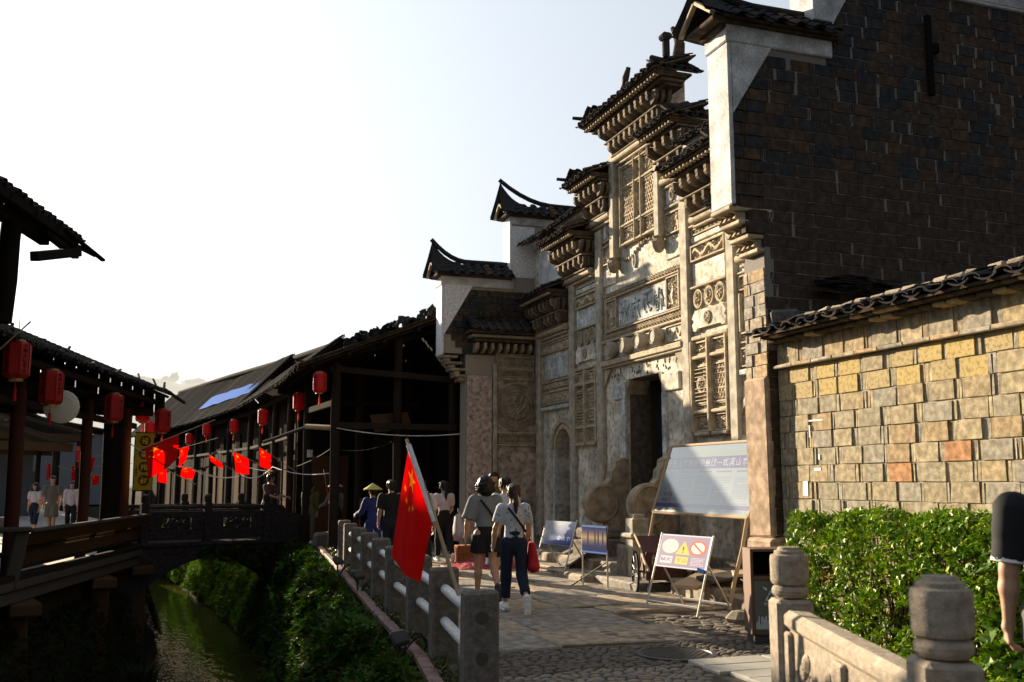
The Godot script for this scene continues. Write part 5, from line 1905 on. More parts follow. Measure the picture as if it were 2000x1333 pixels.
func build_bridge() -> void:
	var o := thing("stone_bridge", "small dark stone arch bridge over the canal with pierced parapet panels", "bridge", Vector3(1.6, 0, -27.0), 0.31)
	# local x runs across the canal, local z is the width of the bridge
	var poly := PackedVector2Array([Vector2(-2.7, 0.17), Vector2(-2.7, -2.8), Vector2(-2.25, -2.8), Vector2(-2.2, -0.95)])
	for i in 11:
		var t := i / 10.0
		poly.push_back(Vector2(lerpf(-2.1, 1.9, t), -0.95 + 0.80 * sin(t * PI)))
	for q in [Vector2(1.95, -1.0), Vector2(2.0, -2.8), Vector2(2.8, -2.8), Vector2(2.8, 0.05), Vector2(1.9, 0.17)]:
		poly.push_back(q)
	var b := MB.new()
	b.slab(poly, Vector3(0, 0, -1.8), Basis(), 1.9)
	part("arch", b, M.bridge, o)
	b = MB.new()
	b.cbox(Vector3(-0.2, 0.15, -0.85), Vector3(4.9, 0.1, 2.02), 0.02)
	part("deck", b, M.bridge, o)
	for s in 2:
		var z := 0.02 if s == 0 else -1.72
		for x in [-2.0, -0.42, 1.16]:
			b = MB.new()
			b.cbox(Vector3(x, 0.68, z), Vector3(0.2, 1.0, 0.2), 0.025)
			b.lathe(Vector3(x, 1.18, z), [Vector2(0.075, 0), Vector2(0.095, 0.03), Vector2(0.095, 0.15), Vector2(0.07, 0.2), Vector2(0, 0.21)], 10)
			part("parapet_post", b, M.bridge, o)
		for k in 2:
			var x0: float = [-1.9, -0.32][k]
			var x1: float = x0 + 1.38
			b = MB.new()
			b.cbox(Vector3((x0 + x1) / 2, 1.06, z), Vector3(x1 - x0, 0.09, 0.15), 0.02)
			part("parapet_rail", b, M.bridge, o)
			b = MB.new()
			# a pierced panel: bars leave oval holes
			b.cbox(Vector3((x0 + x1) / 2, 0.88, z), Vector3(x1 - x0, 0.16, 0.1), 0.015)
			b.cbox(Vector3((x0 + x1) / 2, 0.38, z), Vector3(x1 - x0, 0.24, 0.1), 0.015)
			b.cbox(Vector3(x0 + 0.16, 0.65, z), Vector3(0.32, 0.30, 0.1), 0.015)
			b.cbox(Vector3(x1 - 0.16, 0.65, z), Vector3(0.32, 0.30, 0.1), 0.015)
			for i in 26:
				var a := TAU * i / 26.0
				b.cbox(Vector3((x0 + x1) / 2 + cos(a) * 0.33 * R(0.3, 1.0), 0.65 + sin(a) * 0.13 * R(0.5, 1.0), z), Vector3(0.10, 0.045, 0.06), 0.015, Basis.from_euler(Vector3(0, 0, R(0, 3))))
			part("parapet_panel", b, M.bridge, o)
		# scrolled end stone
		b = MB.new()
		var pp := PackedVector2Array([Vector2(1.26, 0.18), Vector2(2.5, 0.0), Vector2(2.52, 0.25), Vector2(2.35, 0.42), Vector2(2.38, 0.60), Vector2(2.15, 0.68), Vector2(2.05, 0.86), Vector2(1.75, 0.90), Vector2(1.6, 1.08), Vector2(1.26, 1.12)])
		b.slab(pp, Vector3(0, 0, z - 0.07), Basis(), 0.15)
		part("end_stone", b, M.bridge, o)
	# plants that hang from the arch
	var w := []
	for i in 900:
		var t := R(0, 1)
		w.push_back(Transform3D(Basis.from_euler(Vector3(R(-0.6, 0.6), R(0, 6), R(-0.6, 0.6))).scaled(Vector3.ONE * R(0.5, 1.1)), Vector3(lerpf(-0.6, 2.7, t), R(-0.9, 0.05) * (0.25 + 0.75 * t), R(0.05, 0.2))))
	copies("hanging_plants", leaf_mesh(6, 0.09, 0.045, 8), M.leaf, w, o, [Color(0.03, 0.055, 0.012), Color(0.05, 0.075, 0.015)])
	b = MB.new()
	b.cbox(Vector3(3.95, 0.16, -25.0), Vector3(0.62, 0.6, 0.42), 0.05, Basis.from_euler(Vector3(0, 0.2, 0)), 0.03, rng)
	tag(part("stone_block", b, M.concrete), "squat grey stone block at the right end of the small bridge", "stone block")

func build_far() -> void:
	# the wooded hill beyond the roofs
	var nz := FastNoiseLite.new()
	nz.seed = 31
	nz.frequency = 0.006
	var rows := []
	for i in 9:
		var row := []
		var t := i / 8.0
		for j in 61:
			var x := -420.0 + j * 14.0
			var top := 84.0 + 26.0 * nz.get_noise_2d(x, 3) + 8.0 * nz.get_noise_2d(x * 6.0, 9)
			top *= smoothstep(-430, -120, x) * smoothstep(430, 160, x) * 0.6 + 0.4
			row.push_back(Vector3(x, -0.5 + top * sin(t * PI * 0.5), -640.0 - 220.0 * t + 14.0 * nz.get_noise_2d(x * 3.0, t * 200.0)))
		rows.push_back(row)
	var b := MB.new()
	b.sheet(rows)
	ground("hill", b, M.fog_hill)
	# the mist that lies in the valley before it
	var fv := FogVolume.new()
	fv.name = "mist"
	fv.shape = RenderingServer.FOG_VOLUME_SHAPE_ELLIPSOID
	fv.size = Vector3(300, 112, 460)
	fv.position = Vector3(60, -4, -440)
	var fg := FogMaterial.new()
	fg.density = 0.005
	fg.albedo = Color(0.93, 0.96, 0.98)
	fv.material = fg
	add_child(fv)
	fv.set_meta("kind", "structure")
	# trees that stand out along its crest
	var rg := RandomNumberGenerator.new()
	rg.seed = 15
	var trunk := MB.new()
	trunk.tube([Vector3(0, -4, 0), Vector3(0.2, 4, 0), Vector3(0, 9, 0)], 0.45, 0.2, 6)
	for l in 4:
		trunk.tube([Vector3(0, 6.0 + l, 0), Vector3(cos(l * 2.0) * 2.6, 8.4 + l * 0.9, sin(l * 2.0) * 2.6)], 0.2, 0.06, 5)
	var tm := trunk.mesh()
	var clump := leaf_mesh(26, 1.5, 1.1, 19)
	var leafm: StandardMaterial3D = M.fog_hill
	var kinds := ["%s broad crowned tree from the left on the misty hill crest", "%s narrow tree from the left on the misty hill crest", "%s low bushy tree from the left on the misty hill crest"]
	var count := [0, 0, 0]
	for i in 22:
		if i < 4:
			continue
		var x: float = [-50.0, -35.0, -22.0, -12.0, 2.0, 8.0, 21.0, 27.0, 34.0, 44.0, 50.0, 66.0, 70.0, 75.0, 82.0, 92.0, 99.0, 108.0, 118.0, 130.0, 145.0, 160.0][i]
		var kind: int = [2, 1, 0, 2, 2, 1, 2, 2, 2, 2, 1, 0, 0, 2, 2, 0, 1, 0, 2, 0, 1, 2][i]
		var top := 84.0 + 26.0 * nz.get_noise_2d(x, 3) + 8.0 * nz.get_noise_2d(x * 6.0, 9)
		top *= smoothstep(-430, -120, x) * smoothstep(430, 160, x) * 0.6 + 0.4
		count[kind] += 1
		var t := thing("hill_tree", kinds[kind] % ORD[count[kind] - 1], "tree", Vector3(x, top - 2.5, -858.0), rg.randf() * 6.0, "trees on the crest of the hill")
		part("trunk", tm, M.wood_dark, t)
		var w := []
		var cw: float = [4.6, 2.2, 4.0][kind]
		var chh: float = [3.2, 3.6, 2.2][kind]
		var cy: float = [10.0, 9.0, 4.0][kind]
		for k in 90:
			var q := Vector3(rg.randfn(), rg.randfn() * 0.8, rg.randfn()) * 0.5
			w.push_back(Transform3D(Basis.from_euler(Vector3(rg.randf() * 6, rg.randf() * 6, 0)).scaled(Vector3.ONE * rg.randf_range(0.5, 1.0)), Vector3(q.x * cw, cy + q.y * chh, q.z * cw)))
		copies("crown", clump, leafm, w, t)
	# roofs and stalls on the far left lane
	var specs := [[-5.6, -40.0, 3.4, 2.9, 5.5, "low open shed with a sagging plank roof on the left lane beyond the corridor"], [-6.2, -50.0, 4.4, 3.6, 7.0, "grey roofed shed behind the plank roofed one on the left lane"], [-9.2, -58.0, 5.0, 4.6, 9.0, "pale blue grey house beside the sheds on the left lane"], [-9.5, -80.0, 13.0, 5.0, 6.0, "wide grey house closing the far end of the left lane"]]
	for i in 4:
		var q = specs[i]
		var s := thing("lane_shed" if i < 2 else "lane_house", q[5], "shed" if i < 2 else "house", Vector3(q[0], 0.06, q[1]), 0.2)
		if i < 2:
			for sx in [-1, 1]:
				for sz in [-1, 1]:
					log_part(s, "post", Vector3(sx * q[2] / 2, 0, sz * q[4] / 2), Vector3(sx * q[2] / 2, q[3], sz * q[4] / 2), 0.09, M.wood_dark)
			for sz in [-1, 1]:
				beam_part(s, "fascia", Vector3(-q[2] / 2 - 0.5, q[3], sz * (q[4] / 2 + 0.2)), Vector3(q[2] / 2 + 0.5, q[3] - 0.1, sz * (q[4] / 2 + 0.2)), 0.1, 0.3, M.wood_brown)
			tile_rows(s, Vector3(q[2] / 2 + 0.5, q[3], -q[4] / 2 - 0.3), Vector3(q[2] / 2 + 0.5, q[3], q[4] / 2 + 0.3), Vector3(-q[2] / 2 - 0.5, 0.75, 0), 0.34, M.tile, 0.1, 660 + i)
			tile_rows(s, Vector3(-q[2] / 2 - 0.5, q[3], q[4] / 2 + 0.3), Vector3(-q[2] / 2 - 0.5, q[3], -q[4] / 2 - 0.3), Vector3(q[2] / 2 + 0.5, 0.75, 0), 0.34, M.tile, 0.1, 670 + i)
		else:
			b = MB.new()
			b.cbox(Vector3(0, q[3] / 2, 0), Vector3(q[2], q[3], q[4]), 0.03)
			part("wall", b, mat(0.16, 0.175, 0.19, 0.9, "grain", 1.0, 0.4), s)
			for k in 3:
				b = MB.new()
				b.cbox(Vector3(q[2] / 2 + 0.01, 1.25, -3.0 + k * 2.6), Vector3(0.06, 2.3, 1.1), 0.01)
				part("door", b, M.wood_grey, s)
			b = MB.new()
			b.cbox(Vector3(0.4, 1.2, q[4] / 2 + 0.01), Vector3(1.2, 2.3, 0.06), 0.01)
			part("door", b, M.wood_grey, s)
			for sx in [-1, 1]:
				tile_rows(s, Vector3(sx * (q[2] / 2 + 0.6), q[3], -sx * (q[4] / 2 + 0.4)), Vector3(sx * (q[2] / 2 + 0.6), q[3], sx * (q[4] / 2 + 0.4)), Vector3(-sx * (q[2] / 2 + 0.6), 1.3, 0), 0.36, M.tile, 0.05, 680 + sx)
	# a far stone rail along the left lane
	var fr := thing("lane_rail", "low stone railing between the left lane and the canal beyond the bridge", "railing")
	for i in 9:
		var z := -29.5 - i * 2.2
		b = MB.new()
		b.cbox(Vector3(edge_l(z) - 0.15, 0.5, z), Vector3(0.18, 0.95, 0.18), 0.02)
		part("post", b, M.concrete, fr)
		if i < 8:
			var z2 := z - 2.2
			for y in [0.45, 0.82]:
				beam_part(fr, "rail", Vector3(edge_l(z) - 0.15, y, z - 0.09), Vector3(edge_l(z2) - 0.15, y, z2 + 0.09), 0.1, 0.1, M.concrete)
const POSTS := [[2.21, -7.0], [2.48, -8.92], [2.63, -10.45], [2.76, -12.1], [2.93, -13.76], [3.08, -15.35], [3.24, -17.07], [3.41, -18.78], [3.57, -20.35]]

func build_bank_rail() -> void:
	var lab := ["nearest grey concrete rail post with two dark round pipe ends, beside the canal", "second concrete rail post from the camera, just behind the nearest one", "third concrete rail post, partly behind the foot of the big red flag", "fourth concrete rail post, hidden behind the big red flag", "fifth concrete rail post from the camera, left of the flag", "sixth concrete rail post from the camera along the canal", "seventh concrete rail post from the camera along the canal", "second last concrete rail post towards the bridge", "farthest concrete rail post, next to the stone block at the bridge"]
	for i in POSTS.size():
		var p := Vector3(POSTS[i][0], 0, POSTS[i][1])
		var q: Array = POSTS[mini(i + 1, POSTS.size() - 1)]
		var o := thing("rail_post", lab[i], "post", p, -0.06 + R(-0.04, 0.04), "concrete posts of the canal railing")
		var b := MB.new()
		b.cbox(Vector3(0, 0.43, 0), Vector3(0.245, 1.0, 0.20), 0.022, Basis(), 0.006, rng)
		part("shaft", b, M.concrete, o)
		for y in [0.745, 0.465]:
			b = MB.new()
			b.lathe(Vector3(0, y, 0.103), [Vector2(0.047, 0), Vector2(0.047, 0.0045), Vector2(0.0, 0.0045)], 16, Basis(Vector3(1, 0, 0), Vector3(0, 0, 1), Vector3(0, -1, 0)))
			part("pipe_end", b, M.joint_dark, o)
	for i in POSTS.size() - 1:
		var p := Vector3(POSTS[i][0], 0, POSTS[i][1])
		var q := Vector3(POSTS[i + 1][0], 0, POSTS[i + 1][1])
		var d := (q - p).normalized()
		for y in [0.745, 0.465]:
			var b := MB.new()
			b.tube([p + d * 0.09 + Vector3(0, y, 0), (p + q) / 2 + Vector3(0, y - 0.006, 0), q - d * 0.09 + Vector3(0, y, 0)], 0.045, 0.045, 12)
			var o := part("rail_pipe", b, M.pipe_white)
			tag(o, ["%s white painted pipe between the %s rail posts" % ["upper" if y > 0.6 else "lower", ["first and second", "second and third", "third and fourth", "fourth and fifth", "fifth and sixth", "sixth and seventh", "seventh and eighth", "last two"][i]]][0], "pipe", "white pipes of the canal railing")
	# the narrow red-brown cap that runs along the edge of the bank
	var o := thing("bank_kerb", "worn red brown cap board running along the edge of the canal bank", "kerb")
	var z := -6.0
	while z > -24.4:
		var b := MB.new()
		beam(b, Vector3(edge_r(z) - 0.02, 0.12, z), Vector3(edge_r(z - 1.55) - 0.02, 0.12, z - 1.535), 0.115, 0.075)
		part("cap_board", b, M.rail_red, o)
		z -= 1.55
	for zz in [-7.3, -9.9, -12.4, -15.6]:
		var b := MB.new()
		b.tube([Vector3(edge_r(zz) - 0.07, 0.10, zz), Vector3(edge_r(zz) - 0.09, -1.9, zz)], 0.013, 0.013, 6)
		part("drop_pipe", b, M.metal_dark, o)
	# soil and weeds between the cap and the posts
	var rows := []
	z = -5.5
	while z > -24.5:
		rows.push_back([Vector3(edge_r(z) + 0.03, 0.06, z), Vector3(edge_r(z) + 0.16, 0.12 + R(-0.03, 0.05), z), Vector3(edge_r(z) + 0.36, 0.03, z)])
		z -= 0.4
	var b := MB.new()
	b.sheet(rows)
	ground("verge", b, M.soil)
	var w := []
	for i in 1500:
		z = R(-24.0, -6.0)
		w.push_back(Transform3D(Basis.from_euler(Vector3(R(-0.5, 0.5), R(0, 6), R(-0.4, 0.4))).scaled(Vector3.ONE * R(0.35, 0.9)), Vector3(edge_r(z) + R(0.03, 0.2), R(0.06, 0.14), z)))
	tag(copies("verge_weeds", leaf_mesh(6, 0.1, 0.03, 12), M.leaf, w, self, [Color(0.05, 0.06, 0.015), Color(0.08, 0.075, 0.02), Color(0.04, 0.05, 0.015)]), "small dry weeds along the foot of the concrete rail posts", "weeds")
	# floodlights with their cables
	for f in [[3.0, -14.5, 0.3, "black floodlight on the canal edge behind the big flag"], [2.42, -9.35, 0.18, "black floodlight with coiled cable at the foot of the second rail post"], [3.2, -17.4, 0.28, "black floodlight on the canal edge near the seventh rail post"]]:
		var fl := thing("floodlight", f[3], "floodlight", Vector3(f[0] - 0.24, 0.08, f[1]), 0.6)
		b = MB.new()
		b.cbox(Vector3(0, f[2], 0), Vector3(0.2, 0.15, 0.07), 0.02, Basis.from_euler(Vector3(-0.7, 0, 0)))
		part("housing", b, M.metal_dark, fl)
		b = MB.new()
		b.tube([Vector3(0, 0, 0), Vector3(0.02, f[2] * 0.6, -0.04), Vector3(0, f[2], -0.02)], 0.016, 0.016, 6)
		part("stem", b, M.metal_dark, fl)
		b = MB.new()
		var path := []
		for k in 12:
			path.push_back(Vector3(0.1 + 0.12 * cos(k * 0.6), 0.05 + 0.16 * sin(k * 0.5) ** 2, 0.1 + 0.1 * sin(k * 0.6)))
		b.tube(path, 0.01, 0.01, 5)
		part("cable", b, M.rubber, fl)

func build_stone_rail() -> void:
	var pts := [Vector3(3.59, -0.05, -5.2), Vector3(2.77, -0.05, -3.06), Vector3(1.95, -0.05, -0.92)]
	var lab := ["farther of the two drum headed stone rail posts, beside the litter bin", "nearer of the two drum headed stone rail posts, before the green hedge", "carved stone rail post beside the photographer"]
	var yaw := atan2(0.82, -2.14)
	for i in 3:
		var o := thing("stone_post", lab[i], "post", pts[i], yaw, "carved stone rail posts")
		var top := 1.36 if i == 0 else 1.40
		var b := MB.new()
		b.cbox(Vector3(0, (top - 0.3) / 2 - 0.05, 0), Vector3(0.215, top - 0.2, 0.215), 0.02, Basis(), 0.004, rng)
		part("shaft", b, M.carved_stone, o)
		b = MB.new()
		b.lathe(Vector3(0, top - 0.27, 0), [Vector2(0.09, -0.02), Vector2(0.105, 0.0), Vector2(0.108, 0.02), Vector2(0.098, 0.042), Vector2(0.085, 0.048), Vector2(0.105, 0.058), Vector2(0.112, 0.075), Vector2(0.113, 0.2), Vector2(0.108, 0.225), Vector2(0.088, 0.232), Vector2(0.086, 0.25), Vector2(0.068, 0.256), Vector2(0.062, 0.272), Vector2(0, 0.276)], 22)
		part("head", b, M.carved_stone, o)
	for i in 2:
		var p: Vector3 = pts[i]
		var q: Vector3 = pts[i + 1]
		var d := (q - p).normalized()
		var n := Vector3.UP.cross(d).normalized()
		var o := thing("carved_balustrade", "carved stone rail panel with flower reliefs between the two stone posts" if i == 0 else "carved stone rail panel nearest the camera at the lower right corner", "rail panel", (p + q) / 2, yaw + PI / 2, "carved stone rail panels")
		# local x runs along the rail, local z faces the street side
		var L := p.distance_to(q) - 0.21
		var b := MB.new()
		b.cbox(Vector3(0, 0.45, 0), Vector3(L, 0.98, 0.09), 0.015)
		part("slab", b, M.carved_stone, o)
		b = MB.new()
		b.cbox(Vector3(0, 0.955, 0), Vector3(L, 0.11, 0.15), 0.03)
		part("cap", b, M.carved_stone, o)
		for s in [-1, 1]:
			for k in 3:
				b = MB.new()
				var x := (k - 1) * (L / 2 - 0.06)
				b.cbox(Vector3(x, 0.45, s * 0.05), Vector3(0.11 if k != 1 else 0.16, 0.88, 0.05), 0.012)
				part("stile", b, M.carved_stone, o)
			for k in 2:
				b = MB.new()
				var cx := (k - 0.5) * (L / 2)
				var rg := RandomNumberGenerator.new()
				rg.seed = 5 + k
				# a branch with blossoms and leaves
				for t in 5:
					var path := []
					var a := -0.25 + t * 0.12
					for e in 6:
						path.push_back(Vector3(cx + a * e * 0.5 + 0.03 * sin(e * 1.7 + t), 0.05 + e * 0.125 + t * 0.02, s * 0.052))
					b.tube(path, 0.02, 0.011, 6)
				for t in 26:
					var c := Vector3(cx + rg.randf_range(-0.3, 0.3), rg.randf_range(0.15, 0.80), s * 0.05)
					b.lathe(c, [Vector2(rg.randf_range(0.03, 0.055), 0), Vector2(0.03, 0.018), Vector2(0, 0.026)], 7, Basis(Vector3(1, 0, 0), Vector3(0, 0, s), Vector3(0, -s, 0)).rotated(Vector3.FORWARD, rg.randf() * 3) * Basis.from_scale(Vector3(1.0, 1.0, rg.randf_range(0.6, 1.3))))
				part("flower_relief", b, M.carved_stone, o)
	var st := MB.new()
	st.cbox(Vector3(4.7, 0.03, -2.2), Vector3(3.4, 0.28, 4.6), 0.03)
	ground("bridge_approach", st, M.paving)

func build_hedge() -> void:
	var o := thing("hedge", "clipped glossy green hedge along the foot of the ochre wall", "hedge", Vector3(6.52, 0, -6.28))
	var rg := RandomNumberGenerator.new()
	rg.seed = 91
	var nz := FastNoiseLite.new()
	nz.seed = 7
	nz.frequency = 0.9
	var bed := MB.new()
	for i in 260:
		var p := Vector3(rg.randf_range(-0.3, 0.4), 0, rg.randf_range(-2.25, 2.4))
		var q := p + Vector3(rg.randf_range(-0.25, 0.25), rg.randf_range(0.7, 1.3), rg.randf_range(-0.25, 0.25))
		bed.tube([p, p.lerp(q, 0.5) + Vector3(rg.randf_range(-0.05, 0.05), 0, 0.04), q], 0.011, 0.005, 4, false)
	part("stems", bed, M.wood_brown, o).set_meta("kind", "stuff")
	var where := []
	var tints := []
	for i in 60:
		var k := rg.randf()
		tints.push_back(Color(lerpf(0.10, 0.36, k * k), lerpf(0.16, 0.40, k), lerpf(0.012, 0.022, k)) if rg.randf() > 0.03 else Color(0.22, 0.14, 0.03))
	for i in 15000:
		# leaves sit close to the faces and the top, fewer inside
		var u := rg.randf()
		var p := Vector3(rg.randf_range(-0.45, 0.5), rg.randf_range(0.05, 1.36), rg.randf_range(-2.5, 2.5))
		var deep := absf(rg.randfn()) * 0.09
		if u < 0.42:
			p.y = 1.37 - deep
		elif u < 0.78:
			p.x = -0.47 + deep
		elif u < 0.9:
			p.z = -2.5 + deep
		var bump := nz.get_noise_3d(p.x * 1.5, p.y * 1.5, p.z * 1.5)
		p += Vector3(-0.09 * bump if p.x < -0.2 else 0.0, 0.13 * bump if p.y > 1.1 else 0.0, -0.1 * bump if p.z < -2.2 else 0.0)
		if bump < -0.28 and u < 0.8:
			continue
		# rounded shoulders
		if p.y > 1.15 and p.x < -0.3:
			p.x += (p.y - 1.15) * 0.35
		where.push_back(Transform3D(Basis.from_euler(Vector3(rg.randf_range(-0.9, 0.9), rg.randf() * TAU, rg.randf_range(-0.7, 0.9))).scaled(Vector3.ONE * rg.randf_range(0.65, 1.25)), p))
	var lf: StandardMaterial3D = M.leaf.duplicate()
	lf.roughness = 0.4
	lf.metallic_specular = 0.4
	copies("foliage", leaf_mesh(4, 0.062, 0.03, 14), lf, where, o, tints)
	# the big soft leaves of a creeper at its near end
	where = []
	for i in 420:
		where.push_back(Transform3D(Basis.from_euler(Vector3(rg.randf_range(-0.8, 0.8), rg.randf() * TAU, rg.randf_range(-0.6, 0.8))).scaled(Vector3.ONE * rg.randf_range(0.8, 1.4)), Vector3(-0.52 + absf(rg.randfn()) * 0.08, rg.randf_range(0.1, 1.2), rg.randf_range(0.1, 2.5))))
	copies("creeper", leaf_mesh(3, 0.11, 0.085, 15), lf, where, o, [Color(0.07, 0.13, 0.015), Color(0.12, 0.2, 0.02), Color(0.05, 0.10, 0.015)])

func aframe(called: String, label: String, at: Vector3, turn: float, w: float, print_m: Material, y0 := 0.58, y1 := 1.0, clip := false) -> void:
	var o := thing(called, label, "sign", at, turn, "folding display stands")
	# local x is the sign's width, local z towards the reader
	var apex := 1.02
	var sp := 0.34
	var Z := func(y): return sp * (1.0 - y / apex)
	for s in [-1, 1]:
		var b := MB.new()
		beam(b, Vector3(s * w / 2, 0, sp), Vector3(s * w / 2, apex, 0.012), 0.026, 0.026)
		part("front_leg", b, M.metal, o)
		b = MB.new()
		beam(b, Vector3(s * (w / 2 - 0.04), 0, -sp), Vector3(s * (w / 2 - 0.04), apex - 0.36, 0.10), 0.026, 0.026)
		part("back_leg", b, M.metal, o)
	for q in [[0.13, 1, 1.0], [0.13, -1, 0.94]]:
		var b := MB.new()
		var yy: float = q[0]
		b.cbox(Vector3(0, yy, q[1] * Z.call(yy)), Vector3((w - 0.02) * q[2], 0.03, 0.02), 0.005)
		part("stretcher", b, M.metal, o)
	var b := MB.new()
	var a := Vector3(-w / 2 + 0.01, y0, Z.call(y0) + 0.02)
	var c := Vector3(w / 2 - 0.01, y0, Z.call(y0) + 0.02)
	var d := Vector3(w / 2 - 0.01, y1, Z.call(y1) + 0.02)
	var e := Vector3(-w / 2 + 0.01, y1, Z.call(y1) + 0.02)
	b.quaduv(a, c, d, e, Vector2(0, 1), Vector2(1, 1), Vector2(1, 0), Vector2(0, 0))
	part("poster", b, print_m, o)
	b = MB.new()
	var nn := (c - a).cross(e - a).normalized()
	var mid := (a + d) / 2 - nn * 0.012
	b.cbox(mid, Vector3(w, (d - c).length(), 0.018), 0.004, Basis(Vector3(1, 0, 0), (e - a).normalized(), nn))
	part("backing_board", b, M.metal, o)
	if clip:
		b = MB.new()
		b.cbox(c + Vector3(-0.06, 0.0, 0.012), Vector3(0.14, 0.05, 0.02), 0.006, Basis.from_euler(Vector3(0.2, 0, -0.2)))
		part("tape", b, M.tarp, o)

func build_signs() -> void:
	var rg := RandomNumberGenerator.new()
	rg.seed = 3
	# the large notice board leaning on the steps
	var im := Image.create(1024, 448, false, Image.FORMAT_RGB8)
	im.fill(Color(0.80, 0.87, 0.91))  # print colours kept pale, sky glare painted into them
	for k in 70:
		for t in 24:
			im.fill_rect(Rect2i(k * 15 + t / 3 - 20, 48 + 28 - t, 7, 1), Color(0.80, 0.84, 0.55))
			im.fill_rect(Rect2i(k * 15 + t / 3 - 20, 440 - t, 7, 1), Color(0.80, 0.84, 0.60) if k % 2 else Color(0.55, 0.68, 0.70))
	im.fill_rect(Rect2i(0, 84, 1024, 76), Color(0.55, 0.53, 0.72))
	im.fill_rect(Rect2i(0, 384, 1024, 26), Color(0.55, 0.52, 0.74))
	text_row(im, "国重点文物保护单位一武夷山市下梅", Vector2i(12, 96), 50, 13, 5, Color(0.95, 0.95, 1.0))
	for k in 4:
		var x: int = [205, 400, 600, 800][k]
		im.fill_rect(Rect2i(x, 176, 150, 9), Color(0.66, 0.66, 0.62))
		small_print(im, Rect2i(x, 200 + k * 6, 165, 160), 11, Color(0.58, 0.66, 0.72), rg)
	# a simple line drawing of a standing figure and two lines of red writing
	for k in 60:
		var a := TAU * k / 60.0
		im.fill_rect(Rect2i(int(105 + 26 * cos(a)), int(225 + 32 * sin(a)), 3, 3), Color(0.45, 0.48, 0.50))
	im.fill_rect(Rect2i(84, 182, 44, 20), Color(0.78, 0.85, 0.45))
	for k in 40:
		im.fill_rect(Rect2i(105 - k, 262 + k, 3, 3), Color(0.45, 0.48, 0.50))
		im.fill_rect(Rect2i(105 + k, 262 + k, 3, 3), Color(0.45, 0.48, 0.50))
	text_row(im, "一禁大酒", Vector2i(40, 310), 27, 8, 3, Color(0.72, 0.36, 0.42))
	text_row(im, "一禁红火".replace("火", "天"), Vector2i(40, 346), 27, 8, 3, Color(0.72, 0.36, 0.42))
	var o := thing("notice_board", "large pale blue notice board with purple bands leaning on the gate steps", "notice board")
	var A := Vector3(7.5, 1.22, -14.53)
	var B := Vector3(7.5, 1.22, -11.75)
	var up := Vector3(0.37, 1.05, 0)
	var b := MB.new()
	var n := up.normalized().cross(Vector3(0, 0, 1))
	if n.x > 0:
		n = -n
	b.quaduv(A, B, B + up, A + up, Vector2(0, 1), Vector2(1, 1), Vector2(1, 0), Vector2(0, 0))
	var nb := print_mat(im, 0.06)
	nb.metallic_specular = 0.7
	nb.albedo_color = lin(0.27, 0.27, 0.27)
	part("print", b, nb, o)
	for q in [[A, B], [A + up, B + up], [A, A + up], [B, B + up]]:
		beam_part(o, "frame", q[0] - n * 0.004, q[1] - n * 0.004, 0.045, 0.045, M.wood_pale)
	b = MB.new()
	b.cbox((A + B + up) / 2 - n * 0.02, Vector3(2.7, 1.08, 0.014), 0.003, Basis(Vector3(0, 0, 1), up.normalized(), Vector3(0, 0, 1).cross(up.normalized())))
	part("backing", b, M.wood_grey, o)
	for z in [-14.5, -11.8]:
		log_part(o, "leg", Vector3(7.52, 1.25, z), Vector3(7.22, 0.0, z - 0.05), 0.028, M.wood_pale)
		log_part(o, "prop", Vector3(7.8, 2.1, z), Vector3(8.3, 0.4, z), 0.025, M.wood_pale)
	# poster 1: pale violet with warning signs
	im = Image.create(256, 192, false, Image.FORMAT_RGB8)
	im.fill(Color(0.62, 0.57, 0.68))
	im.fill_rect(Rect2i(0, 0, 256, 7), Color(0.9, 0.88, 0.92))
	im.fill_rect(Rect2i(0, 185, 256, 7), Color(0.9, 0.88, 0.92))
	im.fill_rect(Rect2i(0, 0, 6, 192), Color(0.9, 0.88, 0.92))
	im.fill_rect(Rect2i(250, 0, 6, 192), Color(0.9, 0.88, 0.92))
	for y in 192:
		for x in 256:
			var p := Vector2(x, y)
			var d1 := p.distance_to(Vector2(58, 68))
			if d1 < 42:
				im.set_pixel(x, y, Color(0.85, 0.86, 0.84) if d1 < 35 else Color(0.9, 0.86, 0.8))
			if y > 34 and y < 112 and absf(x - 128) < (y - 34) * 0.46:
				im.set_pixel(x, y, Color(0.90, 0.80, 0.36))
			var d2 := p.distance_to(Vector2(198, 70))
			if d2 < 45:
				im.set_pixel(x, y, Color(0.86, 0.44, 0.40) if d2 > 33 or absf(p.x - 198 - (p.y - 70)) < 7 else Color(0.9, 0.92, 0.86))
	im.fill_rect(Rect2i(124, 66, 7, 24), Color(0.35, 0.3, 0.2))
	im.fill_rect(Rect2i(124, 95, 7, 7), Color(0.35, 0.3, 0.2))
	im.fill_rect(Rect2i(20, 126, 62, 42), Color(0.86, 0.84, 0.88))
	im.fill_rect(Rect2i(98, 126, 62, 42), Color(0.90, 0.82, 0.45))
	text_row(im, "禁大", Vector2i(24, 134), 24, 4, 3, Color(0.5, 0.45, 0.6))
	text_row(im, "下山", Vector2i(103, 134), 24, 4, 3, Color(0.6, 0.5, 0.2))
	small_print(im, Rect2i(176, 126, 66, 46), 8, Color(0.88, 0.84, 0.88), rg)
	aframe("folding_sign", "nearest folding metal stand with a pale violet warning poster, right of the handcart", Vector3(6.62, 0, -11.83), -PI / 2 + 0.22, 1.0, print_mat(im, 0.25), 0.58, 1.0, true)
	# poster 2: glossy blue, sun glare painted pale towards its upper left
	im = Image.create(192, 128, false, Image.FORMAT_RGB8)
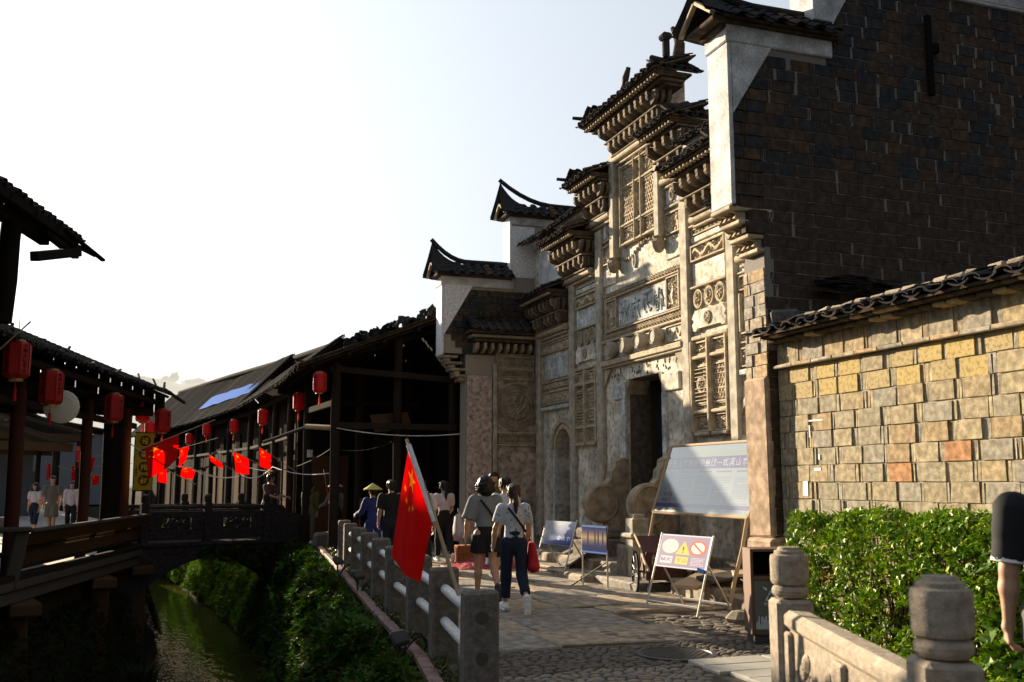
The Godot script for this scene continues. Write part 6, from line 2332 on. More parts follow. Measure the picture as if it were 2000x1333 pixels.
	for y in 128:
		for x in 192:
			var t := clampf((x / 192.0) * 0.7 + (y / 128.0) * 0.8 - 0.45, 0, 1)
			im.set_pixel(x, y, Color(0.74, 0.76, 0.78).lerp(Color(0.20, 0.24, 0.52), t))
	text_row(im, "茶山市", Vector2i(96, 78), 26, 4, 3, Color(0.8, 0.85, 0.95))
	small_print(im, Rect2i(20, 16, 120, 40), 9, Color(0.6, 0.62, 0.7), rg)
	aframe("folding_sign", "folding metal stand with a glare-painted blue poster, behind the woman with the red bag", Vector3(7.05, 0, -17.25), -PI / 2 + 0.2, 1.0, print_mat(im, 0.12), 0.56, 0.98)
	# poster 3: narrow, deep blue evening picture on two poles
	im = Image.create(96, 96, false, Image.FORMAT_RGB8)
	for y in 96:
		for x in 96:
			var t := absf(y / 96.0 - 0.42) * 2.0
			im.set_pixel(x, y, Color(0.72, 0.62, 0.45).lerp(Color(0.11, 0.15, 0.40), clampf(t * 1.5, 0, 1)))
	for x in [22, 50, 62, 80]:
		im.fill_rect(Rect2i(x, 18, 5, 60), Color(0.16, 0.14, 0.30))
	im.fill_rect(Rect2i(0, 0, 96, 5), Color(0.35, 0.5, 0.8))
	im.fill_rect(Rect2i(0, 90, 96, 6), Color(0.35, 0.5, 0.8))
	var s := thing("poster_stand", "narrow stand on two thin poles with a deep blue picture, left of the handcart", "sign", Vector3(6.68, 0, -14.98), -PI / 2 + 0.2)
	for k in [-1, 1]:
		log_part(s, "pole", Vector3(k * 0.34, 0.02, 0), Vector3(k * 0.34, 1.0, 0), 0.014, M.metal)
		beam_part(s, "foot", Vector3(k * 0.34, 0.015, -0.3), Vector3(k * 0.34, 0.015, 0.3), 0.02, 0.02, M.metal_dark)
	log_part(s, "brace", Vector3(-0.34, 0.02, 0.25), Vector3(0.34, 0.45, 0), 0.01, M.metal_dark)
	b = MB.new()
	b.quaduv(Vector3(-0.34, 0.56, 0.018), Vector3(0.34, 0.56, 0.018), Vector3(0.34, 0.99, 0.018), Vector3(-0.34, 0.99, 0.018), Vector2(0, 1), Vector2(1, 1), Vector2(1, 0), Vector2(0, 0))
	part("poster", b, print_mat(im, 0.3), s)
	b = MB.new()
	b.cbox(Vector3(0, 0.775, 0.004), Vector3(0.70, 0.45, 0.02), 0.004)
	part("backing_board", b, M.metal_dark, s)
	# the yellow hanging banner with four round characters
	im = Image.create(160, 512, false, Image.FORMAT_RGB8)
	im.fill(Color(0.66, 0.60, 0.10))
	for k in 4:
		var c := Vector2(84, 70 + k * 118)
		for y in range(int(c.y) - 50, int(c.y) + 50):
			for x in range(int(c.x) - 50, int(c.x) + 50):
				var d := Vector2(x, y).distance_to(c)
				if d < 48 and d > 40:
					im.set_pixel(x, y, Color(0.10, 0.08, 0.05))
				elif d <= 40:
					im.set_pixel(x, y, Color(0.34, 0.23, 0.08))
		stroke_paint(im, ["诗", "酒", "光", "好"][k], Rect2i(int(c.x) - 27, int(c.y) - 28, 54, 56), 7, Color(0.86, 0.70, 0.22))
	text_row(im, "下梅茶市", Vector2i(8, 300), 18, 6, 3, Color(0.1, 0.09, 0.03), true)
	var bn := thing("hanging_banner", "long yellow banner with four round characters hanging at the end of the corridor", "banner", Vector3(-0.38, 2.19, -26.25), 0.32)
	var rows := []
	for i in 9:
		var row := []
		for j in 5:
			row.push_back(Vector3((j / 4.0 - 0.5) * 0.44, (i / 8.0 - 0.5) * 1.4, 0.018 * sin(i * 0.9) + 0.01 * sin(j * 2.0)))
		rows.push_back(row)
	b = MB.new()
	b.sheet(rows, true)
	var bm := print_mat(im, 0.8)
	part("cloth", b, bm, bn)
	for y in [-0.71, 0.71]:
		log_part(bn, "rod", Vector3(-0.24, y, 0), Vector3(0.24, y, 0), 0.014, M.wood_dark)

func build_street_things() -> void:
	# the handcart
	var o := thing("handcart", "dark red wooden handcart with a speckled lid and two pale characters on its front", "handcart", Vector3(7.42, 0, -14.1), -0.30)
	var b := MB.new()
	b.cbox(Vector3(0, 0.43, 0.1), Vector3(0.62, 0.42, 0.5), 0.012)
	part("box", b, M.cart, o)
	b = MB.new()
	b.cbox(Vector3(0, 0.73, -0.05), Vector3(0.68, 0.025, 0.66), 0.006, Basis.from_euler(Vector3(0.33, 0, 0)))
	part("lid", b, mat(0.085, 0.032, 0.036, 0.4, "grain", 9.0, 0.0, "flake", 9.0), o)
	b = MB.new()
	stroke_solid(b, "加", Vector3(-0.21, 0.46, 0.352), Vector3(0.15, 0, 0), Vector3(0, 0.14, 0), Vector3(0, 0, 1), 0.016, 0.006)
	stroke_solid(b, "厚", Vector3(0.06, 0.46, 0.352), Vector3(0.15, 0, 0), Vector3(0, 0.14, 0), Vector3(0, 0, 1), 0.016, 0.006)
	part("painted_characters", b, mat(0.42, 0.38, 0.34, 0.8, "flake", 6.0), o)
	for s in [-1, 1]:
		var w := part("wheel", _wheel(0.325, 0.04), M.rubber, o)
		w.position = Vector3(s * 0.42, 0.325, 0.02)
		b = MB.new()
		for k in 10:
			var a := TAU * k / 10.0
			b.tube([Vector3(0, 0, 0), Vector3(0, cos(a) * 0.29, sin(a) * 0.29)], 0.006, 0.006, 5)
		b.tube([Vector3(-0.04, 0, 0), Vector3(0.04, 0, 0)], 0.03, 0.03, 8)
		part("spokes", b, M.metal, w)
		log_part(o, "shaft", Vector3(s * 0.345, 0.86, -0.42), Vector3(s * 0.345, 0.40, 0.78), 0.02, M.wood_pale)
		log_part(o, "prop_leg", Vector3(s * 0.26, 0.25, 0.28), Vector3(s * 0.26, 0.0, 0.30), 0.014, M.metal_dark)
	log_part(o, "axle", Vector3(-0.42, 0.325, 0.02), Vector3(0.42, 0.325, 0.02), 0.018, M.metal_dark)
	# the litter bin
	o = thing("litter_bin", "tall dark litter bin with a brown frame and a white skyline print", "litter bin", Vector3(6.14, 0, -9.32), -0.34)
	b = MB.new()
	for q in [[-0.19, 0.5, 0, 0.03, 1.0, 0.36], [0.19, 0.5, 0, 0.03, 1.0, 0.36], [0, 0.985, 0, 0.35, 0.03, 0.36], [0, 0.70, 0, 0.35, 0.04, 0.36], [0, 0.14, 0, 0.35, 0.04, 0.36]]:
		b.cbox(Vector3(q[0], q[1] if q[4] < 0.9 else 0.56, q[2]), Vector3(q[3], q[4] if q[4] < 0.9 else 0.88, q[5]), 0.006)
	part("frame", b, mat(0.12, 0.065, 0.045, 0.6, "grain", 5.0), o)
	b = MB.new()
	b.cbox(Vector3(0, 0.85, -0.16), Vector3(0.35, 0.26, 0.02), 0.003)
	b.cbox(Vector3(0, 0.42, -0.165), Vector3(0.35, 0.54, 0.02), 0.003)
	part("back_plate", b, M.wood_black, o)
	b = MB.new()
	b.cbox(Vector3(0, 0.05, 0), Vector3(0.36, 0.13, 0.33), 0.01)
	part("base", b, M.metal_dark, o)
	b = MB.new()
	b.cbox(Vector3(0, 0.42, 0.15), Vector3(0.345, 0.515, 0.03), 0.004)
	var fp := part("front_panel", b, mat(0.10, 0.105, 0.11, 0.45, ""), o)
	var im := Image.create(128, 192, false, Image.FORMAT_RGB8)
	im.fill(lin(0.10, 0.105, 0.11))
	var wh := Color(0.78, 0.82, 0.86)
	for q in [[64, 38, 44, 74], [44, 74, 84, 74], [84, 74, 64, 38]]:
		for k in 60:
			var p := Vector2(q[0], q[1]).lerp(Vector2(q[2], q[3]), k / 59.0)
			if absf(k - 30) > 5:
				im.fill_rect(Rect2i(int(p.x), int(p.y), 4, 4), wh)
	for k in 12:
		im.fill_rect(Rect2i(34 + k, 24 + k, 10 - absi(k - 6), 3), wh)
	for k in 4:
		stroke_paint(im, ["下", "山", "国", "市"][k], Rect2i(36 + k * 15, 84, 12, 13), 2, wh)
	var rg := RandomNumberGenerator.new()
	rg.seed = 21
	for x in range(4, 124, 5):
		var hh := rg.randi_range(10, 52)
		im.fill_rect(Rect2i(x, 186 - hh, 3, hh), wh)
	b = MB.new()
	b.quaduv(Vector3(-0.17, 0.165, 0.168), Vector3(0.17, 0.165, 0.168), Vector3(0.17, 0.675, 0.168), Vector3(-0.17, 0.675, 0.168), Vector2(0, 1), Vector2(1, 1), Vector2(1, 0), Vector2(0, 0))
	part("print", b, print_mat(im, 0.45), fp)
	# steps and loose things before the gate
	rg.seed = 44
	var steps := [[7.75, 0.13, -12.9, 0.9, 0.26, 1.5], [8.15, 0.30, -12.4, 0.7, 0.2, 2.6], [7.62, 0.08, -11.6, 0.6, 0.2, 1.1], [7.5, 0.075, -14.9, 1.0, 0.15, 1.6], [7.35, 0.075, -16.5, 1.1, 0.15, 1.5], [7.95, 0.2, -15.4, 0.9, 0.2, 2.4], [7.85, 0.2, -17.9, 1.0, 0.22, 2.4], [7.95, 0.15, -20.3, 0.9, 0.3, 2.5], [7.3, 0.06, -18.3, 0.8, 0.14, 1.8]]
	for i in steps.size():
		var q = steps[i]
		b = MB.new()
		b.cbox(Vector3.ZERO, Vector3(q[3], q[4], q[5]), 0.03, Basis(), 0.015, rg)
		var st := part("step_stone", b, M.flag_stone[i % 4])
		st.position = Vector3(q[0], q[1], q[2])
		st.rotation.y = rg.randf_range(-0.04, 0.04)
		tag(st, ["low stone step beside the granite pier, under loose planks", "upper stone step under the right end of the notice board", "stone kerb at the foot of the granite pier", "lower worn step behind the handcart", "lower sunlit step behind the narrow poster stand", "upper step beside the right drum stone", "upper step before the left drum stone", "broad stone step before the arched niche", "low stone slab beside the glossy blue poster stand"][i], "step", "stone steps before the gate")
	for i in 3:
		b = MB.new()
		b.cbox(Vector3.ZERO, Vector3(0.95 - 0.2 * i, 0.05, 0.42), 0.01, Basis(), 0.01, rg)
		var st := part("loose_plank", b, M.wood_pale if i != 1 else M.wood_grey)
		st.position = Vector3(7.35 + 0.22 * i, 0.33 + 0.06 * i, -12.75 + 0.3 * i)
		st.rotation = Vector3(0.05, 0.5 - 0.5 * i, 0.16 - 0.05 * i)
		tag(st, ["broad pale plank lying on the steps behind the nearest sign", "grey plank in the middle of the loose planks on the steps", "short pale plank on top of the loose planks by the pier"][i], "plank", "loose planks on the steps")
	for i in 3:
		b = MB.new()
		b.cbox(Vector3.ZERO, Vector3(0.04, 0.62, 1.2), 0.01)
		var st := part("leaning_panel", b, M.concrete)
		st.position = Vector3(7.42 + i * 0.12, 0.34, -17.5 - i * 0.45)
		st.rotation = Vector3(0, -0.25 + 0.12 * i, -1.0 + 0.1 * i)
		tag(st, ["nearest grey panel leaning by the glossy blue poster stand", "middle grey panel leaning behind the glossy blue poster stand", "farthest grey panel leaning at the gate steps"][i], "panel", "grey panels leaning on the steps")
	b = MB.new()
	b.lathe(Vector3.ZERO, [Vector2(0.01, -0.06), Vector2(0.14, -0.03), Vector2(0.17, 0.04), Vector2(0.10, 0.12), Vector2(0, 0.14)], 8, Basis.from_scale(Vector3(1.3, 1, 1)), true)
	var rk := part("loose_rock", b, M.rubble)
	rk.position = Vector3(6.72, 0.03, -10.75)
	tag(rk, "rough fallen stone at the foot of the granite pier", "rock")
	# hollow orange blocks and a crumpled red sheet
	for i in 7:
		for j in 2:
			b = MB.new()
			b.cbox(Vector3.ZERO, Vector3(0.115, 0.19, 0.24), 0.008)
			for k in 3:
				b.box(Vector3(0, -0.06 + k * 0.06, 0.121), Vector3(0.1, 0.012, 0.006))
			var st := part("hollow_block", b, mat(0.42, 0.16, 0.075, 0.9, "grain", 3.0, 0.6) if i + j == 0 else M["block"])
			if i + j == 0:
				M["block"] = st.material_override
			st.position = Vector3(5.95 + i * 0.122, 0.1 + j * 0.195, -20.3 - i * 0.03)
			tag(st, "%s orange hollow block from the left in the %s row of the stack" % [ORD[i], "upper" if j else "lower"], "block", "stack of orange hollow blocks")
	var rows := []
	var nz := FastNoiseLite.new()
	nz.seed = 8
	nz.frequency = 1.5
	for i in 26:
		var row := []
		for j in 26:
			var u := j / 25.0 - 0.5
			var v := i / 25.0 - 0.5
			var fall := clampf(1.0 - 2.2 * maxf(absf(u), absf(v)) + 0.25, 0, 1)
			row.push_back(Vector3(6.25 + u * 1.6, 0.03 + fall * (0.10 + 0.22 * absf(nz.get_noise_2d(u * 5, v * 5)) + 0.04 * sin(u * 40.0 + v * 9.0)), -19.1 - v * 1.3))
		rows.push_back(row)
	b = MB.new()
	b.sheet(rows)
	tag(part("plastic_sheet", b, mat(0.36, 0.07, 0.075, 0.4, "flake", 3.0, 0.5, "blotch", 2.0)), "crumpled red and white plastic sheet on the ground before the orange blocks", "plastic sheet")
	# drum stones at both sides of the door
	for s in 2:
		var zc: float = -17.42 if s == 0 else -15.5
		var d := thing("drum_stone", "weathered drum stone at the left side of the gate door" if s == 0 else "weathered drum stone at the right side of the gate door, partly behind the notice board", "drum stone", Vector3(7.95, 0, zc), 0.12, "drum stones at the gate door")
		b = MB.new()
		b.cbox(Vector3(0, 0.32, 0), Vector3(1.15, 0.64, 0.46), 0.04, Basis(), 0.02, rg)
		b.cbox(Vector3(-0.02, 0.74, 0), Vector3(1.0, 0.22, 0.38), 0.05, Basis(), 0.015, rg)
		part("base", b, M.rubble, d)
		b = MB.new()
		b.lathe(Vector3(-0.06, 1.30, -0.13), [Vector2(0, 0.0), Vector2(0.31, 0.0), Vector2(0.36, 0.03), Vector2(0.38, 0.13), Vector2(0.36, 0.23), Vector2(0.32, 0.25), Vector2(0.305, 0.225), Vector2(0, 0.225)], 28, Basis(Vector3(1, 0, 0), Vector3(0, 0, 1), Vector3(0, -1, 0)))
		part("drum", b, M.carve_dark, d)
		b = MB.new()
		b.slab(PackedVector2Array([Vector2(0.05, 0.85), Vector2(0.52, 0.85), Vector2(0.52, 2.12), Vector2(0.40, 2.16), Vector2(0.24, 2.08), Vector2(0.22, 1.96), Vector2(0.15, 1.9), Vector2(0.13, 1.76), Vector2(0.05, 1.68)]), Vector3(0, 0, -0.1), Basis(), 0.2)
		part("scroll_top", b, M.carve_dark, d)
	# the short stone post with a moulded block by the door
	b = MB.new()
	b.cbox(Vector3(0, 0.55, 0), Vector3(0.3, 1.1, 0.3), 0.02)
	b.cbox(Vector3(0, 0.82, 0), Vector3(0.42, 0.08, 0.42), 0.02)
	b.cbox(Vector3(0, 1.0, 0), Vector3(0.2, 0.34, 0.2), 0.02)
	var pst := part("stone_pedestal", b, M.stone)
	pst.position = Vector3(7.55, 0, -15.2)
	tag(pst, "short moulded stone pedestal in front of the right drum stone", "pedestal")

func _wheel(r: float, t: float) -> MB:
	var b := MB.new()
	var prof := []
	for k in 9:
		var a := TAU * k / 8.0
		prof.push_back(Vector2(r - t * 0.5 + cos(a) * t * 0.5, sin(a) * t * 0.5))
	b.lathe(Vector3.ZERO, prof, 24, Basis(Vector3(0, 0, 1), Vector3(1, 0, 0), Vector3(0, 1, 0)))
	return b
var lantern_parts := {}

func build_lanterns() -> void:
	var L := [[-2.19, 3.59, -17.19, 0.62, "nearest red lantern, at the upper left under the corridor eave, black writing down its front"], [-1.82, 3.30, -18.7, 0.62, "second red lantern from the left, hung lower under the corridor eave"], [-0.97, 3.24, -22.48, 0.60, "third red lantern from the left under the corridor eave"], [0.02, 3.20, -26.32, 0.60, "red lantern above the yellow banner, at the far end of the corridor"], [-0.48, 3.48, -27.3, 0.55, "small red lantern half hidden behind the corridor end, left of the yellow banner"], [-0.30, 3.12, -29.5, 0.5, "small red lantern just above the yellow banner"],
		[3.43, 3.99, -23.29, 0.50, "brightly sunlit red lantern at the corner of the open shop house"], [3.54, 3.89, -27.87, 0.50, "first shaded red lantern left of the sunlit one under the right hand eaves"], [2.86, 3.63, -30.82, 0.48, "second shaded red lantern along the right hand eaves"], [2.39, 3.63, -36.34, 0.48, "third shaded red lantern along the right hand eaves"], [1.71, 3.77, -41.91, 0.50, "fourth shaded red lantern along the right hand eaves, near the blue tarpaulin"], [1.14, 3.53, -45.36, 0.48, "farthest red lantern on the right bank, glowing in the sun"], [-2.6, 2.6, -37.0, 0.42, "small faded red lantern among the sheds on the left lane"], [-3.1, 2.9, -44.0, 0.42, "far red lantern hanging at the plank roofed shed"]]
	for i in L.size():
		var q = L[i]
		var o := thing("red_lantern", q[4], "lantern", Vector3(q[0], q[1], q[2]), 0.35 + (i % 3) * 0.1, "red lanterns hung along the eaves")
		var s: float = q[3] / 0.6
		var b := MB.new()
		b.lathe(Vector3.ZERO, [Vector2(0.10, -0.285), Vector2(0.155, -0.27), Vector2(0.19, -0.22), Vector2(0.195, 0.22), Vector2(0.16, 0.27), Vector2(0.10, 0.285)], 8, Basis.from_scale(Vector3(s, s, s)), true)
		part("shade", b, M.lantern, o)
		b = MB.new()
		for k in 8:
			var a := TAU * k / 8.0
			var e := Vector3(cos(a), 0, -sin(a)) * s
			b.tube([e * 0.155 + Vector3(0, -0.272 * s, 0), e * 0.193 + Vector3(0, -0.22 * s, 0), e * 0.198 + Vector3(0, 0.22 * s, 0), e * 0.162 + Vector3(0, 0.272 * s, 0)], 0.006 * s, 0.006 * s, 4)
		part("ribs", b, M["rib"], o)
		b = MB.new()
		for y in [-0.30, 0.29]:
			b.lathe(Vector3(0, y * s, 0), [Vector2(0.0, -0.02 * s), Vector2(0.105 * s, -0.02 * s), Vector2(0.105 * s, 0.02 * s), Vector2(0, 0.02 * s)], 12)
		part("brass_ring", b, M.brass_trim, o)
		b = MB.new()
		b.tube([Vector3(0, -0.31 * s, 0), Vector3(0, -0.42 * s, 0)], 0.008 * s, 0.008 * s, 5)
		b.lathe(Vector3(0, -0.62 * s, 0), [Vector2(0.0, 0), Vector2(0.026 * s, 0.0), Vector2(0.02 * s, 0.17 * s), Vector2(0.03 * s, 0.19 * s), Vector2(0, 0.21 * s)], 7)
		part("tassel", b, M.red_cloth, o)
		b = MB.new()
		b.tube([Vector3(0, 0.30 * s, 0), Vector3(0, 0.30 * s + 0.35, 0)], 0.006, 0.006, 4)
		part("hanging_cord", b, M.rubber, o)
		b = MB.new()
		var w := "下梅大红茶山" if i % 2 == 0 else "武夷山好茶"
		for f in 4:
			var a := TAU * (f * 2 + 0.5) / 8.0
			var n := Vector3(cos(a), 0, -sin(a))
			var rt := Vector3.UP.cross(n)
			var apo := 0.193 * cos(PI / 8) * s + 0.004
			for k in w.length():
				stroke_solid(b, w[k], n * apo - rt * 0.032 * s + Vector3(0, (0.175 - k * 0.075) * s - 0.0, 0), rt * 0.064 * s, Vector3(0, 0.062 * s, 0), n, 0.009 * s, 0.004)
		part("writing", b, M.black_ink, o)

func flag_print() -> Image:
	var im := Image.create(384, 256, false, Image.FORMAT_RGB8)
	im.fill(Color(0.78, 0.03, 0.03))
	var star := func(c: Vector2, r: float, tilt: float):
		var poly := PackedVector2Array()
		for k in 10:
			var a := tilt - PI / 2 + PI * k / 5.0
			poly.push_back(c + Vector2(cos(a), sin(a)) * (r if k % 2 == 0 else r * 0.382))
		for y in range(int(c.y - r) - 1, int(c.y + r) + 2):
			for x in range(int(c.x - r) - 1, int(c.x + r) + 2):
				if Geometry2D.is_point_in_polygon(Vector2(x, y), poly):
					im.set_pixel(x, y, Color(0.95, 0.78, 0.08))
	star.call(Vector2(64, 64), 38.4, 0.0)
	star.call(Vector2(128, 25.6), 12.8, 0.5)
	star.call(Vector2(153.6, 51.2), 12.8, 0.1)
	star.call(Vector2(153.6, 89.6), 12.8, 0.4)
	star.call(Vector2(128, 115.2), 12.8, 0.2)
	return im

# cloth with its four corners given: hoist top, hoist bottom, fly top, fly bottom
func flag_cloth(a: Vector3, b: Vector3, c: Vector3, d: Vector3, fold: float, waves: float, sag: float, sd: int) -> MB:
	var rg := RandomNumberGenerator.new()
	rg.seed = sd
	var ph := rg.randf() * 6.0
	var rows := []
	var nrm := (c - a).cross(b - a).normalized()
	for i in 15:
		var row := []
		var v := i / 14.0
		for j in 19:
			var u := j / 18.0
			var p := (b.lerp(d, u)).lerp(a.lerp(c, u), v)
			p += nrm * fold * pow(u, 0.7) * (sin(waves * v * TAU + ph + u * 1.3) + 0.45 * sin(waves * 1.7 * v * TAU + u * 4.0 + ph * 2.0))
			p.y -= sag * sin(v * PI) * u * (1.0 - 0.4 * u)
			row.push_back(p)
		rows.push_back(row)
	var m := MB.new()
	m.sheet(rows, true)
	return m

func build_flags() -> void:
	var fm := print_mat(flag_print(), 0.65, true)
	# the big flag tied to the railing
	var o := thing("big_flag", "large red flag with yellow stars on a leaning bamboo pole tied to the railing", "flag")
	log_part(o, "pole", Vector3(1.97, 2.06, -8.31), Vector3(2.50, 0.30, -7.86), 0.013, M.wood_pale, 0.019)
	var sl := MB.new()
	sl.tube([Vector3(1.985, 2.01, -8.30), Vector3(2.178, 1.372, -8.137)], 0.024, 0.024, 8)
	part("sleeve", sl, M.white_clean, o)
	part("cloth", flag_cloth(Vector3(1.985, 2.0, -8.30), Vector3(2.175, 1.40, -8.15), Vector3(1.845, 1.08, -8.36), Vector3(2.06, 0.86, -8.24), 0.055, 1.15, 0.0, 5), fm, o)
	# small flags on bamboo sticks along both sides of the canal
	var F := [
		[Vector3(-0.33, 2.46, -23.9), Vector3(0.38, 2.78, -24.1), 0.80, 0.9, "large dark red flag hanging in shade beside the yellow banner"],
		[Vector3(-0.02, 2.12, -28.9), Vector3(0.18, 2.02, -28.95), 0.42, 0.95, "small sunlit orange red flag just right of the yellow banner"],
		[Vector3(0.5, 2.62, -29.7), Vector3(0.75, 2.70, -29.8), 0.52, 1.0, "small sunlit flag above another one, behind the dark red flag"],
		[Vector3(0.62, 2.16, -30.8), Vector3(1.0, 2.04, -30.9), 0.36, 0.95, "small sunlit flag below another one, behind the dark red flag"],
		[Vector3(1.5, 2.62, -34.6), Vector3(1.95, 2.32, -34.7), 0.34, 0.55, "small flag blown sideways over the canal, third from the yellow banner"],
		[Vector3(2.0, 2.58, -30.2), Vector3(2.45, 2.36, -30.3), 0.62, 0.95, "sunlit flag with a dark fold over the canal, left of the bridge end"],
		[Vector3(2.52, 2.63, -27.8), Vector3(2.85, 2.42, -27.9), 0.58, 0.85, "flag on a sloping stick above the person on the bridge"],
		[Vector3(3.83, 1.95, -24.9), Vector3(3.90, 1.55, -24.85), 0.62, 0.7, "small sunlit flag hanging beside the shop house post at the bridge end"],
		[Vector3(-2.15, 2.05, -43.5), Vector3(-1.75, 2.2, -43.6), 0.6, 0.9, "far orange lit flag between the corridor posts"],
		[Vector3(-2.6, 2.0, -44.2), Vector3(-2.3, 1.95, -44.3), 0.5, 0.9, "far orange lit flag left of another one between the corridor posts"],
		[Vector3(-3.75, 2.4, -49.4), Vector3(-3.25, 2.4, -49.4), 0.7, 1.0, "square red cloth flag hung flat at the far shed"],
		[Vector3(-4.5, 2.5, -46.3), Vector3(-4.35, 2.45, -46.3), 0.7, 1.0, "narrow far red flag left of the walking man"],
		[Vector3(-2.9, 2.7, -46.0), Vector3(-2.6, 2.75, -46.0), 0.75, 1.0, "far red flag hanging right of the walking woman in the cardigan"],
		[Vector3(-2.62, 3.02, -15.3), Vector3(-2.28, 3.32, -15.0), 0.55, 0.8, "red flag at the left edge of the picture under the nearest lantern"]]
	for i in F.size():
		var q = F[i]
		var a: Vector3 = q[0]
		var b: Vector3 = q[1]
		var dir := (b - a).normalized()
		var t := thing("small_flag", q[4], "flag", Vector3.ZERO, 0.0, "small red flags strung along the canal")
		var stick := MB.new()
		stick.tube([a - dir * 0.05, b + dir * 0.9], 0.008, 0.011, 5)
		part("stick", stick, M.wood_pale, t)
		var l: float = q[2]
		var drop: Vector3 = Vector3(R(-0.12, 0.12), -1.0, R(-0.15, 0.15)).normalized() * l * float(q[3])
		drop += dir * l * (1.0 - q[3]) * 0.8
		var c := part("cloth", flag_cloth(a, b, a + drop * R(0.9, 1.05) + Vector3(R(-0.06, 0.06), 0, 0), b + drop * R(0.75, 0.95) + Vector3(R(-0.1, 0.05), 0, 0), l * R(0.06, 0.12), R(0.7, 1.3), 0.03, 40 + i), fm, t)
	# the slack cords that carry them
	var cn := -1
	for q in [[-0.7, 2.6, -25.2, 0.9, 2.1, -30.5, 0.15], [0.9, 2.05, -30.5, 2.2, 1.85, -30.3, 0.12], [2.2, 1.95, -30.3, 2.9, 2.1, -27.9, 0.22], [2.9, 2.1, -27.9, 3.9, 1.9, -24.6, 0.1]]:
		var path := []
		for k in 9:
			var t := k / 8.0
			path.push_back(Vector3(q[0], q[1], q[2]).lerp(Vector3(q[3], q[4], q[5]), t) - Vector3(0, q[6] * 4 * t * (1 - t), 0))
		var b := MB.new()
		b.tube(path, 0.012, 0.012, 5)
		cn += 1
		tag(part("flag_cord", b, M.pipe_white), ["pale cord from the corridor end across the canal", "pale cord in the middle of the canal, left of the sunlit folded flag", "slack pale cord sagging left of the person on the bridge", "pale cord from the bridge to the shop house post"][cn], "cord", "cords over the canal")
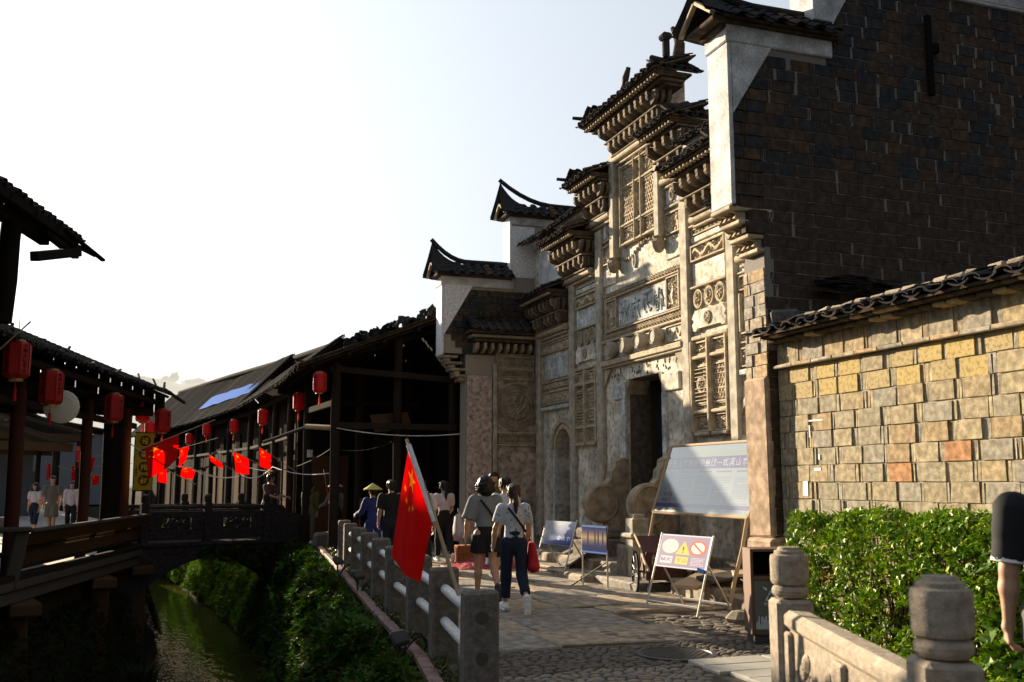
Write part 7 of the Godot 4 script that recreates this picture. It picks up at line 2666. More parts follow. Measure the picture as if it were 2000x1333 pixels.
class Blob:
	var cell := 0.02
	var o := Vector3.ZERO
	var nx := 0
	var ny := 0
	var nz := 0
	var f := PackedFloat32Array()
	var near := {}
	func _init(lo: Vector3, hi: Vector3, c: float) -> void:
		cell = c
		o = lo - Vector3.ONE * c * 3.0
		var s := (hi - lo) / c
		nx = int(s.x) + 8
		ny = int(s.y) + 8
		nz = int(s.z) + 8
		f.resize(nx * ny * nz)
		f.fill(1.0)
	# a tapered capsule from a to b; sq squeezes it along z; a flat one ends square
	func stamp(a: Vector3, b: Vector3, r0: float, r1: float, sq := 1.0, flat := false, k := 0.02) -> void:
		var rm := maxf(r0, r1) + cell * 2.6
		var lo := a.min(b) - Vector3.ONE * rm - o
		var hi := a.max(b) + Vector3.ONE * rm - o
		var i0 := maxi(0, int(lo.x / cell))
		var i1 := mini(nx - 1, int(hi.x / cell) + 1)
		var j0 := maxi(0, int(lo.y / cell))
		var j1 := mini(ny - 1, int(hi.y / cell) + 1)
		var k0 := maxi(0, int(lo.z / cell))
		var k1 := mini(nz - 1, int(hi.z / cell) + 1)
		var sc := Vector3(1, 1, sq)
		var ba := (b - a) * sc
		var l2 := maxf(ba.length_squared(), 1e-6)
		var ln := sqrt(l2)
		var band := cell * 1.9
		for j in range(j0, j1 + 1):
			for kk in range(k0, k1 + 1):
				var row := (j * nz + kk) * nx
				for i in range(i0, i1 + 1):
					var p := (o + Vector3(i, j, kk) * cell - a) * sc
					var t := p.dot(ba) / l2
					var tc := clampf(t, 0.0, 1.0)
					var d: float
					if flat:
						d = maxf((p - ba * t).length() - lerpf(r0, r1, tc), (absf(t - 0.5) - 0.5) * ln)
					else:
						d = (p - ba * tc).length() - lerpf(r0, r1, tc)
					var e := f[row + i]
					if e < 1.0 and k > 0.0:
						var h := clampf(0.5 + 0.5 * (e - d) / k, 0.0, 1.0)
						d = lerpf(e, d, h) - k * h * (1.0 - h)
					elif e < d:
						d = e
					f[row + i] = d
					if d < band and d > -band:
						near[row + i] = true
	func add_to(m: MB, wob := 0.0, nzz: FastNoiseLite = null, xf := Transform3D()) -> PackedVector3Array:
		var st := [0, 1, nx, nx + 1, nx * nz, nx * nz + 1, nx * nz + nx, nx * nz + nx + 1]
		var vid := {}
		var vs := PackedVector3Array()
		var ns := PackedVector3Array()
		var size := f.size()
		var cells := {}
		for c in near:
			for s in st:
				if c - s >= 0:
					cells[c - s] = true
		for c in cells:
			if c + st[7] >= size:
				continue
			var a0 := f[c]
			var a1 := f[c + 1]
			var a2 := f[c + nx]
			var a3 := f[c + nx + 1]
			var b0 := f[c + st[4]]
			var b1 := f[c + st[5]]
			var b2 := f[c + st[6]]
			var b3 := f[c + st[7]]
			var pos := int(a0 < 0) + int(a1 < 0) + int(a2 < 0) + int(a3 < 0) + int(b0 < 0) + int(b1 < 0) + int(b2 < 0) + int(b3 < 0)
			if pos == 0 or pos == 8:
				continue
			var gx := (a1 + a3 + b1 + b3 - a0 - a2 - b0 - b2) * 0.25
			var gz := (a2 + a3 + b2 + b3 - a0 - a1 - b0 - b1) * 0.25
			var gy := (b0 + b1 + b2 + b3 - a0 - a1 - a2 - a3) * 0.25
			var g := Vector3(gx, gy, gz)
			var av := (a0 + a1 + a2 + a3 + b0 + b1 + b2 + b3) * 0.125
			var off := Vector3.ZERO
			if g.length_squared() > 1e-12:
				off = (-g * av / g.length_squared()).clampf(-0.6, 0.6)
			var i: int = c % nx
			var kk: int = (c / nx) % nz
			var j: int = c / (nx * nz)
			var p := o + (Vector3(i, j, kk) + Vector3.ONE * 0.5 + off) * cell
			var n := g.normalized()
			if wob > 0.0:
				p += n * wob * nzz.get_noise_3dv(p * 100.0)
			vid[c] = vs.size()
			vs.push_back(xf * p)
			ns.push_back((xf.basis * n).normalized())
		for c in vid:
			for ax in 3:
				var e: int = [1, nx * nz, nx][ax]
				if (f[c] < 0.0) == (f[c + e] < 0.0):
					continue
				var u: int = [nx * nz, nx, 1][ax]
				var w: int = [nx, 1, nx * nz][ax]
				var q := [c, c - u, c - u - w, c - w]
				if not (vid.has(q[1]) and vid.has(q[2]) and vid.has(q[3])):
					continue
				if xf.basis.determinant() < 0.0:
					q = [q[0], q[3], q[2], q[1]]
				var z: Array = [vid[q[0]], vid[q[1]], vid[q[2]], vid[q[3]]]
				if f[c] < 0.0:
					m.quadn(vs[z[0]], vs[z[1]], vs[z[2]], vs[z[3]], ns[z[0]], ns[z[1]], ns[z[2]], ns[z[3]])
				else:
					m.quadn(vs[z[0]], vs[z[3]], vs[z[2]], vs[z[1]], ns[z[0]], ns[z[3]], ns[z[2]], ns[z[1]])
		return vs

func blob(prims: Array, cell: float, k := 0.02, into: MB = null, wob := 0.0, xf := Transform3D()) -> MB:
	var lo := Vector3(99, 99, 99)
	var hi := -lo
	for p in prims:
		var r := Vector3.ONE * maxf(p[2], p[3])
		lo = lo.min(p[0].min(p[1]) - r)
		hi = hi.max(p[0].max(p[1]) + r)
	var b := Blob.new(lo, hi, cell)
	for p in prims:
		b.stamp(p[0], p[1], p[2], p[3], p[4] if p.size() > 4 else 1.0, p[5] if p.size() > 5 else false, k)
	var m := into if into else MB.new()
	var nz: FastNoiseLite = null
	if wob > 0.0:
		nz = FastNoiseLite.new()
		nz.frequency = 0.09
	b.add_to(m, wob, nz, xf)
	return m

# c: at, turn (0 faces away down the street), h, and the pose and clothes
func person(c: Dictionary) -> Node3D:
	var s: float = c.h / 1.70
	var o := thing("person", c.label, "person", c.at, c.get("turn", 0.0))
	var cell: float = c.get("cell", 0.022)
	var fem: bool = c.get("fem", false)
	var lean: float = c.get("lean", 0.04)
	var hipw := 0.095 if fem else 0.09
	var shw := 0.165 if fem else 0.19
	var legs: Array = c.get("legs", [[0.25, 0.15, 0.0], [-0.2, 0.25, 0.0]])   # thigh, knee, foot pitch: left, right
	var arms: Array = c.get("arms", [[0.1, 0.2, 0.12], [-0.15, 0.25, 0.12]])  # pitch, elbow, spread
	var J := {}
	J.pel = Vector3(0, 0.94, 0)
	var up := Vector3(0, cos(lean), -sin(lean))
	var fw := Vector3(0, -sin(lean), -cos(lean))
	J.waist = J.pel + up * 0.14
	J.chest = J.pel + up * 0.33
	J.neck = J.pel + up * 0.50
	J.head = J.neck + Vector3(0, 0.145, -0.02)
	var low := 9.0
	for i in 2:
		var sd := -1.0 if i == 0 else 1.0
		var L: Array = legs[i]
		var hip: Vector3 = J.pel + Vector3(sd * hipw, -0.04, 0)
		var kn := hip + Vector3(0, -cos(L[0]), -sin(L[0])) * 0.42
		var sa: float = L[0] - L[1]
		var an := kn + Vector3(0, -cos(sa), -sin(sa)) * 0.40
		var fa: float = sa * 0.9 + L[2]
		var toe := an + Vector3(sd * 0.02, -0.045, 0) + Vector3(0, sin(fa), -cos(fa)) * 0.15
		var heel := an + Vector3(0, -0.045, 0) - Vector3(0, sin(fa), -cos(fa)) * 0.06
		J[i] = [hip, kn, an, toe, heel]
		low = minf(low, minf(toe.y, heel.y) - 0.035)
		var A: Array = arms[i]
		var sh: Vector3 = J.neck + up * -0.06 + Vector3(sd * shw, 0, 0)
		var el := sh + Vector3(sd * sin(A[2]), -cos(A[2]) * cos(A[0]), -cos(A[2]) * sin(A[0])) * 0.285
		var fp: float = A[0] + A[1]
		var wr := el + Vector3(sd * sin(A[2] * 0.3), -cos(fp), -sin(fp)).normalized() * 0.245
		J[i + 2] = [sh, el, wr, (wr - el).normalized()]
	var drop := Vector3(0, -low, 0)
	o.scale = Vector3.ONE * s
	o.position += drop * s
	var skin: Material = c.get("skin", M.skin)
	# the body, in one piece
	var pr := []
	var tw := (0.9 if fem else 1.0) * 0.88
	pr.push_back([J.pel, J.waist, 0.125 * tw, 0.105 * tw, 1.3])
	pr.push_back([J.waist, J.chest, 0.105 * tw, 0.13 * tw, 1.35])
	pr.push_back([J.chest, J.neck - up * 0.07, 0.13 * tw, 0.09, 1.35])
	pr.push_back([J.neck - up * 0.09 - Vector3(shw * 0.8, 0, 0), J.neck - up * 0.09 + Vector3(shw * 0.8, 0, 0), 0.055, 0.055, 1.0])
	pr.push_back([J.neck - up * 0.06, J.neck + Vector3(0, 0.07, -0.01), 0.055, 0.05])
	for i in 2:
		var g: Array = J[i]
		var lc: float = 0.82 if c.get("leg_cover", 2.0) > 1.3 else 1.0
		pr.push_back([g[0], g[1], 0.082 * lc, 0.055 * lc])
		pr.push_back([g[1], g[1].lerp(g[2], 0.35) + Vector3(0, 0, 0.012), 0.052 * lc, 0.055 * lc])
		pr.push_back([g[1].lerp(g[2], 0.35) + Vector3(0, 0, 0.012), g[2], 0.055 * lc, 0.034])
		pr.push_back([g[4], g[3], 0.032, 0.03])
		var a: Array = J[i + 2]
		pr.push_back([a[0], a[1], 0.048 if fem else 0.054, 0.038])
		pr.push_back([a[1], a[1].lerp(a[2], 0.35), 0.04, 0.041])
		pr.push_back([a[1].lerp(a[2], 0.35), a[2], 0.041, 0.026])
	var body := blob(pr, cell, 0.03)
	# head and face on a finer grid
	var tf := Transform3D(Basis.from_euler(Vector3(c.get("nod", 0.0), c.get("look", 0.0), 0)), J.head)
	var hc := maxf(0.006, cell * 0.45)
	var hp := [[Vector3(0, 0.02, 0.012), Vector3(0, 0.035, -0.012), 0.088, 0.086, 0.95], [Vector3(0, 0.0, -0.02), Vector3(0, -0.075, -0.052), 0.07, 0.036], [Vector3(0, -0.06, 0.0), Vector3(0, -0.13, 0.012), 0.052, 0.052], [Vector3(0, 0.005, -0.094), Vector3(0, -0.03, -0.108), 0.010, 0.014], [Vector3(-0.03, 0.022, -0.082), Vector3(0.03, 0.022, -0.082), 0.014, 0.014]]
	for sd in [-1, 1]:
		hp.push_back([Vector3(sd * 0.084, 0.015, 0.004), Vector3(sd * 0.08, -0.028, -0.002), 0.017, 0.011, 1.0])
		hp.push_back([Vector3(sd * 0.04, -0.02, -0.068), Vector3(sd * 0.04, -0.02, -0.06), 0.022, 0.022])
	hp.push_back([Vector3(-0.018, -0.062, -0.083), Vector3(0.018, -0.062, -0.083), 0.009, 0.009])
	blob(hp, hc, 0.016, body, 0.0, tf)
	# hands: palm, four unequal fingers and a thumb
	for i in 2:
		var a: Array = J[i + 2]
		var sd := -1.0 if i == 0 else 1.0
		var d: Vector3 = a[3]
		var fin := Vector3(-sd, 0, 0)        # the palm looks at the thigh
		var fd := (Vector3(0, 0, -1) - d * d.dot(Vector3(0, 0, -1))).normalized()
		fin = fd.cross(d).normalized() * (1.0 if fd.cross(d).x * -sd > 0 else -1.0)
		var hb := Basis(fd, d, fin)
		var wr: Vector3 = a[2]
		var curl: float = c.get("curl", 0.5)
		var q := []
		q.push_back([Vector3(0.0, -0.01, 0), Vector3(0.004, 0.025, 0), 0.026, 0.03])
		for k in 4:
			q.push_back([Vector3(0.0, 0.02, 0), Vector3(-0.030 + k * 0.020, 0.085, 0.0), 0.019, 0.0125])
		for k in 4:
			var b0 := Vector3(-0.030 + k * 0.020, 0.088, 0.0)
			var ll: float = [0.034, 0.042, 0.046, 0.041][k]
			var b1 := b0 + Vector3(0, cos(curl), sin(curl)) * ll
			var b2 := b1 + Vector3(0, cos(curl * 2.2), sin(curl * 2.2)) * ll * 0.75
			q.push_back([b0, b1, 0.0095, 0.0088])
			q.push_back([b1, b2, 0.0088, 0.0072])
		q.push_back([Vector3(0.02, 0.02, 0.004), Vector3(0.044, 0.055, 0.014), 0.014, 0.011])
		q.push_back([Vector3(0.044, 0.055, 0.014), Vector3(0.046, 0.085, 0.022), 0.0105, 0.0085])
		blob(q, c.get("hand_cell", 0.0075), 0.008, body, 0.0, Transform3D(hb, wr))
	part("body", body, skin, o)
	for sd in [-1, 1]:
		var e := MB.new()
		e.lathe(tf * Vector3(sd * 0.032, 0.006, -0.083), [Vector2(0, -0.009), Vector2(0.009, 0), Vector2(0, 0.009)], 8)
		part("eye", e, M.black_ink, o)
	# clothes
	tw = 0.9 if fem else 1.0
	var sl: float = c.get("sleeve", 0.75)
	var ease: float = c.get("ease", 0.018)
	var sh := []
	var hem: float = c.get("hem", -0.02)
	sh.push_back([J.pel + up * hem, J.waist, (0.135 + ease) * tw, (0.112 + ease) * tw, 1.3, true])
	sh.push_back([J.waist, J.chest, (0.112 + ease) * tw, (0.137 + ease) * tw, 1.33])
	sh.push_back([J.chest, J.neck - up * 0.08, (0.137 + ease) * tw, 0.098 + ease * 0.5, 1.33])
	sh.push_back([J.neck - up * 0.085 - Vector3(shw * 0.85, 0, 0), J.neck - up * 0.085 + Vector3(shw * 0.85, 0, 0), 0.06 + ease * 0.6, 0.06 + ease * 0.6, 1.0])
	for i in 2:
		var a: Array = J[i + 2]
		sh.push_back([a[0], a[0].lerp(a[1], 0.35), 0.066 + ease * 0.5, 0.062 + ease * 0.6])
		if sl <= 1.0:
			sh.push_back([a[0], a[0].lerp(a[1], sl), 0.062 + ease * 0.5, 0.062 + ease * 1.0, 1.0, true])
		else:
			sh.push_back([a[0], a[1], 0.06 + ease * 0.5, 0.05 + ease * 0.5])
			sh.push_back([a[1], a[1].lerp(a[2], sl - 1.0), 0.05 + ease * 0.5, 0.042 + ease * 0.4, 1.0, true])
	var shirt := blob(sh, cell, 0.03, null, 0.007)
	part("shirt", shirt, c.shirt, o)
	var tr := []
	var tl: float = c.get("leg_cover", 2.0)
	tr.push_back([J.pel + up * 0.09, J.pel - up * 0.05, 0.138 * tw, 0.146 * tw, 1.2])
	for i in 2:
		var g: Array = J[i]
		if tl <= 1.0:
			tr.push_back([g[0], g[0].lerp(g[1], tl), 0.108, 0.102 + c.get("flare", 0.0), 1.0, true])
		else:
			tr.push_back([g[0], g[1], 0.098, 0.074])
			tr.push_back([g[1], g[1].lerp(g[2], 0.3), 0.074, 0.07])
			tr.push_back([g[1].lerp(g[2], 0.05), g[1].lerp(g[2], tl - 1.0), 0.073, 0.056 + c.get("flare", 0.0), 1.0, true])
	part("trousers" if tl > 1.0 else "shorts", blob(tr, cell, 0.025, null, 0.006), c.pants, o)
	for i in 2:
		var g: Array = J[i]
		var fwd: Vector3 = (g[3] - g[4]).normalized()
		var dn: Vector3 = fwd.cross(Vector3(1, 0, 0)).normalized()
		if dn.y > 0:
			dn = -dn
		var m := blob([[g[4] + dn * 0.004, g[3] + dn * 0.004, 0.040, 0.038], [g[2] - Vector3(0, 0.01, 0), g[4].lerp(g[3], 0.35), 0.045, 0.04], [g[3], g[3] + fwd * 0.03, 0.036, 0.03]], maxf(0.010, cell * 0.6), 0.02)
		var shoe := part("shoe", m, c.get("shoes", M.shoe_white), o)
		if c.get("soles", false):
			var so := MB.new()
			var mid: Vector3 = (g[4] + g[3]) / 2 + dn * 0.036 + fwd * 0.01
			so.cbox(mid, Vector3(0.085, 0.022, 0.27), 0.01, Basis(Vector3(1, 0, 0), -dn, Vector3(1, 0, 0).cross(-dn)))
			part("sole", so, c.get("sole_mat", M.white_clean), shoe)
	# hair
	var hr := []
	var hs: String = c.get("hair", "short")
	hr.push_back([Vector3(0, 0.045, 0.022), Vector3(0, 0.055, -0.018), 0.089, 0.085])
	hr.push_back([Vector3(0, 0.0, 0.035), Vector3(0, -0.03, 0.042), 0.078, 0.06])
	if hs == "bob":
		hr.push_back([Vector3(0, 0.05, 0.016), Vector3(0, -0.055, 0.034), 0.110, 0.108])
		for sd in [-1, 1]:
			hr.push_back([Vector3(sd * 0.07, 0.03, -0.03), Vector3(sd * 0.085, -0.07, -0.01), 0.045, 0.04])
	elif hs == "pony":
		hr.push_back([Vector3(0, 0.02, 0.09), Vector3(0, 0.0, 0.125), 0.03, 0.026])
		hr.push_back([Vector3(0, 0.0, 0.125), Vector3(0.005, -0.13, 0.145), 0.034, 0.042])
		hr.push_back([Vector3(0.005, -0.13, 0.145), Vector3(0.015, -0.29, 0.12), 0.042, 0.014])
	elif hs == "fringe":
		hr.push_back([Vector3(-0.04, 0.075, -0.07), Vector3(0.045, 0.07, -0.072), 0.03, 0.026])
		hr.push_back([Vector3(-0.085, 0.04, -0.02), Vector3(-0.085, 0.0, 0.01), 0.02, 0.016])
		hr.push_back([Vector3(0.085, 0.04, -0.02), Vector3(0.085, 0.0, 0.01), 0.02, 0.016])
	# strands that break up the surface
	var sg := RandomNumberGenerator.new()
	sg.seed = int(c.h * 1000.0)
	var bob := hs == "bob"
	for k in (90 if bob else 46):
		var a := sg.randf_range(-2.3, 2.3)
		var y := sg.randf_range(-0.03 if not bob else -0.09, 0.10)
		var rr := sqrt(maxf(0.0, 1.0 - pow(clampf((y - 0.045) / 0.098, -1.0, 1.0), 2))) * 0.088 + 0.004
		if y < 0.03:
			rr = 0.086 if not bob else 0.125
		var q0 := Vector3(sin(a) * rr, y + 0.012, cos(a) * rr * 0.98 + 0.012)
		if bob:
			hr.push_back([q0, q0 + Vector3(sg.randf_range(-0.02, 0.02), sg.randf_range(-0.02, 0.02), sg.randf_range(-0.01, 0.02)), 0.018, 0.012])
		else:
			hr.push_back([q0, q0 + Vector3(sin(a) * 0.006, -0.05, 0.004), 0.011, 0.007])
	var hm := blob(hr, hc, 0.010, null, 0.004, tf)
	part("hair", hm, c.get("hair_mat", M.hair), o)
	# things worn
	if c.has("hat"):
		var b := MB.new()
		b.lathe(tf * Vector3(0, 0.06, 0.01), [Vector2(0.215, -0.012), Vector2(0.22, -0.004), Vector2(0.11, 0.065), Vector2(0.03, 0.12), Vector2(0.0, 0.135)], 22)
		b.lathe(tf * Vector3(0, 0.05, 0.01), [Vector2(0.0, 0.125), Vector2(0.10, 0.06), Vector2(0.215, -0.012)], 22)
		part("straw_hat", b, c.hat, o)
	if c.has("strap"):
		var path := []
		var side: float = c.strap
		for k in 9:
			var t := k / 8.0
			path.push_back((J.neck - up * 0.05 + Vector3(-side * 0.10, 0, 0.02)).lerp(J.waist + Vector3(side * 0.15, -0.02, 0.04), t) + Vector3(0, 0, 0.115 * sin(PI * (0.25 + 0.65 * t)) + 0.012))
		var b := MB.new()
		b.tube(path, 0.017, 0.017, 6)
		part("shoulder_strap", b, M.black_ink, o)
	if c.has("lanyard"):
		pass
	c["J"] = J
	c["up"] = up
	o.set_meta("made", true)
	return o

func build_people() -> void:
	M["skin"] = mat(0.42, 0.25, 0.16, 0.55, "grain", 3.0)
	M["skin"].subsurf_scatter_enabled = true
	M["skin"].subsurf_scatter_strength = 0.08
	M["hair"] = mat(0.014, 0.011, 0.010, 0.42, "")
	M["hair_brown"] = mat(0.05, 0.022, 0.012, 0.4, "")
	M["shoe_white"] = mat(0.72, 0.72, 0.74, 0.6, "")
	M["shoe_dark"] = mat(0.05, 0.05, 0.055, 0.6, "")
	M["cloth_black"] = mat(0.012, 0.012, 0.014, 0.85, "grain", 6.0)
	M["cloth_grey"] = mat(0.15, 0.165, 0.175, 0.9, "grain", 5.0)
	M["cloth_pale"] = mat(0.46, 0.47, 0.52, 0.9, "grain", 5.0)
	M["cloth_pink"] = mat(0.52, 0.46, 0.48, 0.9, "grain", 5.0)
	M["cloth_navy"] = mat(0.012, 0.018, 0.035, 0.85, "grain", 6.0)
	M["cloth_blue"] = mat(0.02, 0.035, 0.16, 0.8, "grain", 6.0)
	M["cloth_green"] = mat(0.10, 0.10, 0.03, 0.85, "grain", 6.0)
	M["cloth_check"] = mat(0.12, 0.055, 0.05, 0.85, "flake", 9.0)
	M["cloth_khaki"] = mat(0.12, 0.105, 0.085, 0.85, "grain", 6.0)
	M["straw"] = mat(0.55, 0.46, 0.13, 0.85, "grain", 4.0)
	M["straw"].backlight_enabled = true
	M["straw"].backlight = lin(0.2, 0.16, 0.05)
	M["straw_white"] = mat(0.6, 0.58, 0.5, 0.85, "grain", 4.0)
	M["bag_red"] = mat(0.40, 0.012, 0.018, 0.75, "grain", 5.0)
	# the woman in the foreground
	var c := {"label": "woman in a pale patterned tee with a brown ponytail, walking in the foreground", "at": Vector3(4.40, 0.03, -12.45), "turn": -0.12, "h": 1.60, "fem": true, "cell": 0.016, "lean": 0.05, "legs": [[0.18, 0.10, 0.0], [-0.16, 0.62, -0.75]], "arms": [[0.12, 0.18, 0.28], [0.22, 0.5, 0.22]], "shirt": M.cloth_pale, "pants": M.cloth_navy, "hair": "pony", "hair_mat": M.hair_brown, "sleeve": 0.72, "ease": 0.022, "hem": 0.03, "leg_cover": 1.82, "flare": 0.012, "strap": 1.0, "soles": true, "hand_cell": 0.006, "shoes": M.shoe_white}
	var o := person(c)
	var sp := MB.new()
	var rg := RandomNumberGenerator.new()
	rg.seed = 6
	var sm: ArrayMesh = o.get_node("shirt").mesh
	var av: PackedVector3Array = sm.surface_get_arrays(0)[Mesh.ARRAY_VERTEX]
	var an: PackedVector3Array = sm.surface_get_arrays(0)[Mesh.ARRAY_NORMAL]
	for i in 170:
		var k := rg.randi() % av.size()
		var n := an[k]
		if absf(n.y) > 0.6 or av[k].y < 0.98:
			continue
		var t := n.cross(Vector3(rg.randf_range(-1, 1), 1, 0.2)).normalized()
		sp.lathe(av[k] - n * 0.001, [Vector2(rg.randf_range(0.006, 0.014), 0), Vector2(0.005, 0.0025), Vector2(0, 0.003)], 6, Basis(t, n, t.cross(n)) * Basis.from_scale(Vector3(1, 1, rg.randf_range(0.6, 1.6))))
	var spn := part("spots", sp, M.cloth_navy, o)
	spn.set_meta("kind", "stuff")
	# her tote bag
	var bag := thing("tote_bag", "red cloth tote bag hanging from the shoulder of the woman in the patterned tee", "bag", o.position, o.rotation.y)
	bag.scale = o.scale
	var shd: Vector3 = c.J[3][0]
	var bm := blob([[shd + Vector3(0.09, -0.50, 0.03), shd + Vector3(0.10, -0.78, 0.03), 0.05, 0.09, 0.55], [shd + Vector3(0.09, -0.80, -0.07), shd + Vector3(0.10, -0.80, 0.14), 0.065, 0.065, 0.9]], 0.014, 0.04, null, 0.008)
	part("sack", bm, M.bag_red, bag)
	for k in 2:
		var path := [shd + Vector3(0.10, -0.5, -0.04 + k * 0.13), shd + Vector3(0.085, -0.2, 0.03 + k * 0.06), shd + Vector3(0.04, 0.055, 0.0 + k * 0.03), shd + Vector3(0.01, 0.07, 0.01)]
		var b := MB.new()
		b.tube(path, 0.011, 0.011, 6)
		part("handle", b, M.cloth_pink, bag)
	# the woman in grey with curly hair
	person({"label": "woman with curly dark hair, grey tee and black shorts, walking beside the ponytailed woman", "at": Vector3(4.43, 0.03, -13.75), "turn": -0.05, "h": 1.68, "fem": true, "cell": 0.018, "legs": [[0.12, 0.05, 0.0], [-0.12, 0.62, -0.8]], "arms": [[-0.05, 0.15, 0.34], [0.12, 0.3, 0.2]], "shirt": M.cloth_grey, "pants": M.cloth_black, "hair": "bob", "sleeve": 1.0, "ease": 0.042, "hem": 0.06, "leg_cover": 0.62, "flare": 0.03, "strap": 1.0, "shoes": M.shoe_dark, "soles": true, "sole_mat": M.shoe_dark, "look": 0.2})
	person({"label": "man with short black hair in a pale shirt, walking just beyond the two women", "at": Vector3(5.58, 0.03, -16.2), "turn": 0.15, "h": 1.70, "cell": 0.022, "legs": [[0.3, 0.2, 0.0], [-0.25, 0.4, -0.4]], "shirt": M.cloth_pale, "pants": M.cloth_navy, "hair": "short", "sleeve": 0.8, "leg_cover": 1.1, "look": 0.5, "strap": -1.0})
	person({"label": "young man with a dark fringe facing the camera by the medallion wall, mostly hidden", "at": Vector3(6.15, 0.1, -18.6), "turn": PI - 0.3, "h": 1.76, "cell": 0.022, "shirt": M.cloth_green, "pants": M.cloth_navy, "hair": "fringe"})
	person({"label": "woman with a black ponytail, white tee and black trousers, walking towards the shop house", "at": Vector3(5.55, 0.03, -20.0), "turn": 0.05, "h": 1.63, "fem": true, "cell": 0.022, "legs": [[0.2, 0.1, 0.0], [-0.2, 0.4, -0.5]], "arms": [[0.0, 0.1, 0.15], [0.35, 0.7, 0.15]], "shirt": M.cloth_pink, "pants": M.cloth_black, "hair": "pony", "sleeve": 0.7, "leg_cover": 1.9, "ease": 0.012})
	var tb := thing("tote_bag", "pale cloth bag on the right arm of the woman in the white tee", "bag", Vector3(5.86, 0, -20.05), 0.2)
	part("sack", blob([[Vector3(0, 0.98, 0), Vector3(0.02, 0.62, 0), 0.06, 0.12, 0.6], [Vector3(-0.1, 0.55, 0), Vector3(0.12, 0.55, 0), 0.06, 0.06]], 0.02, 0.05, null, 0.01), M.cloth_pink, tb)
	var b := MB.new()
	b.tube([Vector3(-0.04, 0.98, 0), Vector3(0.0, 1.14, 0.0), Vector3(0.06, 0.98, 0)], 0.012, 0.012, 6)
	part("handle", b, M.cloth_pink, tb)
	var q := {"label": "man in a white tee with a black backpack, walking behind the big red flag", "at": Vector3(4.33, 0.03, -17.1), "turn": 0.0, "h": 1.66, "cell": 0.022, "shirt": M.cloth_pink, "pants": M.cloth_black, "legs": [[0.2, 0.1, 0.0], [-0.2, 0.4, -0.4]], "sleeve": 0.8, "hem": -0.08, "ease": 0.03, "leg_cover": 1.9}
	var w := person(q)
	var bp := thing("backpack", "black backpack on the man in the white tee behind the big flag", "backpack", w.position, w.rotation.y)
	part("pack", blob([[Vector3(0, 1.32, 0.19), Vector3(0, 1.02, 0.22), 0.12, 0.14, 0.8]], 0.02, 0.03, null, 0.006), M.cloth_black, bp)
	for sd in [-1, 1]:
		b = MB.new()
		b.tube([Vector3(sd * 0.10, 1.08, 0.14), Vector3(sd * 0.15, 1.3, -0.1), Vector3(sd * 0.12, 1.45, 0.02), Vector3(sd * 0.09, 1.36, 0.16)], 0.02, 0.02, 6)
		part("strap", b, M.cloth_black, bp)
	person({"label": "man with cropped hair in a black tee, walking left of the big red flag", "at": Vector3(4.36, 0.03, -19.6), "turn": 0.0, "h": 1.68, "cell": 0.024, "shirt": M.cloth_black, "pants": M.cloth_navy, "hair": "short", "look": 0.3, "sleeve": 0.8, "ease": 0.03})
	person({"label": "sweeper in a yellow conical straw hat and blue jacket, left of the man in black", "at": Vector3(4.22, 0.03, -20.7), "turn": 0.3, "h": 1.56, "cell": 0.024, "fem": true, "shirt": M.cloth_blue, "pants": M.cloth_blue, "hat": M.straw, "sleeve": 1.9, "ease": 0.03, "arms": [[0.5, 0.8, 0.15], [0.2, 0.3, 0.12]]})
	var br := thing("broom", "wooden broom handle held by the sweeper in the yellow straw hat", "broom", Vector3(3.98, 0, -20.95))
	log_part(br, "handle", Vector3(0, 0.2, 0), Vector3(0.02, 1.35, 0.0), 0.014, M.wood_brown)
	b = MB.new()
	for i in 30:
		b.tube([Vector3(R(-0.02, 0.02), 0.25, R(-0.02, 0.02)), Vector3(R(-0.14, 0.14), 0.02, R(-0.06, 0.06))], 0.006, 0.004, 4)
	part("bristles", b, M.wood_pale, br)
	person({"label": "person in a grey jacket and small white conical hat standing under the shop house eave", "at": Vector3(4.42, 0.05, -26.6), "turn": 0.4, "h": 1.58, "cell": 0.028, "shirt": M.cloth_grey, "pants": M.cloth_black, "hat": M.straw_white, "sleeve": 1.9, "arms": [[0.6, 0.7, 0.1], [0.1, 0.2, 0.1]], "legs": [[0.03, 0.03, 0], [-0.03, 0.03, 0]]})
	person({"label": "person in an olive green top standing behind the hanging flag at the bridge end", "at": Vector3(3.86, 0.05, -27.4), "turn": -0.6, "h": 1.62, "cell": 0.028, "shirt": M.cloth_green, "pants": M.cloth_khaki, "sleeve": 1.8, "legs": [[0.03, 0.03, 0], [-0.03, 0.03, 0]]})
	person({"label": "man in a checked shirt leaning on the parapet of the small bridge", "at": Vector3(2.75, 0.2, -27.65), "turn": PI + 0.9, "h": 1.68, "cell": 0.026, "shirt": M.cloth_check, "pants": M.cloth_khaki, "lean": 0.16, "arms": [[0.55, 0.8, 0.2], [0.55, 0.8, 0.2]], "legs": [[0.05, 0.05, 0], [-0.1, 0.1, 0]], "look": 0.7, "sleeve": 0.9})
	person({"label": "woman in a dark skirt at the left of the three walkers on the left lane", "at": Vector3(-3.62, 0.07, -34.6), "turn": PI - 0.3, "h": 1.56, "cell": 0.03, "fem": true, "shirt": M.cloth_pink, "pants": M.cloth_navy, "leg_cover": 1.2, "hair": "bob"})
	person({"label": "tall man in shorts, middle of the three walkers on the left lane", "at": Vector3(-3.12, 0.07, -34.4), "turn": PI - 0.1, "h": 1.78, "cell": 0.03, "shirt": M.cloth_khaki, "pants": M.cloth_khaki, "leg_cover": 0.95, "flare": 0.02, "sleeve": 0.85})
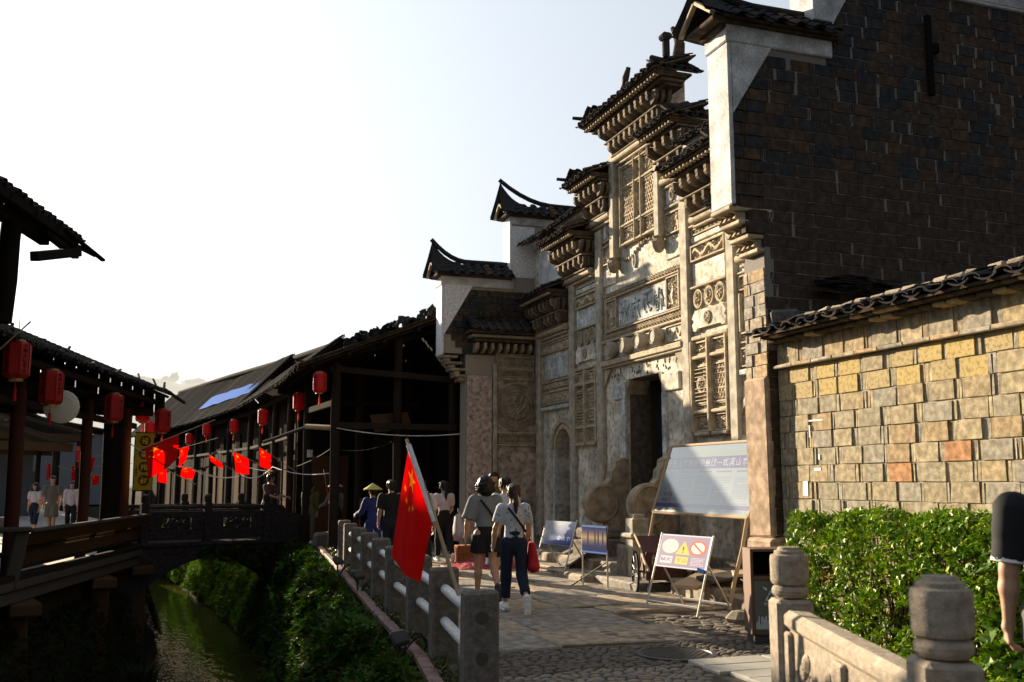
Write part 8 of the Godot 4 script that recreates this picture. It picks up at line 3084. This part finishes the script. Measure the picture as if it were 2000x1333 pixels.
	person({"label": "woman in a pale cardigan, right of the three walkers on the left lane", "at": Vector3(-2.55, 0.07, -34.2), "turn": PI, "h": 1.62, "cell": 0.03, "fem": true, "shirt": M.cloth_pink, "pants": M.cloth_black, "sleeve": 1.85, "ease": 0.03, "hair": "fringe"})
	# the man at the right edge
	var mr := {"label": "man in a black polo shirt with white sleeve edges, standing by the hedge", "at": Vector3(4.0, 0.15, -3.63), "turn": -0.55, "h": 1.74, "cell": 0.013, "hand_cell": 0.0045, "curl": 0.65, "shirt": M.cloth_black, "pants": M.cloth_khaki, "sleeve": 0.86, "ease": 0.02, "arms": [[0.02, 0.14, 0.10], [0.02, 0.14, 0.10]], "legs": [[0.1, 0.05, 0.0], [-0.08, 0.1, 0.0]], "hair": "short"}
	var m := person(mr)
	for i in 2:
		var a: Array = mr.J[i + 2]
		b = MB.new()
		var p: Vector3 = a[0].lerp(a[1], 0.86)
		b.tube([p - (a[1] - a[0]).normalized() * 0.016, p + (a[1] - a[0]).normalized() * 0.004], 0.0785, 0.0795, 20, false)
		part("sleeve_edge", b, M.white_clean, m)

func build_loose() -> void:
	# a row of bollards and rails behind the left lane, small and far
	for i in 4:
		var b := MB.new()
		b.cbox(Vector3(0, 0.25, 0), Vector3(0.7, 0.5, 0.4), 0.04, Basis(), 0.02, rng)
		var o := part("low_block", b, M.concrete)
		o.position = Vector3(-4.9 - 0.35 * i, 0.06, -36.0 - i * 1.3)
		tag(o, ["nearest low grey stone block at the left edge of the lane", "second low grey stone block at the left edge of the lane", "third low grey stone block at the left edge of the lane", "farthest low grey stone block at the left edge of the lane"][i], "stone block", "low blocks on the left lane")
	# the pale round hat hung behind the second lantern
	var h := MB.new()
	h.lathe(Vector3.ZERO, [Vector2(0.30, 0), Vector2(0.29, 0.02), Vector2(0.2, 0.05), Vector2(0, 0.07)], 20, Basis(Vector3(1, 0, 0), Vector3(0, 0, 1), Vector3(0, -1, 0)))
	var o := part("hanging_hat", h, M.straw_white)
	o.position = Vector3(-1.70, 3.02, -19.35)
	tag(o, "pale round straw hat hanging behind the second red lantern", "hat")
